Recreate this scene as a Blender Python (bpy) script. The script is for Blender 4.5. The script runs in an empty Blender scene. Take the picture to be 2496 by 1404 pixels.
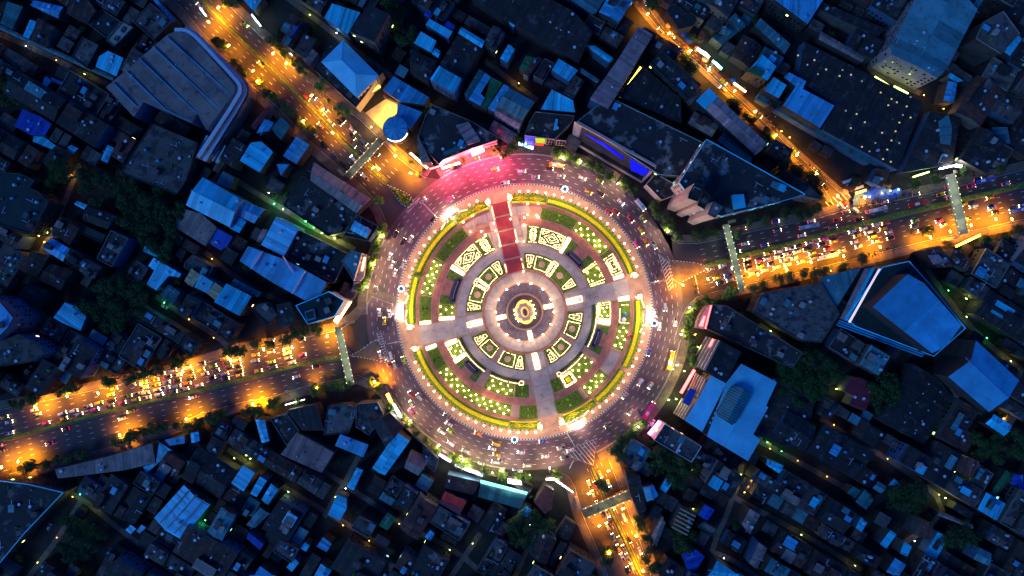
import bpy, math, random
import numpy as np
from mathutils import Vector, Matrix
from math import sin, cos, pi, radians, atan2, hypot
R = random.Random(7)
scene = bpy.context.scene
# ------------------------------------------------------------ camera, sky, sun, exposure
S = 0.25            # metres on the ground per photo pixel
H = 400.0           # camera height
cam = bpy.data.cameras.new("camera"); camo = bpy.data.objects.new("camera", cam)
scene.collection.objects.link(camo); camo.location = (0, 0, H)
cam.angle = 2*math.atan(2496*S/2/H); cam.clip_end = 3000; cam.clip_start = 1
scene.camera = camo
SUN_EL, SUN_AZ = radians(1.0), radians(232)      # sun just set beyond the lower left of the picture
world = bpy.data.worlds.new("World"); scene.world = world; world.use_nodes = True
wn = world.node_tree; wn.nodes.clear()
sky = wn.nodes.new("ShaderNodeTexSky"); sky.sky_type = 'NISHITA'; sky.sun_disc = False
sky.sun_elevation = SUN_EL; sky.sun_rotation = SUN_AZ; sky.ozone_density = 6.0; sky.air_density = 1.0; sky.dust_density = 0.5
tint = wn.nodes.new("ShaderNodeMix"); tint.data_type = 'RGBA'; tint.blend_type = 'MULTIPLY'; tint.inputs[0].default_value = 1
tint.inputs[7].default_value = (0.24, 0.67, 0.98, 1)
bg = wn.nodes.new("ShaderNodeBackground"); bg.inputs[1].default_value = 0.70
out = wn.nodes.new("ShaderNodeOutputWorld")
wn.links.new(sky.outputs[0], tint.inputs[6]); wn.links.new(tint.outputs[2], bg.inputs[0]); wn.links.new(bg.outputs[0], out.inputs[0])
sl = bpy.data.lights.new("sun", 'SUN'); sl.energy = 1.1; sl.angle = radians(25); sl.color = (0.2, 0.5, 1.0)
so = bpy.data.objects.new("sun", sl); scene.collection.objects.link(so)
so.rotation_euler = Vector((-cos(radians(38))*cos(radians(35)), -cos(radians(38))*sin(radians(35)), sin(radians(38)))).to_track_quat('Z', 'Y').to_euler()
vs = scene.view_settings; vs.view_transform = 'Standard'; vs.look = 'None'; vs.exposure = 0; vs.gamma = 1; vs.use_curve_mapping = False
cy = scene.cycles; cy.use_denoising = True; cy.sample_clamp_indirect = 6; cy.max_bounces = 5; cy.diffuse_bounces = 2; cy.glossy_bounces = 2
cy.transparent_max_bounces = 4; cy.caustics_reflective = False; cy.caustics_refractive = False
# ------------------------------------------------------------ helpers
COL = scene.collection
def W(px, py, z=0.0):
    k = (H-z)/H; return ((px-1248)*S*k, (702-py)*S*k)
def PX(x, y): return (x/S+1248, 702-y/S)
MATS = {}
def mat(name, col, rough=0.8, var=0.25, scale=0.25, metal=0.0, emit=None, est=0.0, fine=2.5, stain=None):
    m = bpy.data.materials.new(name); m.use_nodes = True; nt = m.node_tree; n = nt.nodes; L = nt.links
    b = n["Principled BSDF"]; b.inputs["Roughness"].default_value = rough; b.inputs["Metallic"].default_value = metal
    geo = n.new("ShaderNodeNewGeometry")
    at = n.new("ShaderNodeAttribute"); at.attribute_name = "tone"
    nz = n.new("ShaderNodeTexNoise"); nz.inputs["Scale"].default_value = scale; nz.inputs["Detail"].default_value = 5
    n2 = n.new("ShaderNodeTexNoise"); n2.inputs["Scale"].default_value = fine; n2.inputs["Detail"].default_value = 3
    L.new(geo.outputs["Position"], nz.inputs["Vector"]); L.new(geo.outputs["Position"], n2.inputs["Vector"])
    mr = n.new("ShaderNodeMapRange"); mr.inputs[1].default_value = 0.3; mr.inputs[2].default_value = 0.7
    mr.inputs[3].default_value = 1-var; mr.inputs[4].default_value = 1+var
    L.new(nz.outputs[0], mr.inputs[0])
    m2 = n.new("ShaderNodeMapRange"); m2.inputs[1].default_value = 0.3; m2.inputs[2].default_value = 0.7
    m2.inputs[3].default_value = 1-var*.7; m2.inputs[4].default_value = 1+var*.7
    L.new(n2.outputs[0], m2.inputs[0])
    a = n.new("ShaderNodeMath"); a.operation = 'MULTIPLY'; L.new(mr.outputs[0], a.inputs[0]); L.new(m2.outputs[0], a.inputs[1])
    a2 = n.new("ShaderNodeMath"); a2.operation = 'MULTIPLY'; L.new(a.outputs[0], a2.inputs[0]); L.new(at.outputs["Fac"], a2.inputs[1])
    vm = n.new("ShaderNodeVectorMath"); vm.operation = 'SCALE'; L.new(a2.outputs[0], vm.inputs["Scale"])
    if stain:
        n3 = n.new("ShaderNodeTexNoise"); n3.inputs["Scale"].default_value = stain[1]; n3.inputs["Detail"].default_value = 6; n3.inputs["Roughness"].default_value = .65
        L.new(geo.outputs["Position"], n3.inputs["Vector"])
        cr = n.new("ShaderNodeValToRGB"); cr.color_ramp.elements[0].position = stain[2]; cr.color_ramp.elements[1].position = stain[2]+.06
        L.new(n3.outputs[0], cr.inputs[0])
        mx = n.new("ShaderNodeMix"); mx.data_type = 'RGBA'; L.new(cr.outputs[0], mx.inputs[0])
        mx.inputs[6].default_value = (*col, 1); mx.inputs[7].default_value = (*stain[0], 1)
        L.new(mx.outputs[2], vm.inputs[0])
    else: vm.inputs[0].default_value = col
    L.new(vm.outputs[0], b.inputs["Base Color"])
    if emit: b.inputs["Emission Color"].default_value = (*emit, 1); b.inputs["Emission Strength"].default_value = est
    bp = n.new("ShaderNodeBump"); bp.inputs["Strength"].default_value = 0.25; bp.inputs["Distance"].default_value = 0.1
    L.new(n2.outputs[0], bp.inputs["Height"]); L.new(bp.outputs[0], b.inputs["Normal"])
    MATS[name] = m; return m
def emat(name, col, st):
    m = bpy.data.materials.new(name); m.use_nodes = True; b = m.node_tree.nodes["Principled BSDF"]
    b.inputs["Base Color"].default_value = (*[min(1, c*.8+.1) for c in col], 1); b.inputs["Emission Color"].default_value = (*col, 1); b.inputs["Emission Strength"].default_value = st
    MATS[name] = m; return m
M = MATS
STAIN = {'m_dark': ((.105,.075,.062), .22, .57), 'm_umber': ((.05,.03,.026), .25, .54), 'm_slate': ((.20,.12,.10), .2, .56), 'm_purple': ((.34,.19,.17), .22, .57), 'm_blue': ((.12,.36,.46), .18, .58), 'm_mid': ((.16,.16,.14), .3, .54), 'm_brown': ((.15,.07,.045), .3, .55), 'm_rust': ((.08,.04,.03), .35, .54), 'm_bright': ((.17,.52,.60), .25, .6), 'm_white': ((.30,.60,.68), .2, .6), 'm_teal': ((.10,.14,.12), .3, .55), 'm_deep': ((.02,.05,.25), .4, .58), 'm_red': ((.16,.02,.02), .3, .55),
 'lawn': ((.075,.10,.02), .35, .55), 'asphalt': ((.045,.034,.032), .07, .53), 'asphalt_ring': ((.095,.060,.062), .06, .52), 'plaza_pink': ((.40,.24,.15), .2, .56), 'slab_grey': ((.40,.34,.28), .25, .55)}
for a in [
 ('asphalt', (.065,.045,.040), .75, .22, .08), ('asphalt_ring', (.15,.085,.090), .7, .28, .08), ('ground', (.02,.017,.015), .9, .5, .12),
 ('plaza_pink', (.50,.31,.19), .8, .15, .15), ('slab_grey', (.50,.43,.34), .8, .14, .2), ('walk_pink', (.42,.17,.11), .85, .25, .3),
 ('carpet_red', (.36,.045,.055), .9, .15, .3), ('paving_purple', (.10,.085,.12), .8, .35, .5), ('curb_tan', (.45,.28,.18), .8, .1, .3),
 ('disc_dark', (.07,.06,.065), .5, .25, .4), ('lawn', (.10,.19,.012), .95, .4, .8), ('hedge_yellow', (.80,.70,.004), .9, .3, 1.2),
 ('hedge_green', (.12,.22,.012), .95, .45, 1.2), ('hedge_dark', (.035,.07,.01), .95, .45, 1.2), ('shrub_bright', (.35,.55,.03), .95, .3, 1.0), ('topiary', (.16,.28,.02), .95, .4, 1.0), ('soil', (.05,.03,.02), .95, .3, 1), ('water', (.015,.02,.04), .08, .1, 1),
 ('white_paint', (.75,.75,.72), .6, .12, .5), ('black_paint', (.03,.03,.03), .6, .2, .5), ('line_white', (.6,.58,.52), .7, .2, .3), ('line_yellow', (.6,.4,.05), .7, .2, .3),
 ('sidewalk', (.16,.115,.085), .85, .3, .3), ('concrete_pale', (.40,.33,.26), .85, .25, .15), ('wall_beige', (.55,.40,.30), .85, .12, .2), ('wall_grey', (.13,.10,.08), .9, .3, .2), ('wall_dark', (.05,.037,.032), .9, .35, .2), ('wall_pink', (.42,.28,.25), .85, .2, .3), ('wall_blue', (.07,.13,.22), .85, .2, .3),
 ('m_bright', (.06,.66,.80), .45, .16, .12), ('m_blue', (.08,.44,.66), .5, .18, .15), ('m_mid', (.10,.28,.28), .55, .25, .15), ('m_slate', (.36,.21,.16), .6, .25, .15), ('m_white', (.20,.74,.88), .5, .14, .12), ('m_umber', (.13,.075,.062), .75, .35, .2), ('m_purple', (.55,.28,.24), .7, .2, .2),
 ('m_dark', (.042,.026,.021), .75, .4, .2), ('m_brown', (.08,.028,.018), .8, .35, .2), ('m_red', (.30,.025,.028), .7, .2, .3), ('m_rust', (.20,.055,.03), .8, .35, .3), ('m_green', (.022,.16,.05), .7, .25, .2), ('m_teal', (.03,.16,.15), .7, .3, .2), ('m_deep', (.01,.08,.45), .6, .2, .3), ('m_cream', (.62,.42,.20), .7, .15, .3),
 ('glass_dark', (.01,.012,.016), .15, .1, 1), ('tank_steel', (.55,.6,.62), .3, .1, 1), ('plastic_white', (.7,.72,.74), .5, .1, 1), ('trunk', (.07,.045,.03), .9, .3, 2), ('steel', (.22,.23,.25), .4, .15, 1), ('gold', (.8,.5,.08), .35, .1, 1), ('bronze', (.05,.035,.025), .4, .2, 2), ('tyre', (.01,.01,.01), .9, .1, 1),
 ('leaf_a', (.07,.125,.014), .85, .35, .5), ('leaf_b', (.040,.085,.014), .85, .35, .5), ('leaf_c', (.13,.22,.018), .85, .3, .5), ('leaf_palm', (.14,.22,.02), .8, .3, .5),
 ('skin', (.45,.28,.2), .6, .05, 1), ('cloth_dark', (.03,.03,.06), .9, .2, 4), ('cloth_white', (.6,.6,.6), .9, .1, 4), ('cloth_red', (.5,.04,.04), .9, .1, 4)]:
    if a[0] in STAIN: mat(*a, stain=STAIN[a[0]])
    else: mat(*a)
mat('c_dark', (.042,.030,.025), .85, .35, .15, stain=((.24,.16,.12), .16, .55))
mat('c_mid', (.14,.10,.08), .85, .3, .15, stain=((.06,.04,.035), .2, .5))
mat('c_patch', (.045,.03,.026), .85, .3, .15, stain=((.30,.21,.17), .09, .555))
mat('c_green', (.014,.035,.03), .85, .3, .15)
mat('c_mottled', (.20,.145,.12), .85, .35, .3, stain=((.07,.06,.05), .25, .52))
for nm, c in [('paint_white', (.75,.75,.75)), ('paint_silver', (.4,.42,.45)), ('paint_black', (.02,.02,.024)), ('paint_grey', (.13,.14,.16)), ('paint_red', (.5,.03,.03)), ('paint_blue', (.03,.1,.5)), ('paint_yellow', (.75,.5,.02)), ('paint_lime', (.35,.6,.03)), ('paint_pink', (.75,.06,.3)), ('paint_orange', (.7,.2,.02))]:
    mat(nm, c, .25, .04, 1)
emat('e_globe', (1, .58, .26), 85); emat('e_string', (1, .60, .26), 8); emat('e_bulb', (1, .58, .22), 60); emat('e_gold', (1, .55, .08), 1.5)
emat('e_flood', (1, .80, .58), 90); emat('e_head', (1, .66, .32), 38); emat('e_headw', (.85, .9, 1), 60); emat('e_tail', (1, .015, .02), 3.5); emat('e_sodium', (1, .45, .06), 60); emat('e_white', (.9, .95, 1), 18)
emat('e_pinksign', (1, .18, .55), 9); emat('e_redsign', (1, .10, .10), 7); emat('e_whitesign', (1, .93, .85), 5); emat('e_bluesign', (.0, .0, 1), 1.0); M['e_bluesign'].node_tree.nodes['Principled BSDF'].inputs['Base Color'].default_value = (.01, .01, .05, 1); emat('e_cyan', (.25, .9, .8), 1.8); emat('e_green', (.1, 1, .25), 6); emat('e_lime', (.75, 1, .25), 4); emat('e_yellow', (1, .7, .08), 5); emat('e_sky', (1, .8, .25), .5); emat('e_skydim', (1, .85, .4), .14); emat('e_warm', (1, .65, .3), 5); emat('e_cool', (.6, .9, 1), 8); emat('e_pale', (.85, .75, .9), .9)

class MB:
    def __init__(s): s.v = []; s.f = []; s.t = []; s.m = []
    def face(s, pts, tone=1.0, mi=0):
        i = len(s.v); s.v.extend(tuple(p) for p in pts); s.f.append(tuple(range(i, i+len(pts)))); s.t.append(tone); s.m.append(mi)
    def prism(s, poly, z0, z1, tone=1.0, top=True, bottom=False, mi=0):
        n = len(poly); i = len(s.v)
        if area(poly) < 0: poly = poly[::-1]
        s.v.extend((p[0], p[1], z0) for p in poly); s.v.extend((p[0], p[1], z1) for p in poly)
        for k in range(n):
            j = (k+1) % n; s.f.append((i+k, i+j, i+n+j, i+n+k)); s.t.append(tone); s.m.append(mi)
        if top: s.f.append(tuple(range(i+n, i+2*n))); s.t.append(tone); s.m.append(mi)
        if bottom: s.f.append(tuple(range(i+n-1, i-1, -1))); s.t.append(tone); s.m.append(mi)
    def box(s, c, size, rot=0.0, tone=1.0, mi=0, bottom=True):
        cx, cy_, cz = c; a, b, h = size[0]/2, size[1]/2, size[2]/2; ca, sa = cos(rot), sin(rot)
        s.prism([(cx+x*ca-y*sa, cy_+x*sa+y*ca) for x, y in ((-a,-b),(a,-b),(a,b),(-a,b))], cz-h, cz+h, tone, True, bottom, mi)
    def bar(s, p, q, w, z0, z1, tone=1.0, mi=0):
        d = Vector((q[0]-p[0], q[1]-p[1])); l = d.length
        if l < 1e-4: return
        s.box(((p[0]+q[0])/2, (p[1]+q[1])/2, (z0+z1)/2), (l, w, z1-z0), atan2(d.y, d.x), tone, mi)
    def cyl(s, c, r, z0, z1, n=10, r2=None, tone=1.0, mi=0, cap=True):
        r2 = r if r2 is None else r2; i = len(s.v)
        for k in range(n): s.v.append((c[0]+r*cos(2*pi*k/n), c[1]+r*sin(2*pi*k/n), z0))
        for k in range(n): s.v.append((c[0]+r2*cos(2*pi*k/n), c[1]+r2*sin(2*pi*k/n), z1))
        for k in range(n):
            j = (k+1) % n; s.f.append((i+k, i+j, i+n+j, i+n+k)); s.t.append(tone); s.m.append(mi)
        if cap: s.f.append(tuple(range(i+n, i+2*n))); s.t.append(tone); s.m.append(mi)
    def ball(s, c, r, n=8, m=5, rz=None, tone=1.0, mi=0):
        rz = rz or r; i = len(s.v); rings = []
        for a in range(1, m):
            th = pi*a/m; rings.append([len(s.v)+k for k in range(n)])
            for k in range(n): s.v.append((c[0]+r*sin(th)*cos(2*pi*k/n), c[1]+r*sin(th)*sin(2*pi*k/n), c[2]+rz*cos(th)))
        t = len(s.v); s.v.append((c[0], c[1], c[2]+rz)); bt = len(s.v); s.v.append((c[0], c[1], c[2]-rz))
        for k in range(n):
            j = (k+1) % n
            s.f.append((t, rings[0][k], rings[0][j])); s.f.append((bt, rings[-1][j], rings[-1][k])); s.t += [tone, tone]; s.m += [mi, mi]
            for a in range(len(rings)-1):
                s.f.append((rings[a][k], rings[a+1][k], rings[a+1][j], rings[a][j])); s.t.append(tone); s.m.append(mi)
    def loft(s, secs, cap=True, tone=1.0):
        base = []
        for sec in secs: base.append(len(s.v)); s.v.extend(sec)
        n = len(secs[0])
        for a in range(len(secs)-1):
            for k in range(n):
                j = (k+1) % n; s.f.append((base[a]+k, base[a]+j, base[a+1]+j, base[a+1]+k)); s.t.append(tone); s.m.append(0)
        if cap: s.f.append(tuple(base[-1]+k for k in range(n))); s.t.append(tone); s.m.append(0)
    def mesh(s, name, mats, smooth=False):
        me = bpy.data.meshes.new(name); me.from_pydata(s.v, [], s.f)
        if not isinstance(mats, (list, tuple)): mats = [mats]
        for m in mats: me.materials.append(MATS[m])
        a = me.attributes.new('tone', 'FLOAT', 'FACE'); a.data.foreach_set('value', s.t)
        if len(mats) > 1: me.polygons.foreach_set('material_index', s.m)
        if smooth: me.polygons.foreach_set('use_smooth', [True]*len(s.f))
        return me
    def obj(s, name, mats, parent=None, kind=None, smooth=False, loc=None):
        return link(name, s.mesh(name, mats, smooth), parent, kind, loc)
def link(name, data, parent=None, kind=None, loc=None, rz=0.0):
    o = bpy.data.objects.new(name, data); COL.objects.link(o)
    if parent is not None: o.parent = parent
    if kind: o['kind'] = kind
    if loc is not None: o.location = loc
    if rz: o.rotation_euler = (0, 0, rz)
    return o
def area(p): return sum(p[i][0]*p[(i+1) % len(p)][1]-p[(i+1) % len(p)][0]*p[i][1] for i in range(len(p)))/2
def cen(p):
    return (sum(q[0] for q in p)/len(p), sum(q[1] for q in p)/len(p))
def clip(poly, nx, ny, d):          # keep nx*x+ny*y <= d
    o = []
    for i in range(len(poly)):
        a, b = poly[i], poly[(i+1) % len(poly)]; da = nx*a[0]+ny*a[1]-d; db = nx*b[0]+ny*b[1]-d
        if da <= 0: o.append(a)
        if (da < 0 < db) or (db < 0 < da):
            t = da/(da-db); o.append((a[0]+(b[0]-a[0])*t, a[1]+(b[1]-a[1])*t))
    return o
def inside(pt, poly):
    x, y = pt; c = False; n = len(poly)
    for i in range(n):
        x1, y1 = poly[i]; x2, y2 = poly[(i+1) % n]
        if (y1 > y) != (y2 > y) and x < (x2-x1)*(y-y1)/(y2-y1)+x1: c = not c
    return c
def shrink(poly, d):
    c = cen(poly); o = []
    for p in poly:
        v = Vector((p[0]-c[0], p[1]-c[1])); l = v.length
        o.append((p[0]-v.x/l*d, p[1]-v.y/l*d) if l > d*2 else p)
    return o
def offs(line, d, closed=False):    # offset a polyline (world) to its left by d
    o = []; n = len(line)
    for i in range(n):
        a = line[i-1] if (i > 0 or closed) else line[i]; b = line[(i+1) % n] if (i < n-1 or closed) else line[i]
        v = Vector((b[0]-a[0], b[1]-a[1])).normalized(); o.append((line[i][0]-v.y*d, line[i][1]+v.x*d))
    return o
def smooth_line(pts, it=2):
    for _ in range(it):
        o = [pts[0]]
        for a, b in zip(pts, pts[1:]):
            o.append((a[0]*.75+b[0]*.25, a[1]*.75+b[1]*.25)); o.append((a[0]*.25+b[0]*.75, a[1]*.25+b[1]*.75))
        o.append(pts[-1]); pts = o
    return pts
def along(line, step, start=0.0):   # (x, y, heading) every step metres
    nxt = start; tot = 0.0; res = []
    for a, b in zip(line, line[1:]):
        l = hypot(b[0]-a[0], b[1]-a[1])
        if l < 1e-6: continue
        h = atan2(b[1]-a[1], b[0]-a[0])
        while nxt <= tot+l:
            t = (nxt-tot)/l; res.append((a[0]+(b[0]-a[0])*t, a[1]+(b[1]-a[1])*t, h)); nxt += step
        tot += l
    return res
# ---- registry: every thing gets its label at the end, from its look and the landmark it stands nearest to
REG = []
def reg(o, desc, cat, group=None, at=None, label=None):
    o['category'] = cat
    if group: o['group'] = group
    if label: o['label'] = label
    else:
        if 'label' in o: del o['label']
        REG.append((o, desc, at if at else (o.location.x, o.location.y)))
    return o
def empty(name, loc=(0, 0, 0), rz=0.0):
    o = bpy.data.objects.new(name, None); COL.objects.link(o); o.location = loc; o.rotation_euler = (0, 0, rz); return o
def dup(root, loc, rz=0.0, sc=1.0):
    r = root.copy(); COL.objects.link(r); r.location = loc; r.rotation_euler = (0, 0, rz); r.scale = (sc, sc, sc)
    for ch in KIDS.setdefault(root.name, list(root.children)):
        c = ch.copy(); COL.objects.link(c); c.parent = r
        for g in KIDS.setdefault(ch.name, list(ch.children)):
            d = g.copy(); COL.objects.link(d); d.parent = c
    return r
KIDS = {}
USED = {}
def place(proto, loc, rz=0.0, sc=1.0):
    if proto.name not in USED:
        USED[proto.name] = 1; KIDS.setdefault(proto.name, list(proto.children))
        proto.location = loc; proto.rotation_euler = (0, 0, rz); proto.scale = (sc, sc, sc); return proto
    return dup(proto, loc, rz, sc)
def lamp_light(parent, loc, power, col, rad=0.3, kind='POINT', angle=150):
    l = bpy.data.lights.new('lamp_light', kind); l.energy = power; l.color = col; l.shadow_soft_size = rad
    if kind == 'SPOT': l.spot_size = radians(angle); l.spot_blend = 0.9
    o = bpy.data.objects.new('lamp_light', l); COL.objects.link(o); o.location = loc
    if parent is not None: o.parent = parent
    return o
# occupancy raster, 1 m cells
OX, OY, OW, OH = -350, -215, 700, 430
OCC = np.zeros((OH, OW), bool)
def raster(poly, val=True, test=False, grow=0.0):
    if grow: 
        c = cen(poly); poly = [(p[0]+(p[0]-c[0])/max(1e-3, hypot(p[0]-c[0], p[1]-c[1]))*grow, p[1]+(p[1]-c[1])/max(1e-3, hypot(p[0]-c[0], p[1]-c[1]))*grow) for p in poly]
    xs = [p[0] for p in poly]; ys = [p[1] for p in poly]
    x0 = max(0, int(min(xs)-OX)); x1 = min(OW-1, int(max(xs)-OX)+1); y0 = max(0, int(min(ys)-OY)); y1 = min(OH-1, int(max(ys)-OY)+1)
    if x1 <= x0 or y1 <= y0: return 1.0
    gx, gy = np.meshgrid(np.arange(x0, x1)+OX+.5, np.arange(y0, y1)+OY+.5)
    c = np.zeros(gx.shape, bool); n = len(poly)
    for i in range(n):
        xa, ya = poly[i]; xb, yb = poly[(i+1) % n]
        if ya == yb: continue
        c ^= ((ya > gy) != (yb > gy)) & (gx < (xb-xa)*(gy-ya)/(yb-ya)+xa)
    sub = OCC[y0:y1, x0:x1]
    if test:
        k = c.sum(); return (sub & c).sum()/k if k else 1.0
    sub[c] = val
    return 0
def raster_line(line, w):
    for a, b in zip(line, line[1:]):
        v = Vector((b[0]-a[0], b[1]-a[1]))
        if v.length < .01: continue
        v.normalize(); n = (-v.y*w/2, v.x*w/2); e = (v.x*w*.3, v.y*w*.3)
        raster([(a[0]+n[0]-e[0], a[1]+n[1]-e[1]), (b[0]+n[0]+e[0], b[1]+n[1]+e[1]), (b[0]-n[0]+e[0], b[1]-n[1]+e[1]), (a[0]-n[0]-e[0], a[1]-n[1]-e[1])])
# ------------------------------------------------------------ ground, roads, markings
g = MB(); g.face([(-900, -700, -.02), (900, -700, -.02), (900, 700, -.02), (-900, 700, -.02)]); g.obj('ground', 'ground', kind='structure')
CX, CY = W(1279, 760); C0 = (CX, CY)
def wl(s):                          # "x,y x,y ..." photo pixels -> ground metres
    return [W(*map(float, t.split(','))) for t in s.split()]
def ring_pts(r, a0=0, a1=360, n=None):
    n = n or max(2, int(abs(a1-a0)/2)); return [(CX+r*S*cos(radians(a0+(a1-a0)*k/n)), CY+r*S*sin(radians(a0+(a1-a0)*k/n))) for k in range(n+1)]
def annulus(mb, r0, r1, a0, a1, z0, z1=None, n=None, tone=1.0):
    n = n or max(1, int(abs(a1-a0)/3)); i = ring_pts(r0, a0, a1, n); o = ring_pts(r1, a0, a1, n)
    for k in range(n):
        q = [i[k], o[k], o[k+1], i[k+1]]
        if z1 is None: mb.face([(p[0], p[1], z0) for p in q], tone)
    if z1 is not None:
        mb.prism(i[::-1]+o if False else (o+i[::-1]), z0, z1, tone)
def sheet(name, poly, z, m, kind='structure'):
    b = MB(); p = poly if area(poly) > 0 else poly[::-1]; b.face([(q[0], q[1], z) for q in p]); return b.obj(name, m, kind=kind)
NWL = wl("380,-30 440,20 500,91 545,131 622,219 682,270 748,342 813,399 853,431 880,455 910,488 927,514 938,542 930,600 920,650 960,650")
NWR = wl("530,-30 568,20 600,51 736,182 880,290 927,336 960,372 1000,405 1040,432 1085,440 1085,500 1000,520")
WU = wl("-60,975 0,955 142,968 256,942 399,911 500,882 585,854 677,837 756,817 822,803 862,780 885,757 905,720 960,740 960,860")
WU[1] = W(30, 990); WU[0] = W(-80, 1010)
WLo = wl("-80,1185 0,1165 131,1128 236,1102 330,1078 500,1008 585,985 660,971 756,942 840,925 872,918 915,934 950,962 1010,1045 1060,1020 980,900")
EU = wl("1630,500 1600,530 1614,560 1636,580 1654,590 1700,591 1745,582 1830,562 1913,545 2000,527 2085,503 2199,483 2313,457 2420,430 2570,393")
ELo = wl("1640,860 1645,830 1655,800 1663,776 1675,752 1699,727 1740,715 1799,702 1870,685 2000,654 2057,640 2171,612 2250,592 2356,568 2496,537 2570,520")
SL = wl("1300,1090 1310,1142 1356,1148 1385,1165 1399,1190 1413,1246 1444,1318 1468,1375 1484,1420 1492,1450")
SR = wl("1560,1010 1520,1040 1495,1070 1481,1104 1490,1130 1510,1180 1535,1250 1560,1310 1590,1404 1606,1450")
NEl = wl("1530,-30 1545,0 1605,73 1689,147 1760,215 1826,277 1904,357 1946,397 1993,442 2025,490 2040,530")
NEr = wl("1566,-30 1570,0 1624,74 1708,149 1780,217 1845,276 1923,354 1965,392 2006,429 2050,468 2078,500 2100,530")
sheet('avenue_road', NWL+NWR[::-1], .004, 'asphalt'); sheet('avenue_road', WU+WLo[::-1], .008, 'asphalt')
sheet('avenue_road', EU+ELo[::-1], .012, 'asphalt'); sheet('avenue_road', SL+SR[::-1], .016, 'asphalt'); sheet('side_street', NEl+NEr[::-1], .020, 'asphalt')
b = MB(); annulus(b, 311, 386, 0, 360, .024, n=120); b.obj('roundabout_road', 'asphalt_ring', kind='structure')
for pl in (NWL+NWR[::-1], WU+WLo[::-1], EU+ELo[::-1], SL+SR[::-1], NEl+NEr[::-1]): raster(pl, grow=2)
raster(ring_pts(404))
# pavements: raised strips along each road edge
def strip(name, line, w, z0, z1, m, side=1, kind='structure'):
    b = MB(); o = offs(line, w*side)
    for k in range(len(line)-1): 
        q = [line[k], line[k+1], o[k+1], o[k]]
        if abs(area(q)) > .01: b.prism(q, z0, z1)
    raster_line(offs(line, w*side/2), w+1); return b.obj(name, m, kind=kind)
walks = [(NWL[:13], 1), (NWR[:9], 1), (WU[:14], 1), (WLo[:14], -1), (EU[3:], 1), (ELo[1:], -1), (SL[2:], -1), (SR[3:], 1), (NEl[:10], -1), (NEr[:11], 1)]
walks[0] = (NWL[:13], -1)
for ln, sd in walks: strip('pavement', ln, 4.6 if ln[0] not in (NEl[0], NEr[0]) else 2.0, -.02, .12, 'sidewalk', sd)
for a0, a1 in ((55, 122), (149, 181), (208, 263), (297, 350)):
    b = MB()
    i = ring_pts(388, a0, a1); o = ring_pts(408, a0, a1)
    for k in range(len(i)-1): b.prism([i[k], o[k], o[k+1], i[k+1]], -.02, .14)
    b.obj('pavement', 'sidewalk', kind='structure')
    b = MB()
    i = ring_pts(385, a0, a1); o = ring_pts(386.6, a0, a1)
    for k in range(len(i)-1): b.prism([i[k], o[k], o[k+1], i[k+1]], -.02, .17)
    b.obj('kerb', 'concrete_pale', kind='structure')
# medians with clipped hedge
med_nw = smooth_line(wl("440,-50 500,9 557,68 620,125 699,205 774,279 842,350 880,388 915,420 944,446"), 1)
med_w = smooth_line(wl("-80,1091 0,1073 142,1036 285,996 399,971 500,948 642,911 785,877 836,870"), 1)
med_e = smooth_line(wl("1722,648 1813,622 1900,601 2000,574 2171,528 2342,488 2496,450 2570,432"), 1)
med_s = smooth_line(wl("1444,1141 1461,1181 1480,1225 1500,1268 1534,1340 1565,1410 1578,1440"), 1)
def median(line, w, desc):
    t = empty('median_hedge', (line[0][0], line[0][1], 0))
    b = MB(); off = lambda p: (p[0]-line[0][0], p[1]-line[0][1])
    for p, q in zip(line, line[1:]): b.bar(off(p), off(q), w, 0, .22)
    b.obj('kerb', 'concrete_pale', t)
    h = MB()
    for x, y, hd in along(line, .9):
        for sd in (-1, 1):
            c = (x-line[0][0]-sin(hd)*sd*w*.23, y-line[0][1]+cos(hd)*sd*w*.23)
            h.box((c[0], c[1], .55+R.random()*.15), (.95, w*.4, .7), hd+R.uniform(-.2, .2), R.uniform(.6, 1.5))
    h.obj('hedge', 'hedge_green', t, kind='stuff')
    l = MB()
    for x, y, hd in along(line, 2.4, 1): l.cyl((x-line[0][0], y-line[0][1]), .28, .2, 1.15, 6, .2)
    l.obj('bollard', 'curb_tan', t, kind='stuff')
    reg(t, desc, 'hedge', label=desc)
median(med_nw, 1.6, 'long clipped hedge on the median of the upper-left avenue')
median(med_w, 1.9, 'long clipped hedge on the median of the lower-left avenue')
median(med_e, 2.6, 'wide clipped hedge on the median of the right-hand avenue')
median(med_s, 1.2, 'narrow clipped hedge on the median of the bottom avenue')
# painted lines
dash = MB(); solid = MB(); yel = MB(); Z = .032
def dashes(line, L=2.6, gap=5.0, w=.22, mb=dash, z=Z):
    for x, y, h in along(line, L+gap): mb.face([(x-cos(h)*L/2+sin(h)*w/2*s1, y-sin(h)*L/2-cos(h)*w/2*s1, z) if e < 0 else (x+cos(h)*L/2+sin(h)*w/2*s1, y+sin(h)*L/2-cos(h)*w/2*s1, z) for e, s1 in ((-1, 1), (1, 1), (1, -1), (-1, -1))])
def line_on(line, w=.2, mb=solid, z=Z):
    o1 = offs(line, w/2); o2 = offs(line, -w/2)
    for k in range(len(line)-1): mb.face([(*o2[k], z), (*o2[k+1], z), (*o1[k+1], z), (*o1[k], z)])
for k, r in enumerate((323, 335.5, 348, 360.5, 373)): dashes(ring_pts(r, k*.7, 360+k*.7, 180), 2.2, 3.6, .28)
line_on(ring_pts(313.6, 0, 360, 180), .18); 
for a0, a1 in ((55, 122), (149, 181), (208, 263), (297, 350)): line_on(ring_pts(383.6, a0, a1), .2)
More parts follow.
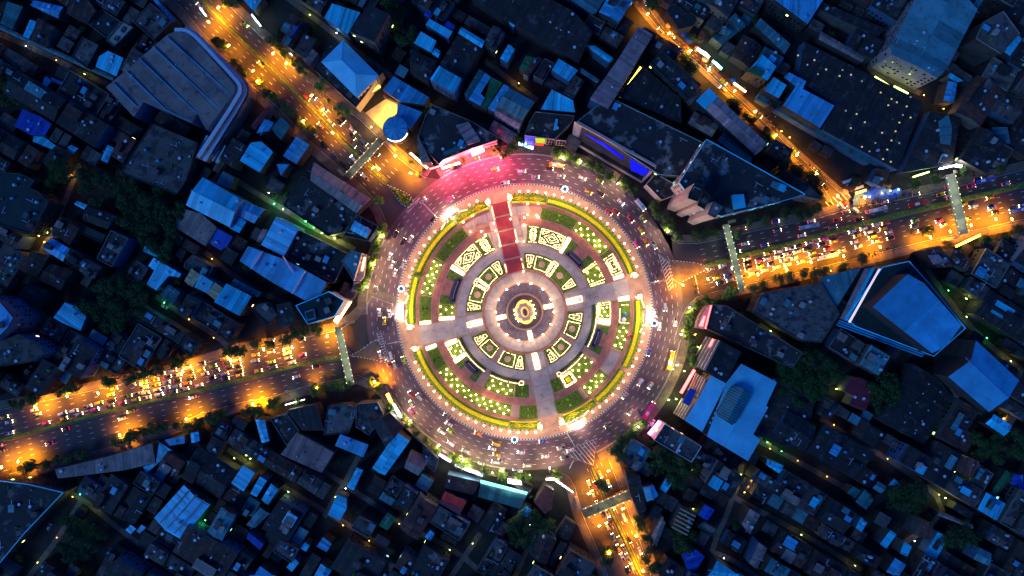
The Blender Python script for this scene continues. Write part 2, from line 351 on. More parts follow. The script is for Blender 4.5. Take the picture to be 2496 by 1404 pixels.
for ln, offsets in ((med_nw, (3.4, 6.6, 9.8, -3.4, -6.6, -9.8)), (med_w, (3.6, 6.9, 10.2, 13.5, -3.6, -6.9, -10.2, -13.5)), (med_e, (3.9, 7.2, 10.5, -3.9, -7.2, -10.5, -13.5)), (med_s, (3.1, 6.0, -3.1))):
    for o in offsets: dashes(offs(ln, o), 2.2, 5.4, .25)
    line_on(offs(ln, 1.6), .15, yel); line_on(offs(ln, -1.6), .15, yel)
for ln, sd in walks: line_on(offs(ln, -.7*sd), .16)
def stop(p, q, w=.5): line_on([W(*p), W(*q)], w)
stop((1027, 491), (1064, 529)); stop((1380, 1052), (1402, 1090), .45); stop((945, 838), (975, 832)); stop((1585, 690), (1615, 684)); stop((1398, 1122), (1388, 1142)); stop((1694, 672), (1704, 716)); 
def hatch_zone(poly, ang, step, w):
    P = wl(poly); line_on(P+[P[0]], .22)
    d = (cos(radians(ang)), sin(radians(ang))); n = (-d[1], d[0]); v = [p[0]*n[0]+p[1]*n[1] for p in P]; t = min(v)+step/2
    while t < max(v):
        q = clip(clip(P, n[0], n[1], t+w/2), -n[0], -n[1], -(t-w/2))
        if len(q) > 2: solid.face([(a, b_, Z+.001) for a, b_ in (q if area(q) > 0 else q[::-1])])
        t += step
hatch_zone("1605,620 1628,636 1642,700 1630,708", 50, 1.7, .5)
hatch_zone("1370,1102 1455,1068 1446,1134 1412,1122", -50, 2.0, .4)
hatch_zone("918,812 928,806 948,884 938,884", 20, 1.6, .4)
hatch_zone("990,515 1012,484 1024,482 994,520", 40, 1.6, .4)
for k in range(6): stop((2012+k*9, 492-k*6), (2030+k*9, 512-k*6), .7)
dash.obj('lane_dashes', 'line_white', kind='structure'); solid.obj('road_lines', 'line_white', kind='structure'); yel.obj('median_lines', 'line_yellow', kind='structure')
# islands
def island(poly, m, desc, hedge=False):
    P = smooth_line(wl(poly)+[wl(poly)[0]], 1)[:-1]; t = empty('traffic_island', (*cen(P), 0)); c = cen(P)
    b = MB(); b.prism([(x-c[0], y-c[1]) for x, y in P], -.02, .15); b.obj('paving', m, t)
    k = MB(); Q = [(x-c[0], y-c[1]) for x, y in P]
    for i, (p, q) in enumerate(zip(Q, Q[1:]+Q[:1])):
        l = hypot(q[0]-p[0], q[1]-p[1]); n = max(1, int(l/.9))
        for j in range(n):
            a = (p[0]+(q[0]-p[0])*j/n, p[1]+(q[1]-p[1])*j/n); e = (p[0]+(q[0]-p[0])*(j+1)/n, p[1]+(q[1]-p[1])*(j+1)/n)
            k.bar(a, e, .35, -.02, .24, mi=j % 2)
    k.obj('kerb', ['white_paint', 'black_paint'], t)
    if hedge:
        h = MB()
        for _ in range(260):
            x = R.uniform(min(p[0] for p in Q), max(p[0] for p in Q)); y = R.uniform(min(p[1] for p in Q), max(p[1] for p in Q))
            if inside((x, y), shrink(Q, .8)): h.ball((x, y, .35), R.uniform(.35, .6), 6, 4, None, R.uniform(.5, 1.5))
        h.obj('shrubs', 'topiary', t, kind='stuff')
    reg(t, desc, 'traffic island', label=desc)
island("944,450 1014,481 990,514", 'hedge_dark', 'triangular green traffic island where the upper-left avenue joins the ring', True)
island("1630,634 1711,642 1725,656 1694,671 1644,697", 'sidewalk', 'paved triangular traffic island at the mouth of the right-hand avenue')
island("852,867 879,854 913,828 925,830 942,884 893,873", 'sidewalk', 'paved triangular traffic island at the mouth of the lower-left avenue')
# black and white kerb round the park
k = MB()
N = 540; i = ring_pts(309.5, 0, 360, N); o = ring_pts(311.6, 0, 360, N)
for j in range(N): k.prism([i[j], o[j], o[j+1], i[j+1]], 0, .3, mi=j % 2)
k.obj('park_kerb', ['white_paint', 'black_paint'], kind='structure')

# ------------------------------------------------------------ the park in the middle
T = 13.0     # the cross axes are turned 13 degrees
def P2(r, a, z=None):
    p = (CX+r*S*cos(radians(a)), CY+r*S*sin(radians(a))); return p if z is None else (*p, z)
b = MB(); annulus(b, 262, 310, 0, 360, -.02, .20, 120); b.obj('park_forecourt', 'plaza_pink', kind='structure')
b = MB(); annulus(b, 0.01, 262.5, 0, 360, 0, None, 90); 
b = MB(); b.prism(ring_pts(262.3, 0, 360, 120)[:-1], -.02, .16); b.obj('park_ground', 'curb_tan', kind='structure')
raster(ring_pts(312))
def slabs(name, parent, r0, r1, a0, a1, n, m, z, gap=.5):
    for j in range(n):
        b = MB(); g = gap/((r0+r1)/2)*57.3; s0 = a0+(a1-a0)*j/n+g/2; s1 = a0+(a1-a0)*(j+1)/n-g/2
        annulus(b, r0, r1, s0, s1, .10, z+R.uniform(-.008, .008), max(2, int((s1-s0)/2.5)), R.uniform(.85, 1.12)); b.obj(name, m, parent)
def paving(name): 
    o = empty(name); o['kind'] = 'structure'; return o
pv = paving('ring_paving')
slabs('paving_slab', pv, 72, 96.5, T-15, T+345, 16, 'slab_grey', .21, 1.3)
slabs('paving_slab', pv, 98, 102.5, T, T+360, 24, 'walk_pink', .20, .4)
slabs('paving_slab', pv, 144.5, 164.5, T+9, T+81, 4, 'slab_grey', .21); slabs('paving_slab', pv, 144.5, 164.5, T+99, T+171, 4, 'slab_grey', .21)
slabs('paving_slab', pv, 144.5, 164.5, T+189, T+261, 4, 'slab_grey', .21); slabs('paving_slab', pv, 144.5, 164.5, T+279, T+351, 4, 'slab_grey', .21)
for q in range(4): slabs('walk_slab', pv, 211, 227.5, T+6+90*q, T+84+90*q, 9, 'walk_pink', .21, .4); slabs('walk_slab', pv, 257.5, 264, T+6+90*q, T+84+90*q, 8, 'walk_pink', .235, .4)
fp_ = paving('forecourt_paving')
for r0_, r1_ in ((289.5, 299), (299.6, 309.2)):
    for j in range(60):
        b = MB(); annulus(b, r0_, r1_, j*6+.12, j*6+5.88, .15, .222+R.uniform(-.006, .006), 3, R.uniform(.84, 1.14)); b.obj('forecourt_slab', 'plaza_pink', fp_)
# axes: straight walks with panels
def axis_panels(ang, r0, r1, w, n, m, off=0.0, z=.215, gap=.35, nm='paving_slab'):
    d = (cos(radians(ang)), sin(radians(ang))); p = (-d[1], d[0]); 
    for j in range(n):
        s0 = (r0+(r1-r0)*j/n)*S+gap/2; s1 = (r0+(r1-r0)*(j+1)/n)*S-gap/2; b = MB()
        b.prism([(CX+d[0]*s+p[0]*(off*S+e*w*S/2), CY+d[1]*s+p[1]*(off*S+e*w*S/2)) for s, e in ((s0, -1), (s1, -1), (s1, 1), (s0, 1))], .10, z+R.uniform(0, .008), R.uniform(.9, 1.1))
        b.obj(nm, m, pv)
for a, n in ((T, 4), (T+180, 4), (T+270, 4)): axis_panels(a, 103.5, 262, 43, n, 'slab_grey')
axis_panels(T+90, 98, 275, 38, 5, 'carpet_red', nm='carpet_panel', gap=1.0)
for s_ in (-1, 1):
    axis_panels(T+90, 128, 262, 14, 5, 'slab_grey', s_*29)
    axis_panels(T+90, 232, 262, 30, 1, 'slab_grey', s_*53, z=.222); axis_panels(T+90, 168, 208, 18, 1, 'slab_grey', s_*47, z=.223)
axis_panels(T+90, 231, 262, 24, 1, 'slab_grey', 82, z=.22)
slabs('paving_slab', pv, 231, 255, -37, -24, 2, 'slab_grey', .22)
for q, sp in ((2, 238), (3, 328), (0, 57.5), (1, 148)):
    axis_panels(sp, 103.5, 144, 9, 2, 'curb_tan', z=.22)
    if q in (2, 3): axis_panels(sp, 164.6, 210, 13, 3, 'curb_tan', z=.22)
# central monument
mo = empty('king_monument', (*C0, 0)); L0 = lambda r, a: (r*S*cos(radians(a)), r*S*sin(radians(a)))
def lring(r, n=48, sx=1, sy=1, rot=0):
    out_ = []
    for k_ in range(n):
        x, y = r*S*sx*cos(2*pi*k_/n), r*S*sy*sin(2*pi*k_/n); c, s = cos(rot), sin(rot); out_.append((x*c-y*s, x*s+y*c))
    return out_
b = MB(); b.prism(lring(70, 64), .1, .24); b.obj('paved_circle', 'paving_purple', mo)
b = MB(); b.prism(lring(45.5), .1, .6); b.obj('lower_step', 'curb_tan', mo)
b = MB(); b.prism(lring(41), .1, 1.0); b.obj('round_terrace', 'disc_dark', mo)
rt = radians(T)
b = MB(); b.prism(lring(30, 40, .74, 1.0, rt), 1.0, 1.5); b.obj('lit_planter', 'e_gold', mo)
b = MB(); b.prism([(x*cos(rt)-y*sin(rt), x*sin(rt)+y*cos(rt)) for x, y in ((-5.6, -3.2), (-3.6, -5), (3.6, -5), (5.6, -3.2), (5.6, 3.2), (3.6, 5), (-3.6, 5), (-5.6, 3.2))], .9, 1.7); b.obj('gold_rim', 'e_gold', mo)
b = MB(); b.prism([(x*cos(rt)-y*sin(rt), x*sin(rt)+y*cos(rt)) for x, y in ((-4.9, -2.8), (-3, -3.5), (-2.2, -5.3), (2.2, -5.3), (3, -3.5), (4.9, -2.8), (4.9, 2.8), (3, 3.5), (2.2, 5.3), (-2.2, 5.3), (-3, 3.5), (-4.9, 2.8))], 1.5, 2.6); b.obj('stepped_base', 'slab_grey', mo)
b = MB(); b.prism(lring(12.5, 24, .72, 1, rt), 2.6, 3.0); b.obj('lit_collar', 'e_gold', mo)
b = MB(); b.prism(lring(9, 20, .66, 1, rt), 2.6, 8.2); b.prism(lring(10, 20, .66, 1, rt), 7.6, 8.3); b.obj('pedestal', 'wall_beige', mo)
def skin_mesh(name, verts, edges, m, sub=1):
    me = bpy.data.meshes.new(name+'_skeleton'); me.from_pydata([v[:3] for v in verts], edges, []); o = bpy.data.objects.new(name, me); COL.objects.link(o)
    md = o.modifiers.new('s', 'SKIN'); 
    for i_, v in enumerate(verts): me.skin_vertices[0].data[i_].radius = (v[3], v[3]); me.skin_vertices[0].data[i_].use_root = (i_ == 0)
    md2 = o.modifiers.new('u', 'SUBSURF'); md2.levels = sub
    dg = bpy.context.evaluated_depsgraph_get(); r = bpy.data.meshes.new_from_object(o.evaluated_get(dg)); bpy.data.objects.remove(o)
    r.name = name; r.materials.clear(); r.materials.append(MATS[m])
    a = r.attributes.new('tone', 'FLOAT', 'FACE'); a.data.foreach_set('value', [1.0]*len(r.polygons)); return r
hv = [(0, 0, 2.1, .55), (0, 1.1, 2.2, .55), (0, 1.8, 2.9, .32), (0, 2.3, 3.6, .25), (0, 2.9, 3.3, .16), (0, -1.2, 2.1, .5), (0, -1.9, 1.6, .1), (0, -2.0, .8, .07),
      (.3, 1.2, 1.2, .2), (.3, 1.3, 0, .1), (-.3, 1.2, 1.3, .2), (-.3, 1.9, .6, .1), (.35, -1.2, 1.2, .24), (.35, -1.4, 0, .1), (-.35, -1.2, 1.2, .24), (-.35, -1.0, 0, .1),
      (0, 0, 3.1, .32), (0, 0, 3.9, .36), (0, 0, 4.3, .16), (0, 0, 4.7, .22), (.5, 0, 3.9, .14), (.8, .3, 4.7, .1), (-.5, .1, 3.8, .14), (-.6, .6, 3.2, .1), (.65, .2, 2.2, .18), (.65, .4, 1.4, .1), (-.65, .2, 2.2, .18), (-.65, .4, 1.4, .1)]
he = [(0, 1), (1, 2), (2, 3), (3, 4), (0, 5), (5, 6), (6, 7), (1, 8), (8, 9), (1, 10), (10, 11), (5, 12), (12, 13), (5, 14), (14, 15), (0, 16), (16, 17), (17, 18), (18, 19), (17, 20), (20, 21), (17, 22), (22, 23), (0, 24), (24, 25), (0, 26), (26, 27)]
o = link('mounted_figure', skin_mesh('mounted_figure', hv, he, 'bronze'), mo, None, (0, 0, 8.3), rt)
mo['label'] = 'bronze horseman on a tall pedestal in the middle of the round park'; mo['category'] = 'monument'
# ---- lights in the park
glb = MB(); glb.ball((0, 0, 3.0), .42, 10, 6); pst = MB(); pst.cyl((0, 0), .09, 0, 2.7, 6, .06); pst.cyl((0, 0), .22, 0, .35, 8)
def globe_proto():
    t = empty('globe_lamp'); pst.obj('post', 'steel', t); glb.obj('globe', 'e_globe', t, smooth=True); return t
gp = globe_proto()
ORD = ['first', 'second', 'third', 'fourth', 'fifth', 'sixth', 'seventh', 'eighth', 'ninth', 'tenth', 'eleventh', 'twelfth', 'thirteenth', 'fourteenth', 'fifteenth', 'sixteenth', 'seventeenth', 'eighteenth', 'nineteenth', 'twentieth']
def ordn(i):
    if i < 20: return ORD[i]
    t_, u_ = divmod(i+1, 10); tens = ['', '', 'twenty', 'thirty', 'forty', 'fifty', 'sixty', 'seventy', 'eighty', 'ninety']
    if i+1 >= 100: return 'hundred and '+ordn(i-100)
    return tens[t_]+'-'+ORD[u_-1] if u_ else tens[t_][:-1]+'ieth'
k_ = 0
for a in np.arange(T+9, T+360, 4.15):
    rel = (a-T) % 90
    if rel < 7.5 or rel > 82.5 or any(abs((a-f+180) % 360-180) < 8 for f in (127.5, 180, -2, 295)): continue
    o = place(gp, (*P2(292, a), .2)); reg(o, '', 'park lamp', 'globe lamps round the rim of the park', label='white globe lamp on the park rim, %s anticlockwise from the right-hand gate' % ordn(k_)); k_ += 1
for k_ in range(14):
    o = place(gp, (*P2(70, T+13+k_*25.7), .2)); lamp_light(None, (*P2(70, T+13+k_*25.7), 4.6), 600, (1, .66, .42), .4); reg(o, '', 'park lamp', 'globe lamps round the monument', label='white globe lamp round the monument circle, %s anticlockwise from the right walk' % ordn(k_))
for px, py in [(1294,734),(1300,744),(1303,754),(1305,764),(1303,774),(1253,756),(1256,766),(1258,776),(1264,783)]:
    o = place(gp, (*W(px, py, 3), .9), 0, .8); reg(o, 'globe lamp at the monument base', 'park lamp', 'globe lamps at the monument foot')
for px, py in [(1204,544),(1209,562),(1219,599),(1244,534),(1259,588),(1173,564),(1151,526),(1129,541),(1146,565),(1183,572),(1202,607),(1276,661),(1276,660-112),(1278,530),(1278,549),(1312,530),(1308,525),(1286,523),(1286,497),(1312,496),(1277,588),(1309,531-6)]:
    o = place(gp, (*W(px, py, 3), .2), 0, .85); reg(o, 'globe lamp by the red walk', 'park lamp', 'globe lamps along the red walk')
# garden beds -----------------------------------------------------------------
def local(t): return t.location.x, t.location.y
def patch(t, name, m, r0, r1, a0, a1, z0, z1, tone=1.0, n=None):
    b = MB(); n = n or max(2, int(abs(a1-a0)/3)); x0, y0 = local(t)
    pl = [P2(r1, a0+(a1-a0)*k/n) for k in range(n+1)]+[P2(r0, a1-(a1-a0)*k/n) for k in range(n+1)]
    b.prism([(p[0]-x0, p[1]-y0) for p in pl], z0, z1, tone); return b.obj(name, m, t)
def rope(t, polys, z=.5, w=.36, m='e_string', gap=.12, name='light_string', hedge=True):
    """strings of festoon bulbs laid along clipped borders"""
    b = MB(); h = MB(); x0, y0 = local(t)
    for pl in polys:
        pts = [(P2(r, a)[0]-x0, P2(r, a)[1]-y0) for r, a in pl]
        for p, q in zip(pts, pts[1:]):
            l = hypot(q[0]-p[0], q[1]-p[1]); n = max(1, int(l/.75)); hd = atan2(q[1]-p[1], q[0]-p[0])
            if hedge: h.bar(p, q, w+.5, .2, z-.08, R.uniform(.8, 1.2))
            for j in range(n):
                if R.random() < .04: continue
                f = (j+.5)/n; jj = R.uniform(-.08, .08)
                b.box((p[0]+(q[0]-p[0])*f-sin(hd)*jj, p[1]+(q[1]-p[1])*f+cos(hd)*jj, z), (l/n-gap, w*R.uniform(.5, .9), .14), hd+R.uniform(-.15, .15), 1, 0, False)
    if m == 'e_string' and not t.get('glow'): t['glow'] = 1; lamp_light(t, (0, 0, 4.2), 650, (1, .70, .50), .25)  # added fill light without a fixture, brightens the paving round the strings
    if hedge: h.obj('clipped_border', 'hedge_dark', t)
    return b.obj(name, m, t, kind='stuff')
def rect(r0, r1, a0, a1, n=None):
    n = n or max(2, int(abs(a1-a0)/4)); return [(r0, a0+(a1-a0)*k/n) for k in range(n+1)]+[(r1, a1-(a1-a0)*k/n) for k in range(n+1)]+[(r0, a0)]
def bed(r, a, label, cat='garden bed', name='garden_bed'):
    t = empty(name, (*P2(r, a), 0)); reg(t, '', cat, 'garden beds of the round park', label=label); return t
QN = ['upper-right', 'upper-left', 'lower-left', 'lower-right']
# ring A: beds next to the monument
for q in range(4):
    A = T+90*q
    for hs in (0, 1):
        # half sector nearer axis q (hs=0) or the next axis (hs=1)
        f = (lambda x: A+x) if hs == 0 else (lambda x: A+90-x)
        lo, hi = 12.5, 41.5; a0, a1 = sorted((f(lo), f(hi)))
        t = bed(124, f(28), 'green bed with a round pale disc beside the monument, %s quarter, %s half' % (QN[q], ('clockwise' if hs == 0 else 'anticlockwise')))
        patch(t, 'lawn', 'lawn', 104, 143, a0, a1, .16, .26)
        x0, y0 = local(t); c = P2(122.6, f(33)); b = MB(); b.cyl((c[0]-x0, c[1]-y0), 2.0, .2, .45, 20); b.obj('round_disc', 'plaza_pink', t)
        lit = not (q == 0 and hs == 0)
        if lit:
            rope(t, [rect(108, 138.5, f(33)-8, f(33)+8)])
        w = f(18.5)
        rope(t, [[(109, w-1.6), (139, w-4), (139, w+4), (109, w+1.6), (109, w-1.6)], [(117, w-.8), (134, w-1.6), (134, w+1.6), (117, w+.8), (117, w-.8)]], w=.32)
for (a, s0, s1) in ((57.5, 104, 143), (148, 104, 143)):
    t = bed(124, a, 'dense block of string lights between two disc beds, %s of the monument' % ('upper right' if a < 90 else 'upper left'), 'light display', 'light_display')
    patch(t, 'base', 'soil', s0, s1, a-3.4, a+3.4, .16, .30)
    rope(t, [rect(s0+1, s1-1, a-2.9, a+2.9, 2), rect(s0+6, s1-6, a-1.4, a+1.4, 2)], w=.42, hedge=False)
for ang, r0, r1, hw, nm in ((T, 104, 144, 6.5, 'right walk'), (T+180, 106, 144, 6, 'left walk'), (T+270, 103, 144, 6, 'bottom walk'), (T, 47, 71, 4.4, 'monument circle, right side'), (T+180, 47, 71, 4.4, 'monument circle, left side'), (T+270, 47, 71, 4.4, 'monument circle, bottom side')):
    rm = (r0+r1)/2; t = bed(rm, ang, 'glowing rectangle of string lights laid on the %s' % nm, 'light display', 'light_display')
    da = lambda r: math.degrees(hw/r)
    patch(t, 'base', 'white_paint', r0, r1, ang-da(rm), ang+da(rm), .2, .36)
    rope(t, [[(r0+1, ang-da(r0)), (r1-1, ang-da(r1)), (r1-1, ang+da(r1)), (r0+1, ang+da(r0)), (r0+1, ang-da(r0))], [(r0+5, ang-da(r0)*.35), (r1-12, ang-da(r1)*.3), (r1-12, ang+da(r1)*.3), (r0+5, ang+da(r0)*.3)]], w=.4, hedge=False)
# ring B ------------------------------------------------------------------
def star_lamps(t, r0, r1, a0, a1, n, grp, nm):
    k = 0; j = 0
    rows = 3 if r1-r0 < 35 else 4
    tot = max(3, int((a1-a0)*(r0+r1)/2/57.3/9.5))
    for i_ in range(tot):
        for rr in range(rows):
            if (i_+rr) % 2: continue
            a = a0+(i_+.5+R.uniform(-.2, .2))*(a1-a0)/tot; r = r0+4+(r1-r0-8)*rr/(rows-1)+R.uniform(-1.5, 1.5)
            o = place(lp, (*P2(r, a), .25), 0, R.choice((.8, .9, 1, 1.1, 1.35))); reg(o, 'glowing ball lamp on grass', 'lawn lamp', 'ball lamps on the park lawns')
lb = MB(); lb.ball((0, 0, .75), .33, 10, 6); ls = MB(); ls.cyl((0, 0), .05, 0, .5, 5)
lp = empty('lawn_lamp'); ls.obj('stake', 'steel', lp); lb.obj('bulb', 'e_bulb', lp, smooth=True)
def diamond(t, r0, r1, a0, a1):
    rm, am = (r0+r1)/2, (a0+a1)/2; dr, dA = (r1-r0)/2, (a1-a0)/2
    D = lambda k: [(rm-dr*k, am), (rm, am+dA*k), (rm+dr*k, am), (rm, am-dA*k), (rm-dr*k, am)]
    rope(t, [rect(r0+2, r1-2, a0+.6, a1-.6), D(.62), D(.30)]+[[(rm+s1*dr*.68, am+s2*dA*.32), (rm+s1*dr*.68, am+s2*dA*.8), (rm+s1*dr*.22, am+s2*dA*.8), (rm+s1*dr*.68, am+s2*dA*.32)] for s1 in (-1, 1) for s2 in (-1, 1)], w=.34)
def octa(t, r0, r1, a0, a1):
    rm, am = (r0+r1)/2, (a0+a1)/2; dr, dA = (r1-r0)/2, (a1-a0)/2
    O = lambda k: [(rm+dr*k*x, am+dA*k*y*.8) for x, y in ((-1, -.5), (-.6, -1), (.6, -1), (1, -.5), (1, .5), (.6, 1), (-.6, 1), (-1, .5), (-1, -.5))]
    rope(t, [O(.72), O(.5), O(.26)]+[[(rm+s1*dr*.9, am+s2*dA*.55), (rm+s1*dr*.9, am+s2*dA*.9)] for s1 in (-1, 1) for s2 in (-1, 1)]+[[(r1-2, a0+.5), (r1-2, am-.4)], [(r1-2, am+.4), (r1-2, a1-.5)], [(r0+2, a0+.5), (r0+2, am-.4)], [(r0+2, am+.4), (r0+2, a1-.5)]], w=.36)
def litstrip(t, r0, r1, a0, a1):
    rope(t, [[(r0+1, a0+.5), (r1-1, a0+.5)], [(r0+1, (a0+a1)/2), (r1-1, (a0+a1)/2)], [(r0+1, a1-.5), (r1-1, a1-.5)], [(r0+1, a0+.5), (r0+1, a1-.5)], [(r1-1, a0+.5), (r1-1, a1-.5)]], w=.42, hedge=False)
def pool(A0, A1, rp0, rp1, rout, q):
    am = (A0+A1)/2; sp = A1-A0
    t = empty('fountain_pool', (*P2(rp0, am), 0)); reg(t, '', 'fountain pool', 'curved stepped pools of the park', label='dark curved pool with stepped edges in the %s quarter of the park' % QN[q])
    patch(t, 'lawn', 'lawn', rp0+2, rout, A0-1, A1+1, .16, .24)
    for s_ in range(3): patch(t, 'step', 'disc_dark', rp0, rp1+s_*5, A0+1+s_*sp*.10, A1-1-s_*sp*.10, .2, .3+.004*s_)
    patch(t, 'water', 'water', rp0+3, rp1-4, A0+2.5, A1-2.5, .3, .42)
    patch(t, 'fountain_bar', 'steel', rp0+6.5, rp0+9, A0+4, A1-4, .42, .7)
    patch(t, 'terrace', 'walk_pink', rp1+5, rout, am-sp*.25, am+sp*.25, .2, .34)
    patch(t, 'terrace_step', 'curb_tan', rp1+3.6, rp1+5.2, am-sp*.27, am+sp*.27, .2, .38)
# Q1 (upper left)
t = bed(189, 121, 'octagon of string lights left of the red walk'); patch(t, 'lawn', 'lawn', 166, 210, 115.5, 126, .16, .25); octa(t, 168, 209, 116, 125.5)
t = bed(189, 136, 'diamond and rectangle of string lights, upper-left quarter'); patch(t, 'lawn', 'lawn', 170, 210, 126.4, 146, .16, .25); diamond(t, 171, 209, 126.6, 145.8)
t = bed(191, 148.3, 'broad white strip of string lights, upper-left quarter', 'light display', 'light_display'); patch(t, 'base', 'white_paint', 173, 210, 146.5, 150, .2, .34); litstrip(t, 173, 210, 146.5, 150)
pool(151, 174, 170, 184, 209, 1)
t = bed(190, 179, 'square lawn of ball lamps beside the left walk'); patch(t, 'lawn', 'lawn', 172, 209, 174.5, 183, .16, .25); rope(t, [rect(172, 209, 174.6, 183)], w=.22, m='hedge_yellow', hedge=False, name='hedge_edge'); star_lamps(t, 174, 208, 175, 182.5, 8, '', '')
t = bed(190, 185, 'bright strip of string lights on the upper edge of the left walk', 'light display', 'light_display'); patch(t, 'base', 'white_paint', 172, 209, 183.4, 186, .2, .34); litstrip(t, 172, 209, 183.4, 186)
# Q0 (upper right)
t = bed(189, 84, 'octagon of string lights right of the red walk'); patch(t, 'lawn', 'lawn', 168, 211, 79.5, 88.5, .16, .25); octa(t, 169, 210, 80, 87.6)
t = bed(189, 70, 'diamond and rectangle of string lights, upper-right quarter'); patch(t, 'lawn', 'lawn', 169, 210, 60.4, 79.2, .16, .25); diamond(t, 170, 209, 60.6, 79)
t = bed(191, 58.8, 'broad white strip of string lights, upper-right quarter', 'light display', 'light_display'); patch(t, 'base', 'white_paint', 168, 211, 57.3, 60.2, .2, .34); litstrip(t, 168, 211, 57.3, 60.2)
pool(37, 56, 170, 184, 209, 0)
t = bed(190, 28, 'lawn of ball lamps framed by lights above the right walk'); patch(t, 'lawn', 'lawn', 169, 211, 19.5, 36, .16, .25)
rope(t, [[(172, 33.5), (211, 34)], [(172, 35), (211, 35.4)], [(171, 22.6), (211, 22.2)], [(171, 21), (211, 20.4)], [(209, 24), (209, 32)], [(173, 24), (173, 28)]], w=.42, hedge=False); star_lamps(t, 176, 208, 23.5, 33, 8, '', '')
# Q2 (lower left)
t = bed(191, 203, 'bright strip of string lights on the lower edge of the left walk', 'light display', 'light_display'); patch(t, 'base', 'white_paint', 179, 209, 201, 204.4, .2, .34); litstrip(t, 179, 209, 201, 204.4)
t = bed(192, 209, 'small square lawn of ball lamps in the lower-left quarter'); patch(t, 'lawn', 'lawn', 178, 210, 204.6, 213.4, .16, .25); rope(t, [[(207, 205), (207, 213)]], w=.42); star_lamps(t, 180, 205, 205, 213, 8, '', '')
t = bed(194, 215.2, 'thick slanting bar of string lights, lower-left quarter', 'light display', 'light_display'); patch(t, 'base', 'white_paint', 178, 210, 213.6, 217, .2, .34); litstrip(t, 178, 210, 213.6, 217)
pool(218, 234, 178, 193, 210, 2)
t = bed(172, 220, 'curved hedge with a light string left of the lower path'); patch(t, 'hedge', 'hedge_dark', 165.5, 171.5, 202, 236, .16, .9); rope(t, [[(175, 203+k) for k in range(34)]], w=.42)
t = bed(193, 252, 'lawn dotted with ball lamps left of the bottom walk'); patch(t, 'lawn', 'lawn', 178, 210, 241.5, 262, .16, .25); star_lamps(t, 180, 209, 243, 262, 8, '', '')
t = bed(172, 253, 'curved hedge with a light string left of the bottom walk'); patch(t, 'hedge', 'hedge_dark', 165.5, 171.5, 241, 266, .16, .9); rope(t, [[(175, 241.5+k) for k in range(24)], rect(169, 178, 265.5, 269)], w=.42)
def topiary(r0, r1, a0, a1, label, n=60, lit=False, m='shrub_bright'):
    t = bed((r0+r1)/2, (a0+a1)/2, label); patch(t, 'lawn', 'lawn', r0, r1, a0, a1, .16, .25)
    rm, am = (r0+r1)/2, (a0+a1)/2; dr, dA = (r1-r0)/2, (a1-a0)/2
    D = lambda c, k, kk: [(rm-dr*k, am+c*dA), (rm, am+(c+kk)*dA), (rm+dr*k, am+c*dA), (rm, am+(c-kk)*dA), (rm-dr*k, am+c*dA)]
    rope(t, [rect(r0+2, r1-2, a0+.6, a1-.6), rect(r0+5, r1-5, a0+1.8, a1-1.8), D(-.42, .6, .34), D(.42, .6, .34), D(-.42, .28, .16), D(.42, .28, .16)], .55, .6, 'topiary', 0, 'clipped_hedge', False)
    x0, y0 = local(t); b = MB()
    for s_ in (-1, 1):
        pts = [P2(rm+s_*dr*.6, am-dA*.12), P2(rm+s_*dr*.6, am+dA*.12), P2(rm+s_*dr*.12, am)]; b.prism([(p[0]-x0, p[1]-y0) for p in pts], .25, .6)
    b.obj('bright_shrub', m, t)
topiary(178, 209, 263, 273, 'small green topiary bed left of the bottom walk')
# Q3 (lower right)
t = bed(190, 1, 'lawn of ball lamps framed by lights below the right walk'); patch(t, 'lawn', 'lawn', 178, 210, -5.4, 7, .16, .25); rope(t, [rect(179, 209, -5, 6.5), [(180, 5), (209, 5)], [(183, -3), (183, 5)]], w=.4, hedge=False); star_lamps(t, 184, 205, -4, 4, 8, '', '')
t = bed(192, -7.2, 'thick level bar of string lights, lower-right quarter', 'light display', 'light_display'); patch(t, 'base', 'white_paint', 179, 210, -9, -5.6, .2, .34); litstrip(t, 179, 210, -9, -5.6)
pool(-29, -11, 179, 194, 210, 3)
t = bed(172, -12, 'curved hedge with a light string right of the monument'); patch(t, 'hedge', 'hedge_dark', 165.5, 171.5, -29, 6, .16, .9); rope(t, [[(175, -29+k) for k in range(35)]], w=.42)
t = bed(193, -43, 'lawn dotted with ball lamps in the lower-right quarter'); patch(t, 'lawn', 'lawn', 178, 210, -52, -36, .16, .25); star_lamps(t, 180, 209, -52, -36, 8, '', '')
t = bed(172, -46, 'curved hedge with a light string right of the bottom walk'); patch(t, 'hedge', 'hedge_dark', 165.5, 171.5, -60, -35, .16, .9); rope(t, [[(175.5, -59+k) for k in range(24)], rect(169, 178, -62.5, -59.5)], w=.42)
t = bed(195, -57, 'square of string lights round a yellow plot, lower-right quarter'); patch(t, 'lawn', 'lawn', 180, 212, -62, -52.6, .16, .25); rope(t, [rect(182, 210, -61.4, -53), rect(185, 207, -60.5, -54)], w=.5); patch(t, 'yellow_plot', 'hedge_yellow', 190, 202, -59, -55.6, .25, .6)
topiary(178, 210, -70, -63, 'small green topiary bed right of the bottom walk')
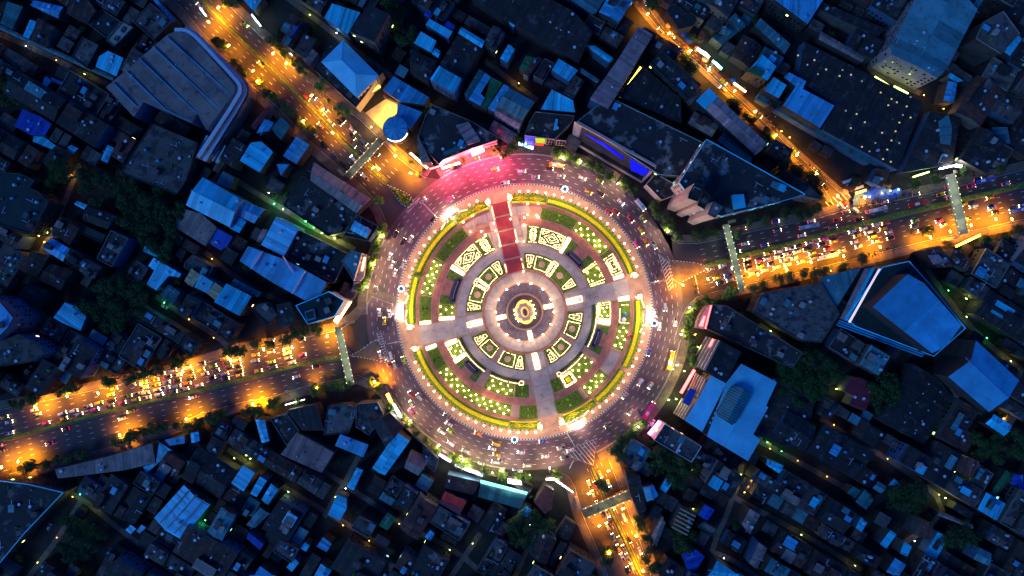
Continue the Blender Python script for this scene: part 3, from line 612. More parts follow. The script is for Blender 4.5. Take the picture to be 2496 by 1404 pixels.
# ring C
def lawnC(a0, a1, label): t = bed(243, (a0+a1)/2, label); patch(t, 'lawn', 'lawn', 229, 257, a0, a1, .16, .25); star_lamps(t, 230, 256, a0+.5, a1-.5, 8, '', '')
topiary(229, 257, 60, 80.5, 'large green bed of clipped diamonds right of the red walk'); lawnC(37, 59.6, 'outer lawn of ball lamps, upper-right quarter')
t = bed(245, 28, 'nested rectangles of string lights near the right gate'); patch(t, 'lawn', 'lawn', 229, 257, 22, 36.6, .16, .25)
rope(t, [rect(231, 256, 22.5, 33.5), rect(234.5, 252.5, 24, 32), rect(238, 249, 25.5, 30.5), [(240, 28), (247, 28)]], w=.36)
t = bed(244, 20.4, 'bright strip of string lights above the right gate', 'light display', 'light_display'); patch(t, 'base', 'white_paint', 230, 257, 19.3, 21.6, .2, .34); litstrip(t, 230, 257, 19.3, 21.6)
topiary(229, 257, 126.5, 148.5, 'large dark bed of clipped diamonds, upper-left quarter'); lawnC(149, 170.5, 'outer lawn of ball lamps, upper-left quarter'); topiary(229, 257, 171, 185, 'dark green bed beside the left gate', m='hedge_dark')
t = bed(243, 186.2, 'short bright bar of string lights above the left gate', 'light display', 'light_display'); patch(t, 'base', 'white_paint', 230, 257, 185.1, 187.4, .2, .34); litstrip(t, 230, 257, 185.1, 187.4)
t = bed(243, 200.6, 'short bright bar of string lights below the left gate', 'light display', 'light_display'); patch(t, 'base', 'white_paint', 230, 257, 199.4, 201.8, .2, .34); litstrip(t, 230, 257, 199.4, 201.8)
topiary(229, 257, 202, 214, 'dark green bed below the left gate', m='hedge_dark'); lawnC(214.3, 262, 'long outer lawn of ball lamps, lower-left quarter')
topiary(229, 262, 267, 277, 'leafy green bed left of the bottom gate')
t = bed(245, 7.6, 'double bar of string lights below the right gate', 'light display', 'light_display'); patch(t, 'base', 'white_paint', 230, 257, 6.3, 9, .2, .34); litstrip(t, 230, 257, 6.3, 9)
t = bed(243, 1, 'lawn with light bars round the teal stall'); patch(t, 'lawn', 'lawn', 229, 257, -7, 6, .16, .25); rope(t, [[(232, -6), (232, 2)], [(231, -6.3), (256, -6.3)], [(236, 4), (253, 4)]], w=.42, hedge=False)
lawnC(-22, -7.3, 'outer lawn of ball lamps below the teal stall'); lawnC(-53, -37.5, 'outer lawn of ball lamps, lower-right quarter'); topiary(229, 262, -72, -56, 'leafy green bed right of the bottom gate')
# outer hedge ring: yellow band on green, split at the gates
def hedge_arc(a0, a1, label, fancy=False):
    t = bed(276, (a0+a1)/2, label, 'hedge', 'ring_hedge'); x0, y0 = local(t)
    patch(t, 'green_hedge', 'hedge_green', 266.5, 287, a0, a1, .16, .55, n=max(3, int((a1-a0)/2)))
    if fancy:
        rm = 277
        patch(t, 'yellow_edge', 'hedge_yellow', 266.5, 270, a0+.3, a1-.3, .5, .85)
        for s_ in (.27, .73):
            am = a0+(a1-a0)*s_; rope(t, [[(rm-5, am), (rm, am+3.6), (rm+5, am), (rm, am-3.6), (rm-5, am)], [(rm-2, am), (rm, am+1.6), (rm+2, am), (rm, am-1.6), (rm-2, am)]], .75, .4, 'hedge_yellow', 0, 'yellow_diamond', False)
    else: patch(t, 'yellow_hedge', 'hedge_yellow', 272, 280, a0+.3, a1-.3, .5, .95, n=max(3, int((a1-a0)/2)))
    b = MB()
    for a in np.arange(a0+1.4, a1-1, 2.05):
        p = P2(288.5, a+R.uniform(-.2, .2)); b.ball((p[0]-x0, p[1]-y0, .6), R.uniform(.35, .55), 6, 4, None, R.uniform(.5, 1.2))
    b.obj('edge_shrubs', 'hedge_dark', t, kind='stuff')
hedge_arc(20, 78.5, 'yellow-striped ring hedge, upper-right arc'); hedge_arc(79, 97, 'ornamental yellow-diamond hedge right of the red walk', True); hedge_arc(109, 127, 'ornamental yellow-diamond hedge left of the red walk', True)
hedge_arc(128, 186, 'yellow-striped ring hedge, upper-left arc'); hedge_arc(200, 262, 'yellow-striped ring hedge, lower-left arc'); hedge_arc(262.5, 277, 'ornamental yellow-diamond hedge left of the bottom gate', True)
hedge_arc(290, 308, 'ornamental yellow-diamond hedge right of the bottom gate', True); hedge_arc(309, 329, 'yellow-striped ring hedge, short lower-right arc'); hedge_arc(331, 366, 'yellow-striped ring hedge right of the teal stall')
# gates at the ends of the walks
for a in (T, T+90, T+180, T+270):
    nm = {T: 'right', T+90: 'top', T+180: 'left', T+270: 'bottom'}[a]
    for s_, side in ((-1, 'clockwise'), (1, 'anticlockwise')):
        da = 5.3; t = empty('gate_pylon', (*P2(281, a+s_*da), 0)); x0, y0 = local(t)
        b = MB(); b.box((0, 0, 1.3), (1.8, 1.8, 2.6), radians(a)); b.obj('pier', 'wall_beige', t); b = MB(); b.box((0, 0, 2.75), (2.2, 2.2, .3), radians(a)); b.obj('lit_cap', 'e_string', t)
        rope(t, [[(272, a+s_*(da-.2)), (277, a+s_*(da+1.2)), (285, a+s_*(da+1.3)), (289, a+s_*(da-.5)), (291, a+s_*(da-.3))]], w=.5, hedge=False)
        lamp_light(t, (0, 0, 4.5), 1400, (1, .62, .36), .5)
        reg(t, '', 'gate pier', 'lit piers at the park gates', label='lit stone gate pier on the %s side of the %s park gate' % (side, nm))
rw = bed(200, T+90, 'string lights edging the red walk', 'light display', 'light_display')
rope(rw, [[(r, T+90+s_*math.degrees(21/r)) for r in np.arange(a_, b_, 4)] for s_ in (-1, 1) for a_, b_ in ((106, 134), (170, 206), (236, 274))], w=.45, hedge=False)
# four floodlit flag walls
for a, nm in ((127.5, 'upper-left'), (180, 'left'), (-2, 'right'), (295, 'lower-right')):
    t = empty('flag_wall', (*P2(300, a), 0)); x0, y0 = local(t)
    patch(t, 'wall', 'white_paint', 295, 298, a-4.5, a+4.5, .2, 1.2)
    rope(t, [[(296.5+abs(k)*.0, a+k*.8) for k in range(-6, 7)], [(297-abs(k)*1.5, a+k) for k in range(4, 9)], [(297-abs(k)*1.5, a+k) for k in range(-8, -3)]], z=1.3, w=.55, hedge=False)
    for k in range(5):
        aa = a-3.6+k*1.8; p = P2(288, aa); b = MB(); b.cyl((p[0]-x0, p[1]-y0), .09, .2, 9, 6, .05); fp = b.obj('flagpole', 'steel', t)
        b = MB(); b.box((p[0]-x0+.8, p[1]-y0, 8.2), (1.5, .06, .9), radians(20)); b.obj('flag', 'cloth_red' if k % 2 else 'cloth_white', fp)
    b = MB()
    for k in range(4): p = P2(299.5, a-2.4+k*1.6); b.box((p[0]-x0, p[1]-y0, .75), (1.5, .8, .35), radians(a))
    b.obj('floodlight', 'e_flood', t)
    p = P2(302, a); lamp_light(t, (p[0]-x0, p[1]-y0, 3.0), 9000, (1, .72, .5), .6)
    reg(t, '', 'flag wall', 'floodlit flag walls on the park rim', label='curved floodlit wall with flagpoles on the %s rim of the park' % nm)
# four high mast lamps on the kerb
for px, py, nm in ((978, 704, 'left'), (1377, 461, 'upper'), (1595, 788, 'right'), (1254, 1072, 'bottom')):
    x, y = W(px, py, 22); t = empty('high_mast_lamp', (x, y, 0))
    b = MB(); b.cyl((0, 0), .35, 0, 22, 10, .18); b.obj('mast', 'steel', t); b = MB(); b.cyl((0, 0), 1.1, 21.6, 22.3, 16); b.obj('ring_frame', 'steel', t)
    for k in range(10):
        b = MB(); b.box((1.65*cos(k*pi/5), 1.65*sin(k*pi/5), 22.0), (.7, .28, .25), k*pi/5); b.obj('floodlight', 'e_cool', t)
    lamp_light(t, (0, 0, 21), 24000, (1, .66, .60), .5)
    reg(t, '', 'mast lamp', 'high mast lamps on the park kerb', label='tall mast with a ring of white floodlights on the %s kerb of the park' % nm)
# warm light of the park: globes, and added fill lights over the string beds
for a, r in [(30, 120), (75, 190), (135, 190), (165, 240), (205, 190), (240, 230), (262, 120), (300, 190), (330, 230), (350, 190), (100, 250), (20, 60), (200, 60)]: pass
# ------------------------------------------------------------ roof furniture (shared meshes)
def msh(fn, name, m, smooth=False): b = MB(); fn(b); return b.mesh(name, m, smooth)
ROOFKIT = {
 'water_tank': [msh(lambda b: (b.cyl((0, 0), .85, .3, 1.9, 12), b.cyl((0, 0), .85, 1.9, 2.15, 12, .3)), 'water_tank', 'tank_steel'), msh(lambda b: (b.cyl((0, 0), .75, .2, 1.6, 12), b.cyl((0, 0), .75, 1.6, 1.8, 12, .35)), 'water_tank_blue', 'm_blue')],
 'ac_unit': [msh(lambda b: (b.box((0, 0, .55), (1.3, .8, .9)), b.cyl((.2, 0), .3, 1.0, 1.06, 8)), 'ac_unit', 'plastic_white'), msh(lambda b: b.box((0, 0, .5), (1.0, .7, .8)), 'ac_unit_grey', 'm_slate')],
 'satellite_dish': [msh(lambda b: (b.cyl((0, 0), .08, 0, .7, 5), b.cyl((0, 0), .25, .7, 1.0, 12, .95, cap=False), b.cyl((0, 0), .2, .72, .95, 12, .9)), 'satellite_dish', 'plastic_white')],
 'stair_hut': [msh(lambda b: (b.box((0, 0, 1.2), (2.6, 3.2, 2.4)), b.box((0, 0, 2.5), (3.0, 3.6, .18))), 'stair_hut', 'wall_grey'), msh(lambda b: (b.box((0, 0, 1.1), (2.4, 2.8, 2.2)), b.box((0, 0, 2.3), (2.9, 3.4, .15))), 'stair_hut_pale', 'concrete_pale')],
 'roof_vent': [msh(lambda b: (b.cyl((0, 0), .3, 0, .6, 8), b.cyl((0, 0), .5, .6, 1.0, 8, .2)), 'roof_vent', 'tank_steel')],
 'laundry_shed': [msh(lambda b: (b.box((0, 0, 2.1), (3.4, 4.4, .12)), [b.box((x, y, 1), (.12, .12, 2)) for x in (-1.6, 1.6) for y in (-2, 2)]), 'laundry_shed', 'm_mid'), msh(lambda b: (b.box((0, 0, 2.0), (4.2, 3.0, .12)), [b.box((x, y, 1), (.12, .12, 2)) for x in (-2, 2) for y in (-1.4, 1.4)]), 'laundry_shed_bright', 'm_blue'), msh(lambda b: (b.box((0, 0, 2.0), (3.0, 3.6, .12)), [b.box((x, y, 1), (.12, .12, 2)) for x in (-1.4, 1.4) for y in (-1.7, 1.7)]), 'laundry_shed_brown', 'm_rust')],
 'pipe_run': [msh(lambda b: (b.box((0, 0, .3), (5, .25, .25)), b.box((1.2, 1.0, .3), (.25, 2.2, .22))), 'pipe_run', 'tank_steel')],
 'planter': [msh(lambda b: (b.box((0, 0, .25), (2.2, .9, .5)), [b.ball((x, 0, .7), .5, 6, 4) for x in (-.7, 0, .7)]), 'planter', 'topiary')],
}
def kit(t, x, y, z, rz, w=None):
    n = R.choices(['water_tank', 'ac_unit', 'satellite_dish', 'stair_hut', 'roof_vent', 'laundry_shed', 'pipe_run', 'planter'], [4, 5, 2, 1.6, 1.5, 1.8, 2, .8])[0] if w is None else w
    return link(n, R.choice(ROOFKIT[n]), t, None, (x, y, z), rz+R.choice((0, pi/2)))
def longdir(P):
    best = (0, 0)
    for i in range(len(P)):
        a, b = P[i], P[(i+1) % len(P)]; l = hypot(b[0]-a[0], b[1]-a[1])
        if l > best[0]: best = (l, atan2(b[1]-a[1], b[0]-a[0]))
    return best[1]
def extents(P, ang):
    c, s = cos(ang), sin(ang); u = [p[0]*c+p[1]*s for p in P]; v = [-p[0]*s+p[1]*c for p in P]; return min(u), max(u), min(v), max(v)
def banded(P, ang, step, zf, mb, var=.33, rib=True, lift=.03, ribw=.16, ribh=.14, ribtone=1.35):
    """sheets laid side by side across ang, each its own facet with a seam between"""
    c, s = cos(ang), sin(ang); u0, u1, _, _ = extents(P, ang); n = max(1, int(round((u1-u0)/step))); st = (u1-u0)/n; base = R.uniform(.85, 1.12)
    for k in range(n):
        q = clip(clip(P, c, s, u0+st*(k+1)), -c, -s, -(u0+st*k))
        if len(q) < 3: continue
        if area(q) < 0: q = q[::-1]
        dz = R.uniform(0, lift); tn = base*R.uniform(1-var, 1+var)*(R.choice((.7, 1.35)) if R.random() < .06 else 1)
        mb.face([(x, y, zf(x, y)+dz) for x, y in q], tn)
        if rib and k:
            e = clip(clip(P, c, s, u0+st*k+ribw/2), -c, -s, -(u0+st*k-ribw/2))
            if len(e) >= 3:
                if area(e) < 0: e = e[::-1]
                i = len(mb.v); m = len(e); mb.v.extend((x, y, zf(x, y)-.05) for x, y in e); mb.v.extend((x, y, zf(x, y)+ribh) for x, y in e)
                for a in range(m): mb.f.append((i+a, i+(a+1) % m, i+m+(a+1) % m, i+m+a)); mb.t.append(base); mb.m.append(0)
                mb.f.append(tuple(range(i+m, i+2*m))); mb.t.append(base*ribtone); mb.m.append(0)
FLAT = {'c_dark', 'c_mid', 'c_patch', 'c_green', 'c_mottled', 'wall_grey', 'concrete_pale'}
def windows(t, P, z0, z1, m='glass_dark', lit=0.0, spacing=2.6, only_in=True):
    b = MB(); lb_ = MB(); c = cen(P); wx, wy = (t.location.x, t.location.y); n = len(P)
    for i in range(n):
        a, e = P[i], P[(i+1) % n]; l = hypot(e[0]-a[0], e[1]-a[1])
        if l < 3: continue
        h = atan2(e[1]-a[1], e[0]-a[0]); nx, ny = sin(h), -cos(h)
        if only_in and nx*(-(wx+(a[0]+e[0])/2))+ny*(-(wy+(a[1]+e[1])/2)) < 0: continue
        k = int(l/spacing); fl = int((z1-z0)/3.2)
        for j in range(k):
            for f_ in range(fl):
                u = (j+.5)/k; x = a[0]+(e[0]-a[0])*u; y = a[1]+(e[1]-a[1])*u; z = z0+1.8+f_*3.2
                if R.random() < .45: continue
                (lb_ if R.random() < lit else b).box((x+nx*.02, y+ny*.02, z), (spacing*.55, .12, 1.5), h)
    if b.f: b.obj('window_row', m, t, kind='stuff')
    if lb_.f: lb_.obj('lit_window_row', R.choice(('e_warm', 'e_cyan', 'e_lime')), t, kind='stuff')
def building(P, h, rm, form='auto', wallm=None, name='building', clutter=None, step=1.6, win=None, ang=None, lit=.02, rise=None, panels=False, parts=None):
    """P: footprint in world metres. One empty, wall and roof meshes, roof furniture as parts."""
    if area(P) < 0: P = P[::-1]
    c = cen(P); t = empty(name, (c[0], c[1], 0)); Q = [(x-c[0], y-c[1]) for x, y in P]; A = abs(area(Q))
    if form == 'auto': form = 'flat' if rm in FLAT else ('gable' if len(Q) == 4 and R.random() < .6 else 'mono')
    wallm = wallm or R.choice(('wall_grey', 'wall_dark', 'wall_dark', 'wall_blue'))
    w = MB(); ld = longdir(Q) if ang is None else ang
    if form == 'gable':
        u0, u1, v0, v1 = extents(Q, ld); vm = (v0+v1)/2; hw = (v1-v0)/2; rs = rise if rise is not None else min(3.0, hw*.28); s, co = sin(ld), cos(ld)
        zf = lambda x, y: h+rs*(1-abs((-x*s+y*co)-vm)/hw)
        halves = [clip(Q, -s, co, vm), clip(Q, s, -co, -vm)]; r = MB()
        for hf in halves:
            if len(hf) < 3: continue
            for i in range(len(hf)):
                a, e = hf[i], hf[(i+1) % len(hf)]
                if abs((-a[0]*s+a[1]*co)-vm) < .01 and abs((-e[0]*s+e[1]*co)-vm) < .01: continue
                w.face([(a[0], a[1], 0), (e[0], e[1], 0), (e[0], e[1], zf(*e)-.05), (a[0], a[1], zf(*a)-.05)])
            if not panels: banded(hf, ld, step, zf, r)
        if panels:
            for hf in halves:
                u0, u1, _, _ = extents(hf, ld); n = max(1, int((u1-u0)/step)); 
                for k in range(n):
                    q = clip(clip(hf, co, s, u0+(u1-u0)*(k+1)/n), -co, -s, -(u0+(u1-u0)*k/n))
                    if len(q) > 2:
                        pb = MB(); banded(q, ld, step, zf, pb, .1, False); 
                        e = clip(q, co, s, u0+(u1-u0)*k/n+.25)
                        if len(e) > 2: pb.face([(x, y, zf(x, y)+.12) for x, y in (e if area(e) > 0 else e[::-1])], .7)
                        pb.obj('roof_panel', rm, t)
        else: r.obj('roof', rm, t)
        rb = MB(); p = (co*u0-s*vm*1, s*u0+co*vm) ; ux = [(co*u-s*vm, s*u+co*vm) for u in (extents(Q, ld)[0], extents(Q, ld)[1])]
        rb.bar(ux[0], ux[1], .35, h+rs-.02, h+rs+.16); rb.obj('ridge_cap', rm, t); top = zf
    elif form == 'hip':
        u0, u1, v0, v1 = extents(Q, ld); s, co = sin(ld), cos(ld); hw = (v1-v0)/2; vm = (v0+v1)/2; rs = rise or hw*.35
        F = lambda u, v: (co*u-s*v, s*u+co*v); w.prism(Q, 0, h, top=False)
        o_ = .4; A_, B_, C_, D_ = [(*F(u, v), h-.05) for u, v in ((u0-o_, v0-o_), (u1+o_, v0-o_), (u1+o_, v1+o_), (u0-o_, v1+o_))]; r1 = (*F(u0+hw, vm), h+rs); r2 = (*F(u1-hw, vm), h+rs)
        for f_, tn in (([A_, B_, r2, r1], 1), ([C_, D_, r1, r2], 1), ([B_, C_, r2], 1), ([D_, A_, r1], 1)):
            b = MB(); b.face(f_, R.uniform(.94, 1.06)); b.obj('roof_slope', rm, t)
        rb = MB()
        for p, q in ((r1, r2), (A_, r1), (D_, r1), (B_, r2), (C_, r2)):
            v = Vector(q)-Vector(p); n = Vector((-v.y, v.x, 0)).normalized()*.16; up = Vector((0, 0, .12)); rb.face([Vector(p)-n+up, Vector(p)+n+up, Vector(q)+n+up, Vector(q)-n+up], .8)
        rb.obj('ridge_cap', rm, t); top = lambda x, y: h
    elif form == 'mono':
        s, co = sin(ld), cos(ld); u0, u1, v0, v1 = extents(Q, ld); sl = R.choice((-.06, .06, .1, -.1)); vm = (v0+v1)/2; sl = max(-1.4/(v1-v0), min(1.4/(v1-v0), sl))
        zf = lambda x, y: h+sl*((-x*s+y*co)-vm)
        for i in range(len(Q)):
            a, e = Q[i], Q[(i+1) % len(Q)]; w.face([(a[0], a[1], 0), (e[0], e[1], 0), (e[0], e[1], zf(*e)-.05), (a[0], a[1], zf(*a)-.05)])
        if panels:
            n = max(1, int((u1-u0)/step))
            for k in range(n):
                q = clip(clip(Q, co, s, u0+(u1-u0)*(k+1)/n), -co, -s, -(u0+(u1-u0)*k/n))
                if len(q) > 2:
                    pb = MB(); banded(q, ld+pi/2, 9, zf, pb, .07, False, .02)
                    e = clip(q, co, s, u0+(u1-u0)*k/n+.22)
                    if len(e) > 2: pb.face([(x, y, zf(x, y)+.12) for x, y in (e if area(e) > 0 else e[::-1])], .65)
                    pb.obj('roof_panel', rm, t)
        else:
            r = MB(); banded(Q, ld, step, zf, r); r.obj('roof', rm, t)
        top = zf
    else:
        w.prism(Q, 0, h-.02, top=False); r = MB(); r.face([(x, y, h-.02) for x, y in Q], R.uniform(.8, 1.2)); r.obj('roof_slab', rm, t)
        pm = MB(); tn = R.choice((.5, .9, 1.6, 2.2)); n = len(Q)
        for i in range(n): pm.bar(Q[i], Q[(i+1) % n], .28, h-.1+.003*i, h+.75+.003*i, tn)
        pm.obj('parapet', 'wall_grey' if parts is None else parts, t); top = lambda x, y: h
    w.obj('wall', wallm, t)
    if win or (win is None and 13 < h < 20): windows(t, Q, 1.5, h-1, lit=lit)
    n = int(A/45) if clutter is None else clutter
    if form in ('gable', 'mono', 'hip') and clutter is None: n = int(A/140)+R.choice((0, 0, 1, 2))
    n = min(n, 14); u0, u1, v0, v1 = extents(Q, ld)
    for _ in range(n):
        for _ in range(6):
            x = R.uniform(min(q[0] for q in Q), max(q[0] for q in Q)); y = R.uniform(min(q[1] for q in Q), max(q[1] for q in Q))
            if all(inside((x+dx, y+dy), Q) for dx, dy in ((1.3, 1.3), (-1.3, -1.3), (1.3, -1.3), (-1.3, 1.3))):
                kit(t, x, y, top(x, y)-.02, ld, None if form == 'flat' else R.choice(('roof_vent', 'ac_unit', 'satellite_dish', 'pipe_run', 'water_tank'))); break
    raster(P, grow=.6); return t
# ------------------------------------------------------------ traced buildings: roof outline in photo pixels at roof height
MD = {'m_bright': 'pale blue', 'm_blue': 'blue', 'm_mid': 'dull blue', 'm_slate': 'slate grey', 'm_white': 'whitish', 'm_umber': 'grey-brown', 'm_purple': 'purplish', 'm_dark': 'dark corrugated', 'm_brown': 'dark brown', 'm_red': 'red', 'm_rust': 'rusty brown', 'm_green': 'green', 'm_teal': 'teal', 'm_deep': 'deep blue', 'm_cream': 'cream', 'c_dark': 'dark concrete', 'c_mid': 'grey concrete', 'c_patch': 'patchy concrete', 'c_green': 'dark green', 'c_mottled': 'mottled concrete', 'concrete_pale': 'pale concrete'}
def px_poly(s, h):
    return [W(*map(float, t_.split(',')), h) for t_ in s.split()]
def sized(P):
    a = abs(area(P)); return 'tiny' if a < 45 else 'small' if a < 120 else 'medium' if a < 350 else 'large' if a < 1200 else 'very large'
def trace(s, h, rm, form='auto', label=None, cat='building', name='building', **k):
    P = px_poly(s, h); t = building(P, h, rm, form, name=name, **k)
    reg(t, '%s building with %s roof' % (sized(P), MD.get(rm, 'grey')), cat, 'buildings of the surrounding blocks', label=label); return t
T_ = trace
# landmark buildings with their own features
def hall():
    h = 17; t = T_("407,83 425,76 443,76 462,86 478,102 566,200 573,213 570,228 505,318 481,278 469,300 349,248 326,285 256,212", h, 'm_slate', 'mono', 'huge grey hall with blue roof ribs left of the upper-left avenue', name='sports_hall', step=9, ang=radians(-47+90), panels=True, clutter=0, wallm='wall_blue', win=False)
    c = t.location
    for a, b in (("407,90", "560,228"), ("373,114", "534,265"), ("339,142", "481,277"), ("308,174", "404,267"), ("404,267", "468,298"), ("276,202", "333,259")):
        p = W(*map(float, a.split(',')), h+.3); q = W(*map(float, b.split(',')), h+.3); r = MB(); r.bar((p[0]-c.x, p[1]-c.y), (q[0]-c.x, q[1]-c.y), .45, h-.5, h+.75); r.obj('blue_rib', 'm_blue', t)
    for k, (dz, line) in enumerate(((-.6, "425,72 448,72 468,82 486,99 577,197 585,212 582,232 482,382"), (-3.6, "450,68 474,78 492,95 588,196 597,212 594,236 497,392"))):
        L = smooth_line([W(*map(float, s_.split(',')), h+dz) for s_ in line.split()], 1)
        r = MB(); o1 = offs(L, 1.0); o2 = offs(L, -1.0)
        for i in range(len(L)-1): r.prism([(o[0]-c.x, o[1]-c.y) for o in (o2[i], o2[i+1], o1[i+1], o1[i])], h+dz-.6, h+dz)
        r.obj('curved_ledge', 'plastic_white', t)
    L = smooth_line([W(*map(float, s_.split(',')), 10) for s_ in "455,70 495,92 598,194 610,212 607,240 512,398 478,385".split()], 1)
    w = MB(); Q = L+[W(505, 318, h), W(570, 228, h), W(573, 213, h), W(478, 102, h), W(443, 76, h)]
    w.prism([(x-c.x, y-c.y) for x, y in Q], 0, 11); w.obj('lower_wall', 'm_slate', t); raster(Q, grow=1)
    for k in range(6):
        p = W(482+k*9, 372+k*5, 8); q = W(505+k*9, 330+k*5, 8); r = MB(); r.bar((p[0]-c.x, p[1]-c.y), (q[0]-c.x, q[1]-c.y), .9, 6, 8+k*.1); r.obj('white_fin', 'plastic_white', t)
    for x, y in ((430, 158), (425, 163), (318, 188), (322, 183)): p = W(x, y, h); kit(t, p[0]-c.x, p[1]-c.y, h, 0, 'roof_vent')
hall()
T_("372,302 482,348 470,392 455,440 430,475 303,425 296,418 330,365", 11, 'c_mid', 'flat', 'dark flat-roofed block just below the huge ribbed hall', clutter=14)
# hip roofed building on the avenue
T_("785,134 813,98 932,176 868,262 765,168", 11, 'c_dark', 'flat', clutter=6, wallm='wall_beige', label='dark terrace storey under the blue hipped roof by the avenue')
T_("833,103 919,182 870,236 785,151", 17, 'm_white', 'hip', label='building with a bright blue hipped roof beside the upper-left avenue', wallm='wall_beige', clutter=0)
T_("899,11 949,34 912,102 853,77", 24, 'm_dark', 'mono', label='tall dark-roofed block with barred windows near the top edge', wallm='wall_grey', clutter=0, win=True)
T_("810,9 879,31 847,83 790,43", 12, 'm_bright', 'mono', clutter=0)
# round drum
def drum():
    c = W(963, 313, 13); t = empty('round_pavilion', (*c, 0)); b = MB(); b.cyl((0, 0), 6.6, 0, 12, 32); b.obj('wall', 'wall_grey', t)
    for k in range(10):
        b = MB(); a0, a1 = 2*pi*k/10+.03, 2*pi*(k+1)/10-.03; b.face([(0, 0, 14.2)]+[(7*cos(a0+(a1-a0)*j/3), 7*sin(a0+(a1-a0)*j/3), 12.6) for j in range(4)], R.uniform(.92, 1.08)); b.obj('roof_segment', 'm_blue', t)
    b = MB(); [b.bar((7.15*cos(a), 7.15*sin(a)), (7.15*cos(a+.2), 7.15*sin(a+.2)), .25, 12, 12.9) for a in np.arange(0, 6.28, .2)]; b.obj('rim', 'm_mid', t)
    b = MB(); [b.bar((7.3*cos(a), 7.3*sin(a)), (7.3*cos(a+.13), 7.3*sin(a+.13)), .4, 10.6, 11.4) for a in np.arange(4.0, 5.9, .13)]; b.obj('light_band', 'e_whitesign', t)
    reg(t, '', 'pavilion', label='round drum-shaped pavilion with a blue wheel roof beside a floodlit yard'); raster(lring(30), True)
drum()
T_("959,185 1045,236 1034,256 975,248 933,219", 9, 'm_blue', 'mono'); T_("970,250 1030,273 1000,316 966,288", 8, 'm_blue', 'mono', clutter=0)
T_("936,206 984,232 979,254 934,234", 5, 'm_red', 'mono', clutter=0, label='narrow red awning roof over the floodlit yard')
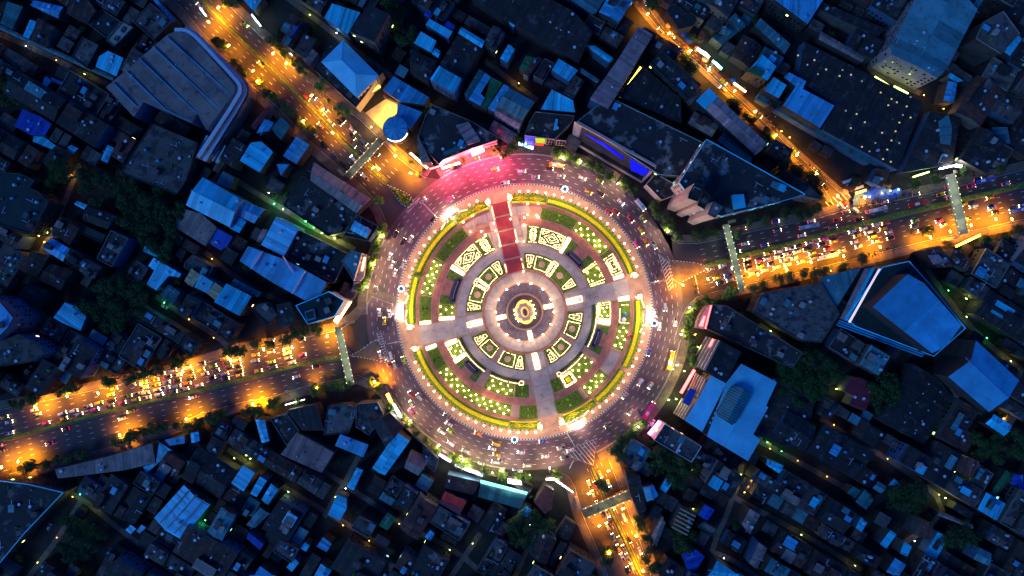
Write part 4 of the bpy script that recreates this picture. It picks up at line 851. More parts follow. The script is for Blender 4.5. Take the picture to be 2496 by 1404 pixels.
for a in """82,0 154,17 142,45 77,14|9|m_blue;168,-8 211,-8 234,28 211,54 160,31|11|m_brown;17,3 57,17 31,71 0,57|9|m_teal;73,48 91,54 70,95 57,88|8|m_bright;91,43 134,65 108,114 74,97|9|m_brown;248,23 296,54 262,94 222,63|7|c_green;368,9 419,51 376,97 325,54|12|c_mid;373,0 380,-4 430,51 423,56|7|m_blue;202,91 242,111 211,165 177,140|10|c_mid;110,185 125,197 114,214 103,205|6|m_bright;125,188 161,204 157,211 122,197|5|m_blue;85,316 137,356 134,367 80,345|5|m_bright;174,353 191,362 179,376 162,365|6|m_bright;262,353 278,360 262,397 245,390|9|m_bright;0,60 280,188 275,197 -5,70|5|m_mid
588,-6 642,-6 618,27|9|m_bright;762,120 776,131 754,160 738,145|7|m_slate;654,256 665,262 620,317 612,305|7|m_red;644,290 668,299 655,320 625,325|8|m_blue;685,285 708,308 685,342 660,313|10|m_teal;722,333 754,353 722,400 690,380|11|m_blue;674,400 705,400 685,428|10|m_blue
1040,26 1056,34 1047,46 1033,37|9|m_deep;1047,46 1103,77 1093,94 1037,60|11|m_bright;1091,51 1110,63 1105,75 1083,65|9|m_deep;1026,77 1064,100 1051,128 1009,105|12|m_bright;1057,114 1074,125 1068,141 1048,128|10|m_bright;1125,66 1182,100 1174,117 1117,81|13|m_bright;1000,120 1066,148 1043,199 1000,175|11|m_dark;1256,-10 1345,0 1400,30 1445,80 1412,148 1256,60 1150,-10|12|m_dark;1239,108 1255,120 1236,154 1219,142|12|m_bright;1245,46 1261,54 1252,67 1241,58|10|m_bright;1282,135 1302,140 1282,177 1266,165|10|m_green;1302,140 1322,142 1288,185 1276,180|10|m_rust;1345,219 1397,245 1402,273 1318,266|11|m_bright;1168,168 1181,177 1146,236 1132,228|14|m_teal;1182,177 1197,188 1171,228 1182,239 1171,258 1142,242|15|m_blue;1197,188 1225,202 1185,265 1171,258 1182,239|14|m_green;1228,205 1242,214 1205,273 1188,265|15|m_blue;1242,215 1303,248 1273,294 1211,259|16|m_mid;1211,260 1273,295 1265,313 1205,276|14|m_purple;1205,293 1262,328 1248,350 1191,316|7|m_purple;1240,0 1300,30 1290,48 1230,18|11|m_dark
1428,110 1448,112 1496,145 1488,153 1448,128|9|m_bright;1448,110 1495,142 1484,153 1448,127|10|m_bright;1416,165 1462,195 1455,203 1415,178|8|m_mid;1614,125 1708,208 1677,242 1585,154|14|c_dark;1568,160 1660,240 1660,300 1505,236|10|m_dark;1765,322 1833,382 1826,398 1748,342|10|m_mid;1705,217 1714,221 1685,255 1674,245|9|m_slate;1885,188 1917,208 1899,239 1863,219|14|m_bright;1793,31 1819,63 1802,74 1775,47|11|m_teal;1780,60 1800,76 1760,110 1735,92|9|m_teal;1765,62 1785,75 1775,88 1752,80|12|m_mid;1640,5 1700,50 1690,62 1655,70 1625,25|11|m_dark;1870,250 1885,240 1905,250 1888,268|7|c_dark
2396,54 2444,28 2484,83 2439,131 2379,94|22|c_mid;2473,85 2492,94 2461,137 2447,128|12|m_bright;2316,177 2348,197 2330,201 2309,185|8|m_bright;2311,197 2332,205 2325,251 2299,245|9|m_blue;2288,296 2311,279 2320,313 2316,353 2293,350|8|m_mid;2000,2 2160,70 2140,90 2000,25|10|m_dark;2000,75 2110,140 2100,152 1995,96|9|m_slate;2418,310 2455,310 2462,350 2425,345|8|m_mid;2200,420 2270,270 2340,290 2320,400|7|m_dark
202,549 259,574 248,592 196,568|9|c_green;272,562 313,582 273,650 238,630|12|c_dark;214,502 285,528 262,559 200,537|8|m_dark;188,490 213,500 205,511 182,498|5|m_bright;77,611 122,622 91,676 47,656|9|m_brown;125,642 179,662 148,708 94,682|9|m_brown;160,737 185,747 209,771 194,807 154,788 132,774|10|m_bright;74,691 120,713 88,750 46,719|9|m_dark;598,491 645,511 620,545 577,525|11|m_blue;577,525 601,540 583,568 558,555|10|m_bright;444,508 490,520 530,555 500,600 421,551|8|m_slate;353,599 396,617 390,631 348,612|7|m_bright;376,628 443,668 438,676 412,672 379,708 356,693 376,659 362,648|8|m_bright;410,693 439,713 422,742 390,719|7|m_teal;452,640 470,622 520,650 505,680 450,652|9|c_mid;467,654 490,671 470,700 449,685|11|m_cream;523,688 543,702 526,733 506,716|13|m_cream;490,668 521,688 506,716 473,700|12|m_bright;551,691 612,722 585,770 523,736|14|m_bright;571,679 637,713 628,725 563,693|9|m_mid
674,528 728,555 691,625 637,597|13|m_white;640,557 653,560 637,592 625,588|9|m_purple;543,417 571,431 560,460 528,446|8|m_mid;728,560 850,620 815,690 700,625|9|c_patch;757,440 765,395 905,485 868,520|9|m_slate;740,430 862,512 855,560 800,575 690,500|8|c_dark;868,522 922,551 899,588 836,574|9|c_dark;865,538 903,560 893,581 853,560|13|m_bright;628,742 657,736 677,768 654,790 614,756|10|c_mid;674,742 708,736 722,782 682,800|11|m_dark
1623,1166 1638,1178 1623,1201 1608,1192|9|m_bright;1567,1189 1593,1183 1605,1209 1577,1223|12|m_blue;1719,1229 1742,1243 1725,1269 1701,1255|10|m_deep;1688,1334 1718,1357 1697,1389 1674,1386 1662,1349|9|m_deep;1614,1258 1622,1275 1600,1332 1588,1306|10|m_slate;1748,1366 1799,1400 1790,1420 1720,1410|11|m_bright;1870,1119 1910,1135 1899,1154 1866,1132|12|m_bright;1850,1323 1870,1337 1845,1386 1826,1374|11|m_slate;1525,1150 1560,1160 1575,1240 1560,1262 1535,1200|10|m_dark;1714,1272 1745,1289 1737,1306 1700,1283|10|c_mottled;1828,1240 1853,1255 1828,1303 1808,1277|12|m_slate;1865,910 1990,960 1960,1100 1840,1060|6|m_dark;1920,1000 1990,1040 1960,1100 1885,1055|10|m_dark
2108,1192 2130,1218 2111,1243 2085,1223|10|m_teal;2080,1186 2098,1195 2085,1215 2064,1201|8|m_teal;2140,1172 2160,1186 2148,1203 2126,1190|8|m_mid;2171,1292 2185,1303 2160,1337 2145,1326|11|m_bright;2098,1260 2115,1275 2100,1297 2085,1286|10|m_bright;2245,1269 2276,1278 2268,1317 2228,1303|12|m_rust;2205,1320 2222,1332 2211,1357 2194,1349|9|m_bright;2182,1360 2209,1377 2191,1404 2160,1394|10|m_blue;2470,1155 2496,1158 2496,1200 2462,1178|8|m_deep;2382,1332 2416,1349 2410,1380 2373,1363|10|m_mid;2288,1246 2372,1280 2370,1290 2284,1255|8|m_slate;2422,1009 2467,1038 2447,1063 2402,1032|11|m_bright;2179,1166 2197,1183 2165,1183|7|m_blue;2453,1145 2467,1163 2427,1212 2413,1203|8|m_green;2345,1110 2390,1125 2370,1165 2330,1150|11|m_rust
622,1022 645,1024 657,1075 638,1080|11|m_bright;464,1055 484,1052 487,1075 467,1080|8|m_bright;402,1072 450,1061 450,1081 413,1087|8|m_blue;389,1078 419,1099 356,1154 349,1138 379,1129|9|m_bright;134,1144 256,1115 370,1081 379,1129 302,1146 142,1166|9|m_slate;319,1279 332,1289 319,1302 305,1292|6|m_bright;345,1279 356,1286 341,1300 332,1295|6|m_bright;722,1055 813,1104 785,1152 685,1107|12|m_slate;591,1135 622,1152 594,1198 563,1178|12|m_bright;634,1161 650,1172 625,1212 610,1203|11|m_bright;661,1178 679,1192 654,1230 637,1218|11|m_bright;967,1052 999,1075 939,1158 907,1141|13|m_bright;870,1139 885,1146 862,1195 845,1186|10|m_bright;822,1205 845,1215 845,1240 828,1269 799,1255|11|m_bright;601,1312 605,1298 642,1326 634,1341|8|m_deep;788,1309 808,1326 796,1346 772,1332|10|m_blue;717,1360 729,1372 711,1394 698,1383|9|m_bright;782,1374 809,1389 796,1410 762,1410|10|m_bright;634,1380 674,1404 665,1420 610,1420|11|m_blue;634,1236 658,1252 622,1286 600,1280|8|m_mid;876,1258 919,1278 899,1310 856,1286|11|c_mid;944,1250 967,1263 944,1293 922,1280|9|m_green;743,1322 755,1330 745,1345 732,1336|9|m_bright;1049,1292 1060,1300 1049,1318 1035,1308|10|m_blue;1300,1300 1310,1305 1300,1320 1292,1312|9|m_teal
1085,1198 1137,1223 1120,1255 1071,1226|11|m_red;1328,1184 1350,1195 1345,1240 1328,1252 1302,1226|10|m_rust;1282,1232 1296,1243 1285,1260 1262,1252|9|m_blue;1091,1158 1171,1175 1154,1206 1083,1189|10|m_dark;1319,1292 1356,1317 1330,1380 1291,1352|10|m_brown;1000,1100 1045,1122 1020,1160 985,1140|11|m_slate;1030,1080 1068,1118 1060,1150 1035,1130|11|c_mid;700,1000 770,985 790,1050 735,1050|10|m_dark;660,1020 700,1008 730,1050 700,1085|9|c_dark;800,990 850,985 872,1000 850,1055 790,1060|10|c_mottled;870,985 920,980 935,1010 900,1060 868,1040|11|c_mid;905,1030 950,1005 985,1040 940,1090|12|m_dark""".replace('\n', ';').split(';'):
    s, h, m = a.strip().split('|'); T_(s, float(h), m)
for a in """299,54 325,68 279,114 261,100|12|concrete_pale|pale framed block with two dark hatches;242,137 265,125 302,142 282,185 231,162|10|m_bright|bright blue tarpaulin-roofed building by the hall;54,265 100,285 125,302 110,330 77,330 36,308|8|m_deep|deep blue roofed house left of the huge hall;50,424 85,441 71,457 94,468 118,494 77,571 0,548 -40,500 0,420|14|c_green|dark green flat roof with pale parapet, left edge;637,345 665,370 632,420 585,392 612,348|12|m_bright|wide blue gabled roof below the huge hall;1117,83 1174,117 1142,171 1125,197 1071,160|12|m_dark|long dark corrugated roof among the upper-middle blocks;1070,160 1125,191 1108,228 1048,194|18|m_bright|blue gabled block with a tall blue front;1362,142 1409,171 1387,199 1345,171|12|m_bright|two-tone blue gabled house right of the green roof;1557,64 1592,84 1530,187 1484,262 1440,238 1503,150|20|m_purple|long purplish slab roof with dark stains, top middle;1728,215 1870,350 1842,379 1697,245|17|m_purple|long purplish slab with a bright blue upper end;1859,132 1893,162 1870,197 1825,171|15|m_bright|blue roof with two green sheets beside the market street;1922,177 1964,199 1956,217 2033,258 2000,311 1910,256 1939,211 1910,188|13|m_blue|large stepped blue roof right of the market street;1876,-8 2010,-8 1970,58|15|m_blue|large blue roof cut by the top edge;1853,44 1927,108 1913,131 1840,61|10|m_mid|long slanting metal shed near the top edge;1962,100 2252,248 2186,415 2005,318 2040,256 1945,190|9|m_dark|vast dark warehouse with glowing skylights;494,432 592,488 560,554 453,500|14|m_bright|bright pale blue roof of a broad building left of centre;520,551 568,577 554,600 537,611 503,588|7|m_deep|deep blue tarpaulin roof beside the bright building;605,600 640,613 700,635 796,688 780,722 742,732 662,688 583,636|15|m_blue|long blue barrel roof crossed by white seams;2077,918 2100,921 2135,941 2111,1004 2068,986 2080,964 2054,952|9|m_red|red hipped house among trees at right;2225,887 2285,921 2325,967 2254,1086 2142,1021|9|m_dark|dark warehouse with two rows of roof vents;449,1182 513,1230 442,1315 376,1262|11|m_white|bright pale multi-ridged shed at lower left;830,1058 899,1084 885,1115 816,1087|10|m_blue|blue roof with dark stripes below the lower-left avenue;1660,1232 1699,1252 1679,1300 1634,1283|9|m_rust|brown roof with glowing orange stripes at the bottom right;2254,611 2293,599 2328,651 2285,652|12|m_rust|orange-brown building with a pale sign panel at the right;1856,716 1905,707 2000,690 2045,765 2000,835 1955,832 1835,760|12|c_mottled|mottled grey flat roof of a wedge-shaped block, right of centre;2150,640 2097,654 2028,770 2000,740 2000,676|11|m_mid|dull blue roof between the wedge block and the arena;1722,800 1737,742 1770,745 1955,860 1930,897|12|c_dark|dark flat-roofed corner block with a red and white shopfront""".split(';'):
    s, h, m, l = a.split('|'); t = T_(s, float(h), m, label=l, clutter=(3 if 'warehouse' in l or m.startswith('m_') else None), step=(3.0 if 'seams' in l or 'bright pale blue' in l else 1.6), wallm=('wall_blue' if 'blue front' in l else None))
    t['_l'] = l
    if 'warehouse with glowing' in l: wh = t
    if 'barrel' in l: bar_ = t
    if 'vents' in l: vents = t
    if 'orange stripes' in l: ost = t
    if 'green sheets' in l: gsh = t
    if 'purplish slab with a bright' in l: pslab = t
    if 'multi-ridged' in l: mrs = t
    if 'sign panel' in l: osp = t
    if 'two dark hatches' in l: hatch_b = t
def add_on(t, s, h, m, nm, th=.3):
    P = px_poly(s, h); b = MB(); P = [(x-t.location.x, y-t.location.y) for x, y in P]; b.prism(P, h-th, h, bottom=True); return b.obj(nm, m, t)
for x, y in [(760,835),(727,915),(694,988),(760,1010),(665,1053),(632,1127),(597,1206),(664,1228),(561,1283),(525,1364),(592,1387),(460,1227),(410,1298),(345,1260),(517,1140),(370,1050),(207,952),(180,605),(155,655),(252,645),(345,700),(643,880),(570,905),(505,797),(598,852),(-200,480),(-120,560),(-60,520),(40,600),(-30,640),(300,980),(250,1100)]:
    p = W(2000+x/3.51, y/3.51, 10.4); b = MB(); b.box((p[0]-wh.location.x, p[1]-wh.location.y, 11.6), (.85, .85, .3)); b.obj('lit_skylight', R.choice(('e_sky', 'e_sky', 'e_skydim')), wh)
for a, b_ in (("690,625", "715,665"), ("640,613", "612,655"), ("745,660", "712,715")):
    p = W(*map(float, a.split(',')), 17); q = W(*map(float, b_.split(',')), 17); r = MB(); r.bar((p[0]-bar_.location.x, p[1]-bar_.location.y), (q[0]-bar_.location.x, q[1]-bar_.location.y), .4, 16, 18.3); r.obj('white_seam', 'plastic_white', bar_)
for x, y in [(2263,936),(2291,955),(2249,959),(2277,978),(2234,981),(2262,1000),(2218,1006),(2247,1026),(2204,1029),(2232,1048)]:
    p = W(x, y, 11); kit(vents, p[0]-vents.location.x, p[1]-vents.location.y, 11.0, 0, 'roof_vent')
for k in range(6): add_on(ost, "%d,%d %d,%d %d,%d %d,%d" % (1658-k*4, 1238+k*9, 1696-k*4, 1258+k*9, 1695-k*4, 1261+k*9, 1657-k*4, 1241+k*9), 11.9, 'm_cream', 'roof_stripe')
add_on(gsh, "1837,160 1865,174 1854,189 1822,173", 17.5, 'm_green', 'green_sheet'); add_on(pslab, "1728,215 1750,236 1719,266 1697,245", 18.6, 'm_bright', 'bright_sheet'); add_on(osp, "2262,622 2288,620 2303,638 2276,645", 14.4, 'm_purple', 'sign_panel')
for a in ("300,64 308,68 300,80 293,75", "284,86 292,91 284,101 276,95"): add_on(hatch_b, a, 12.6, 'c_dark', 'hatch')
for k in range(3): add_on(mrs, "%d,%d %d,%d %d,%d %d,%d" % (462+k*17, 1192+k*13, 464+k*17, 1194+k*13, 392+k*17, 1275+k*13, 390+k*17, 1273+k*13), 14.2, 'm_slate', 'ridge_gutter')
# --- mall with glass vault (right of the ring)
t = T_("1808,887 1895,932 1868,989 1873,993 1836,1058 1853,1072 1822,1123 1722,1063 1771,932", 15, 'm_white', 'mono', 'large pale blue mall roof wrapped round a glass vault', name='shopping_mall', step=13, ang=radians(-30), panels=True, clutter=0, wallm='wall_grey')
c = t.location; P = [(x-c.x, y-c.y) for x, y in px_poly("1785,944 1800,940 1828,955 1831,968 1795,1030 1784,1036 1752,1016 1750,1004", 18)]
b = MB(); b.prism(P, 15, 17.5); b.obj('vault_base', 'm_teal', t)
ld = radians(62); u0, u1, v0, v1 = extents(P, ld); vm = (v0+v1)/2; hw = (v1-v0)/2
for k in range(14):
    s, co = sin(ld), cos(ld); q = clip(clip(P, co, s, u0+(u1-u0)*(k+1)/14-.15), -co, -s, -(u0+(u1-u0)*k/14)); zf = lambda x, y: 17.6+2.2*max(0, 1-abs((-x*s+y*co)-vm)/hw)
    for hf in (clip(q, -s, co, vm), clip(q, s, -co, -vm)):
        if len(hf) > 2: b = MB(); b.face([(x, y, zf(x, y)) for x, y in (hf if area(hf) > 0 else hf[::-1])]); b.obj('vault_pane', 'glass_teal' if 'glass_teal' in M else 'm_teal', t)
for k in range(1, 14):
    u = u0+(u1-u0)*k/14; r = MB()
    for v_a, v_b in ((v0, vm), (vm, v1)):
        A_ = (co*u-s*v_a, s*u+co*v_a); B_ = (co*u-s*v_b, s*u+co*v_b)
        r.face([(A_[0]-co*.12, A_[1]-s*.12, zf(*A_)+.1), (A_[0]+co*.12, A_[1]+s*.12, zf(*A_)+.1), (B_[0]+co*.12, B_[1]+s*.12, zf(*B_)+.1), (B_[0]-co*.12, B_[1]-s*.12, zf(*B_)+.1)])
    r.obj('vault_rib', 'm_blue', t)
t2 = T_("1734,915 1771,935 1711,1052 1668,1024 1699,978", 16, 'm_white', 'mono', 'pale blue roof with striped white front facing the ring road', name='shopping_mall', step=9, ang=radians(-30), panels=True, clutter=0, wallm='wall_grey')
for k in range(5): add_on(t2, "%g,%g %g,%g %g,%g %g,%g" % (1664-k*5.5, 1022-k*3.5, 1667-k*5.5, 1023-k*3.5, 1688-k*5.5, 987-k*3.5, 1685-k*5.5, 985-k*3.5), 15-k*2.6, 'wall_beige', 'white_fin', 1.0)
for k in range(5): add_on(t2, "%g,%g %g,%g %g,%g %g,%g" % (1700-k*5.5, 965-k*3.5, 1703-k*5.5, 966-k*3.5, 1722-k*5.5, 925-k*3.5, 1719-k*5.5, 923-k*3.5), 15-k*2.6, 'wall_beige', 'white_fin', 1.0)
add_on(t2, "1682,946 1699,951 1680,990 1663,981", 14, 'sign_purple' if 'sign_purple' in M else 'm_deep', 'purple_billboard', .6)
add_on(t2, "1690,900 1696,903 1663,960 1657,957", 9, 'e_redsign', 'red_canopy', .4)
add_on(t2, "1771,935 1779,939 1722,1058 1711,1052", 14.5, 'c_green', 'roof_gutter', .4)
for k in range(8): p = W(1770-k*5.5, 950+k*11.5, 15); b = MB(); b.box((p[0]-t2.location.x, p[1]-t2.location.y, 14.8), (1.3, .8, .5), radians(60)); b.obj('roof_letter_mark' if False else 'gutter_letter', 'plastic_white', t2)  # plain blocks stand for the lettering along the gutter
# stepped block with dark tiles
t = T_("1756,830 1808,858 1771,932 1719,904", 18, 'm_dark', 'mono', 'dark tiled roof with stepped white ledges above the ring road', step=1.2, ang=radians(60), clutter=3, wallm='wall_dark')
for k in range(5): add_on(t, "%g,%g %g,%g %g,%g %g,%g" % (1752-k*7.5, 829-k*2.2, 1756-k*7.5, 831-k*2.2, 1719-k*7.5, 904-k*3.6, 1714-k*7.5, 902-k*3.6), 18-k*3.2, 'wall_beige', 'white_ledge', 1.0)
add_on(t, "1737,826 1741,828 1731,846 1727,844", 12.5, 'e_redsign', 'shop_sign', .5)
# corner block pieces: red shopfront
cb = empty('shopfront', (*W(1715, 772), 0)); 
def piece(t, s, h, m, nm, th=.5, kind=None): b = MB(); b.prism([(x-t.location.x, y-t.location.y) for x, y in px_poly(s, h)], h-th, h, bottom=True); return b.obj(nm, m, t, kind)
piece(cb, "1722,748 1731,742 1737,742 1716,803 1700,800 1706,775", 8, 'wall_beige', 'white_front', 8); piece(cb, "1716,770 1720,771 1713,796 1704,794", 8.3, 'e_redsign', 'red_panel', .3); piece(cb, "1732,745 1736,744 1722,802 1718,801", 11, 'e_redsign', 'sign_letters', .4)
reg(cb, '', 'shopfront', label='curved red and white shopfront on the corner right of the ring')
# pink-lit building with two compartments
t = T_("1620,1033 1668,1063 1709,1088 1685,1126 1594,1072", 14, 'c_mid', 'flat', 'two-compartment flat roof with a pink neon front, lower right of the ring', clutter=7, parts='plastic_white', wallm='wall_pink')
add_on(t, "1668,1063 1670,1065 1650,1105 1647,1103", 14.9, 'plastic_white', 'roof_divider', 1); piece(t, "1607,1026 1612,1030 1586,1062 1580,1058", 8, 'e_pinksign', 'neon_sign', 2)
piece(t, "1604,1045 1610,1047 1604,1055 1598,1052", 9, 'e_yellow', 'yellow_sign', 1)
# pool building
t = T_("802,711 839,733 816,770 751,790 722,745", 20, 'c_green', 'flat', 'teal flat roof with a pale rounded parapet left of the ring', clutter=4, parts='m_bright', wallm='wall_beige')
add_on(t, "742,760 765,752 770,777 748,783", 21.4, 'm_mid', 'roof_room', 1.3); piece(t, "744,763 763,757 766,774 749,779", 21.5, 'c_green', 'roof_deck', .1)
add_on(t, "842,738 858,735 822,790 812,782", 7, 'e_warm', 'lit_arcade', .4)
# corner building with rounded beige front
t = T_("856,611 882,617 862,685 833,636", 16, 'm_mid', 'flat', 'blue roof with a curved cream front left of the ring', clutter=3, wallm='wall_beige')
b_ = piece(t, "868,616 892,622 886,675 876,686 860,684 872,650", 12, 'wall_beige', 'curved_front', 12); piece(t, "884,660 889,640 891,628 887,627 880,660", 12.6, 'e_warm', 'sign_strip', .4); piece(t, "862,688 873,687 869,712 856,712", 8, 'wall_beige', 'lower_front', 8)
# dark pie-shaped block with neon
t = T_("1054,256 1142,293 1211,333 1211,342 1150,362 1080,390 1071,400 1017,342 1037,285", 13, 'c_patch', 'flat', 'dark pie-shaped corner block with pink and red neon', clutter=10, wallm='wall_pink')
t2 = T_("1142,296 1171,342 1140,353 1111,306", 16.5, 'm_purple', 'mono', 'lilac roof rising from the neon corner block', clutter=0); T_("1020,333 1051,396 1026,396 1018,360", 14.6, 'm_slate', 'mono', clutter=0)
for s, h, m, nm, th in (("1142,352 1177,343 1176,358 1145,366", 11, 'e_redsign', 'red_neon_sign', 7), ("1144,356 1175,347 1175,357 1147,365", 11.3, 'e_whitesign', 'white_sign_face', .3), ("1149,373 1180,363 1181,368 1152,380", 5, 'e_whitesign', 'lit_canopy', .5), ("1086,385 1135,367 1136,372 1087,391", 8, 'e_pinksign', 'pink_neon_strip', .8), ("1080,370 1136,349 1138,358 1082,380", 13.9, 'm_teal', 'green_awning', .4), ("1178,345 1212,338 1212,350 1178,357", 10, 'wall_pink', 'pink_balcony', 3), ("1046,410 1075,402 1076,405 1048,414", 6, 'e_redsign', 'red_light_strip', .5)): piece(t, s, h, m, nm, th)
ng = empty('neon_light', (*W(1160, 372), 0)); b = MB(); b.box((0, 0, 7), (5, .5, .5)); b.obj('tube', 'e_pinksign', ng); lamp_light(ng, (14, -6, 9), 30000, (1, .10, .2), 1.0); lamp_light(ng, (0, -4, 9), 48000, (1, .06, .16), 1.0); lamp_light(ng, (-18, -10, 9), 60000, (1, .10, .16), 1.0); reg(ng, '', 'neon lamp', label='pink neon tube over the pavement below the corner block')
# block with four shopfront signs
t = T_("1305,273 1400,283 1392,300 1352,340 1279,330 1290,300", 12, 'c_dark', 'flat', 'dark flat block above a row of coloured shop signs', clutter=4)
piece(t, "1352,302 1354,290 1360,290 1357,316 1348,318", 14, 'm_bright', 'aerial_mast', .5)
SG = empty('shop_sign', (*W(1291, 343), 0))
def slope_sign(t, s, z0, z1, m, nm, th=.4):     # board leaning back: top edge at z1, bottom edge at z0; s = tl tr br bl
    a = [tuple(map(float, q.split(','))) for q in s.split()]; pts = []
    for (x, y), z in zip(a, (z1, z1, z0, z0)): w_ = W(x, y, z); pts.append((w_[0]-t.location.x, w_[1]-t.location.y, z))
    b = MB(); b.face(pts[::-1] if ((pts[1][0]-pts[0][0])*(pts[2][1]-pts[0][1])-(pts[1][1]-pts[0][1])*(pts[2][0]-pts[0][0])) < 0 else pts)
    b.face([(p[0], p[1]+.3, p[2]-.3) for p in pts]); 
    for i in range(4): p, q = pts[i], pts[(i+1) % 4]; b.face([p, q, (q[0], q[1]+.3, q[2]-.3), (p[0], p[1]+.3, p[2]-.3)])
    return b.obj(nm, m, t)
mat('sign_blue', (.03, .02, .6), .5, .1, 1, emit=(.05, .03, 1), est=.25); mat('sign_green', (.35, .6, .03), .5, .2, 1, emit=(.45, .8, .02), est=.4); mat('sign_red', (.8, .05, .03), .5, .1, 1, emit=(1, .06, .03), est=.5); mat('sign_purple', (.12, .07, .5), .5, .2, .4, emit=(.15, .05, .8), est=.3)
slope_sign(SG, "1280,331 1305,334 1302,357 1278,355", 3, 12, 'sign_blue', 'blue_board')
for k, (yy, x0_, n_) in enumerate(((343.5, 1282.5, 5), (347, 1283, 4))):
    for j in range(n_): piece(SG, "%g,%g %g,%g %g,%g %g,%g" % (x0_+j*3.6, yy, x0_+2.6+j*3.6, yy+.3, x0_+2.4+j*3.6, yy+2.2, x0_-.2+j*3.6, yy+1.9), 9.2-k*1.3, 'plastic_white', 'letter_stroke', .5)
reg(SG, '', 'shop sign', 'shop signs above the ring road', label='blue shop sign with white lettering, leftmost above the ring road')
SG = empty('shop_sign', (*W(1317, 345), 0)); slope_sign(SG, "1305,337 1329,338 1328,350 1305,348", 5, 12, 'sign_green', 'green_board'); slope_sign(SG, "1304,349 1326,351 1325,356 1303,354", 3, 5, 'sign_red', 'red_board'); reg(SG, '', 'shop sign', 'shop signs above the ring road', label='lime and red shop sign between the blue sign and the grille front')
for s_, l_ in (("1331,336 1354,340 1350,353 1328,352", 'pink-framed window grille front right of the lime sign'), ("1357,341 1380,343 1375,356 1353,354", 'dim window grille front at the right end of the sign row')):
    SG = empty('grille_front', (*W(1342 if 'pink' in l_ else 1367, 346), 0)); slope_sign(SG, s_, 3, 12, 'wall_pink', 'frame')
    a = [tuple(map(float, q.split(','))) for q in s_.split()]
    for i_ in range(3):
        for j_ in range(2):
            fx = lambda u, v: (a[0][0]+(a[1][0]-a[0][0])*u+(a[3][0]-a[0][0])*v, a[0][1]+(a[1][1]-a[0][1])*u+(a[3][1]-a[0][1])*v); z_ = 10.5-j_*4
            q4 = [fx(.12+i_*.29, .25+j_*.36), fx(.34+i_*.29, .25+j_*.36), fx(.34+i_*.29, .52+j_*.36), fx(.12+i_*.29, .52+j_*.36)]
            slope_sign(SG, ' '.join('%g,%g' % p for p in q4), z_-2.2, z_+.3, 'glass_dark', 'window_pane')
    reg(SG, '', 'shop front', 'shop signs above the ring road', label=l_)
# arcade building with blue lit sign band
t = T_("1408,296 1450,262 1490,240 1712,348 1668,430 1605,425", 16, 'c_patch', 'flat', 'long dark block behind the glowing blue panel', clutter=10, parts='m_mid', wallm='wall_dark')
bl = empty('sign_band', (*W(1490, 370), 0)); slope_sign(bl, "1421,300 1599,402 1570,432 1409,340", 6, 17, 'wall_dark', 'dark_band')
slope_sign(bl, "1424,326 1470,348 1525,383 1517,388 1423,336", 11, 13, 'e_bluesign', 'blue_panel'); slope_sign(bl, "1535,384 1594,408 1570,428 1538,416", 10, 12.5, 'e_bluesign', 'blue_panel')
slope_sign(bl, "1400,296 1420,302 1409,342 1394,334", 5, 17, 'wall_pink', 'end_wall'); slope_sign(bl, "1599,404 1599,410 1565,446 1566,436", 6, 17, 'wall_pink', 'end_wall'); piece(bl, "1408,294 1601,402 1598,407 1404,300", 17.6, 'wall_beige', 'top_rail', 1.2); piece(bl, "1400,345 1566,442 1564,446 1398,349", 6, 'wall_beige', 'lower_rail', .8)
reg(bl, '', 'sign', label='long leaning dark sign band with two glowing blue patches')
t = T_("1597,424 1650,452 1640,478 1612,488 1575,450", 9, 'c_dark', 'flat', 'low dark forecourt roof right of the blue panel', clutter=2, parts='wall_beige', wallm='wall_beige')
t = T_("1722,340 1962,474 1890,495 1756,527 1700,505 1655,445", 30, 'c_patch', 'flat', 'large triangular block with patchy dark roof right of the ring', clutter=14, parts='m_bright', wallm='wall_beige', win=True, lit=.06)
add_on(t, "1785,475 1813,473 1818,505 1792,510", 33, 'm_bright', 'blue_roof_room', 3); add_on(t, "1890,443 1918,452 1912,468 1893,460", 31.8, 'm_bright', 'blue_shed', 1.5)
for k, s_ in enumerate(("1694,446 1717,451 1700,491 1677,483 1680,470", "1717,466 1731,480 1714,508 1699,500", "1739,491 1762,505 1742,531 1725,522")):
    T_(s_, 48-k*3, 'c_dark' if k < 2 else 'm_slate', 'flat', '%s of three tall beige stair towers right of the ring' % ('uppermost', 'middle', 'lowest')[k], clutter=1, wallm='wall_beige', name='stair_tower', cat='tower', win=False)
T_("1912,415 1960,440 2005,487 1965,478", 18, 'c_mid', 'flat', 'narrow grey terrace at the tip of the triangular block', clutter=3)
# arena and hall 2
t = T_("2150,652 2215,637 2262,690 2352,800 2275,868 2085,795 2060,775", 9, 'c_green', 'flat', 'green deck with a bright perimeter wall round the arena', clutter=4, parts='m_bright', wallm='wall_blue')
add_on(t, "2108,655 2122,652 2062,782 2048,776", 9.4, 'm_purple', 'side_canopy', .6); add_on(t, "2142,655 2147,655 2073,787 2068,785", 9.9, 'e_pale', 'lit_strip', .3); add_on(t, "2125,652 2134,652 2066,783 2058,780", 9.6, 'm_bright', 'side_canopy', .6)
for k in range(3): add_on(t, "%g,%g %g,%g %g,%g %g,%g" % (2040+k*3, 790-k*5, 2250+k*3, 868-k*5, 2249+k*3, 871-k*5, 2039+k*3, 793-k*5), 8+k*.6, 'm_blue', 'perimeter_ledge', .6)
T_("2211,668 2250,690 2342,793 2305,845 2273,861 2171,781 2129,748", 22, 'm_blue', 'mono', 'huge blue arena roof on a green deck', name='arena', step=17, ang=radians(-48), panels=True, win=False, clutter=0, wallm='wall_dark')
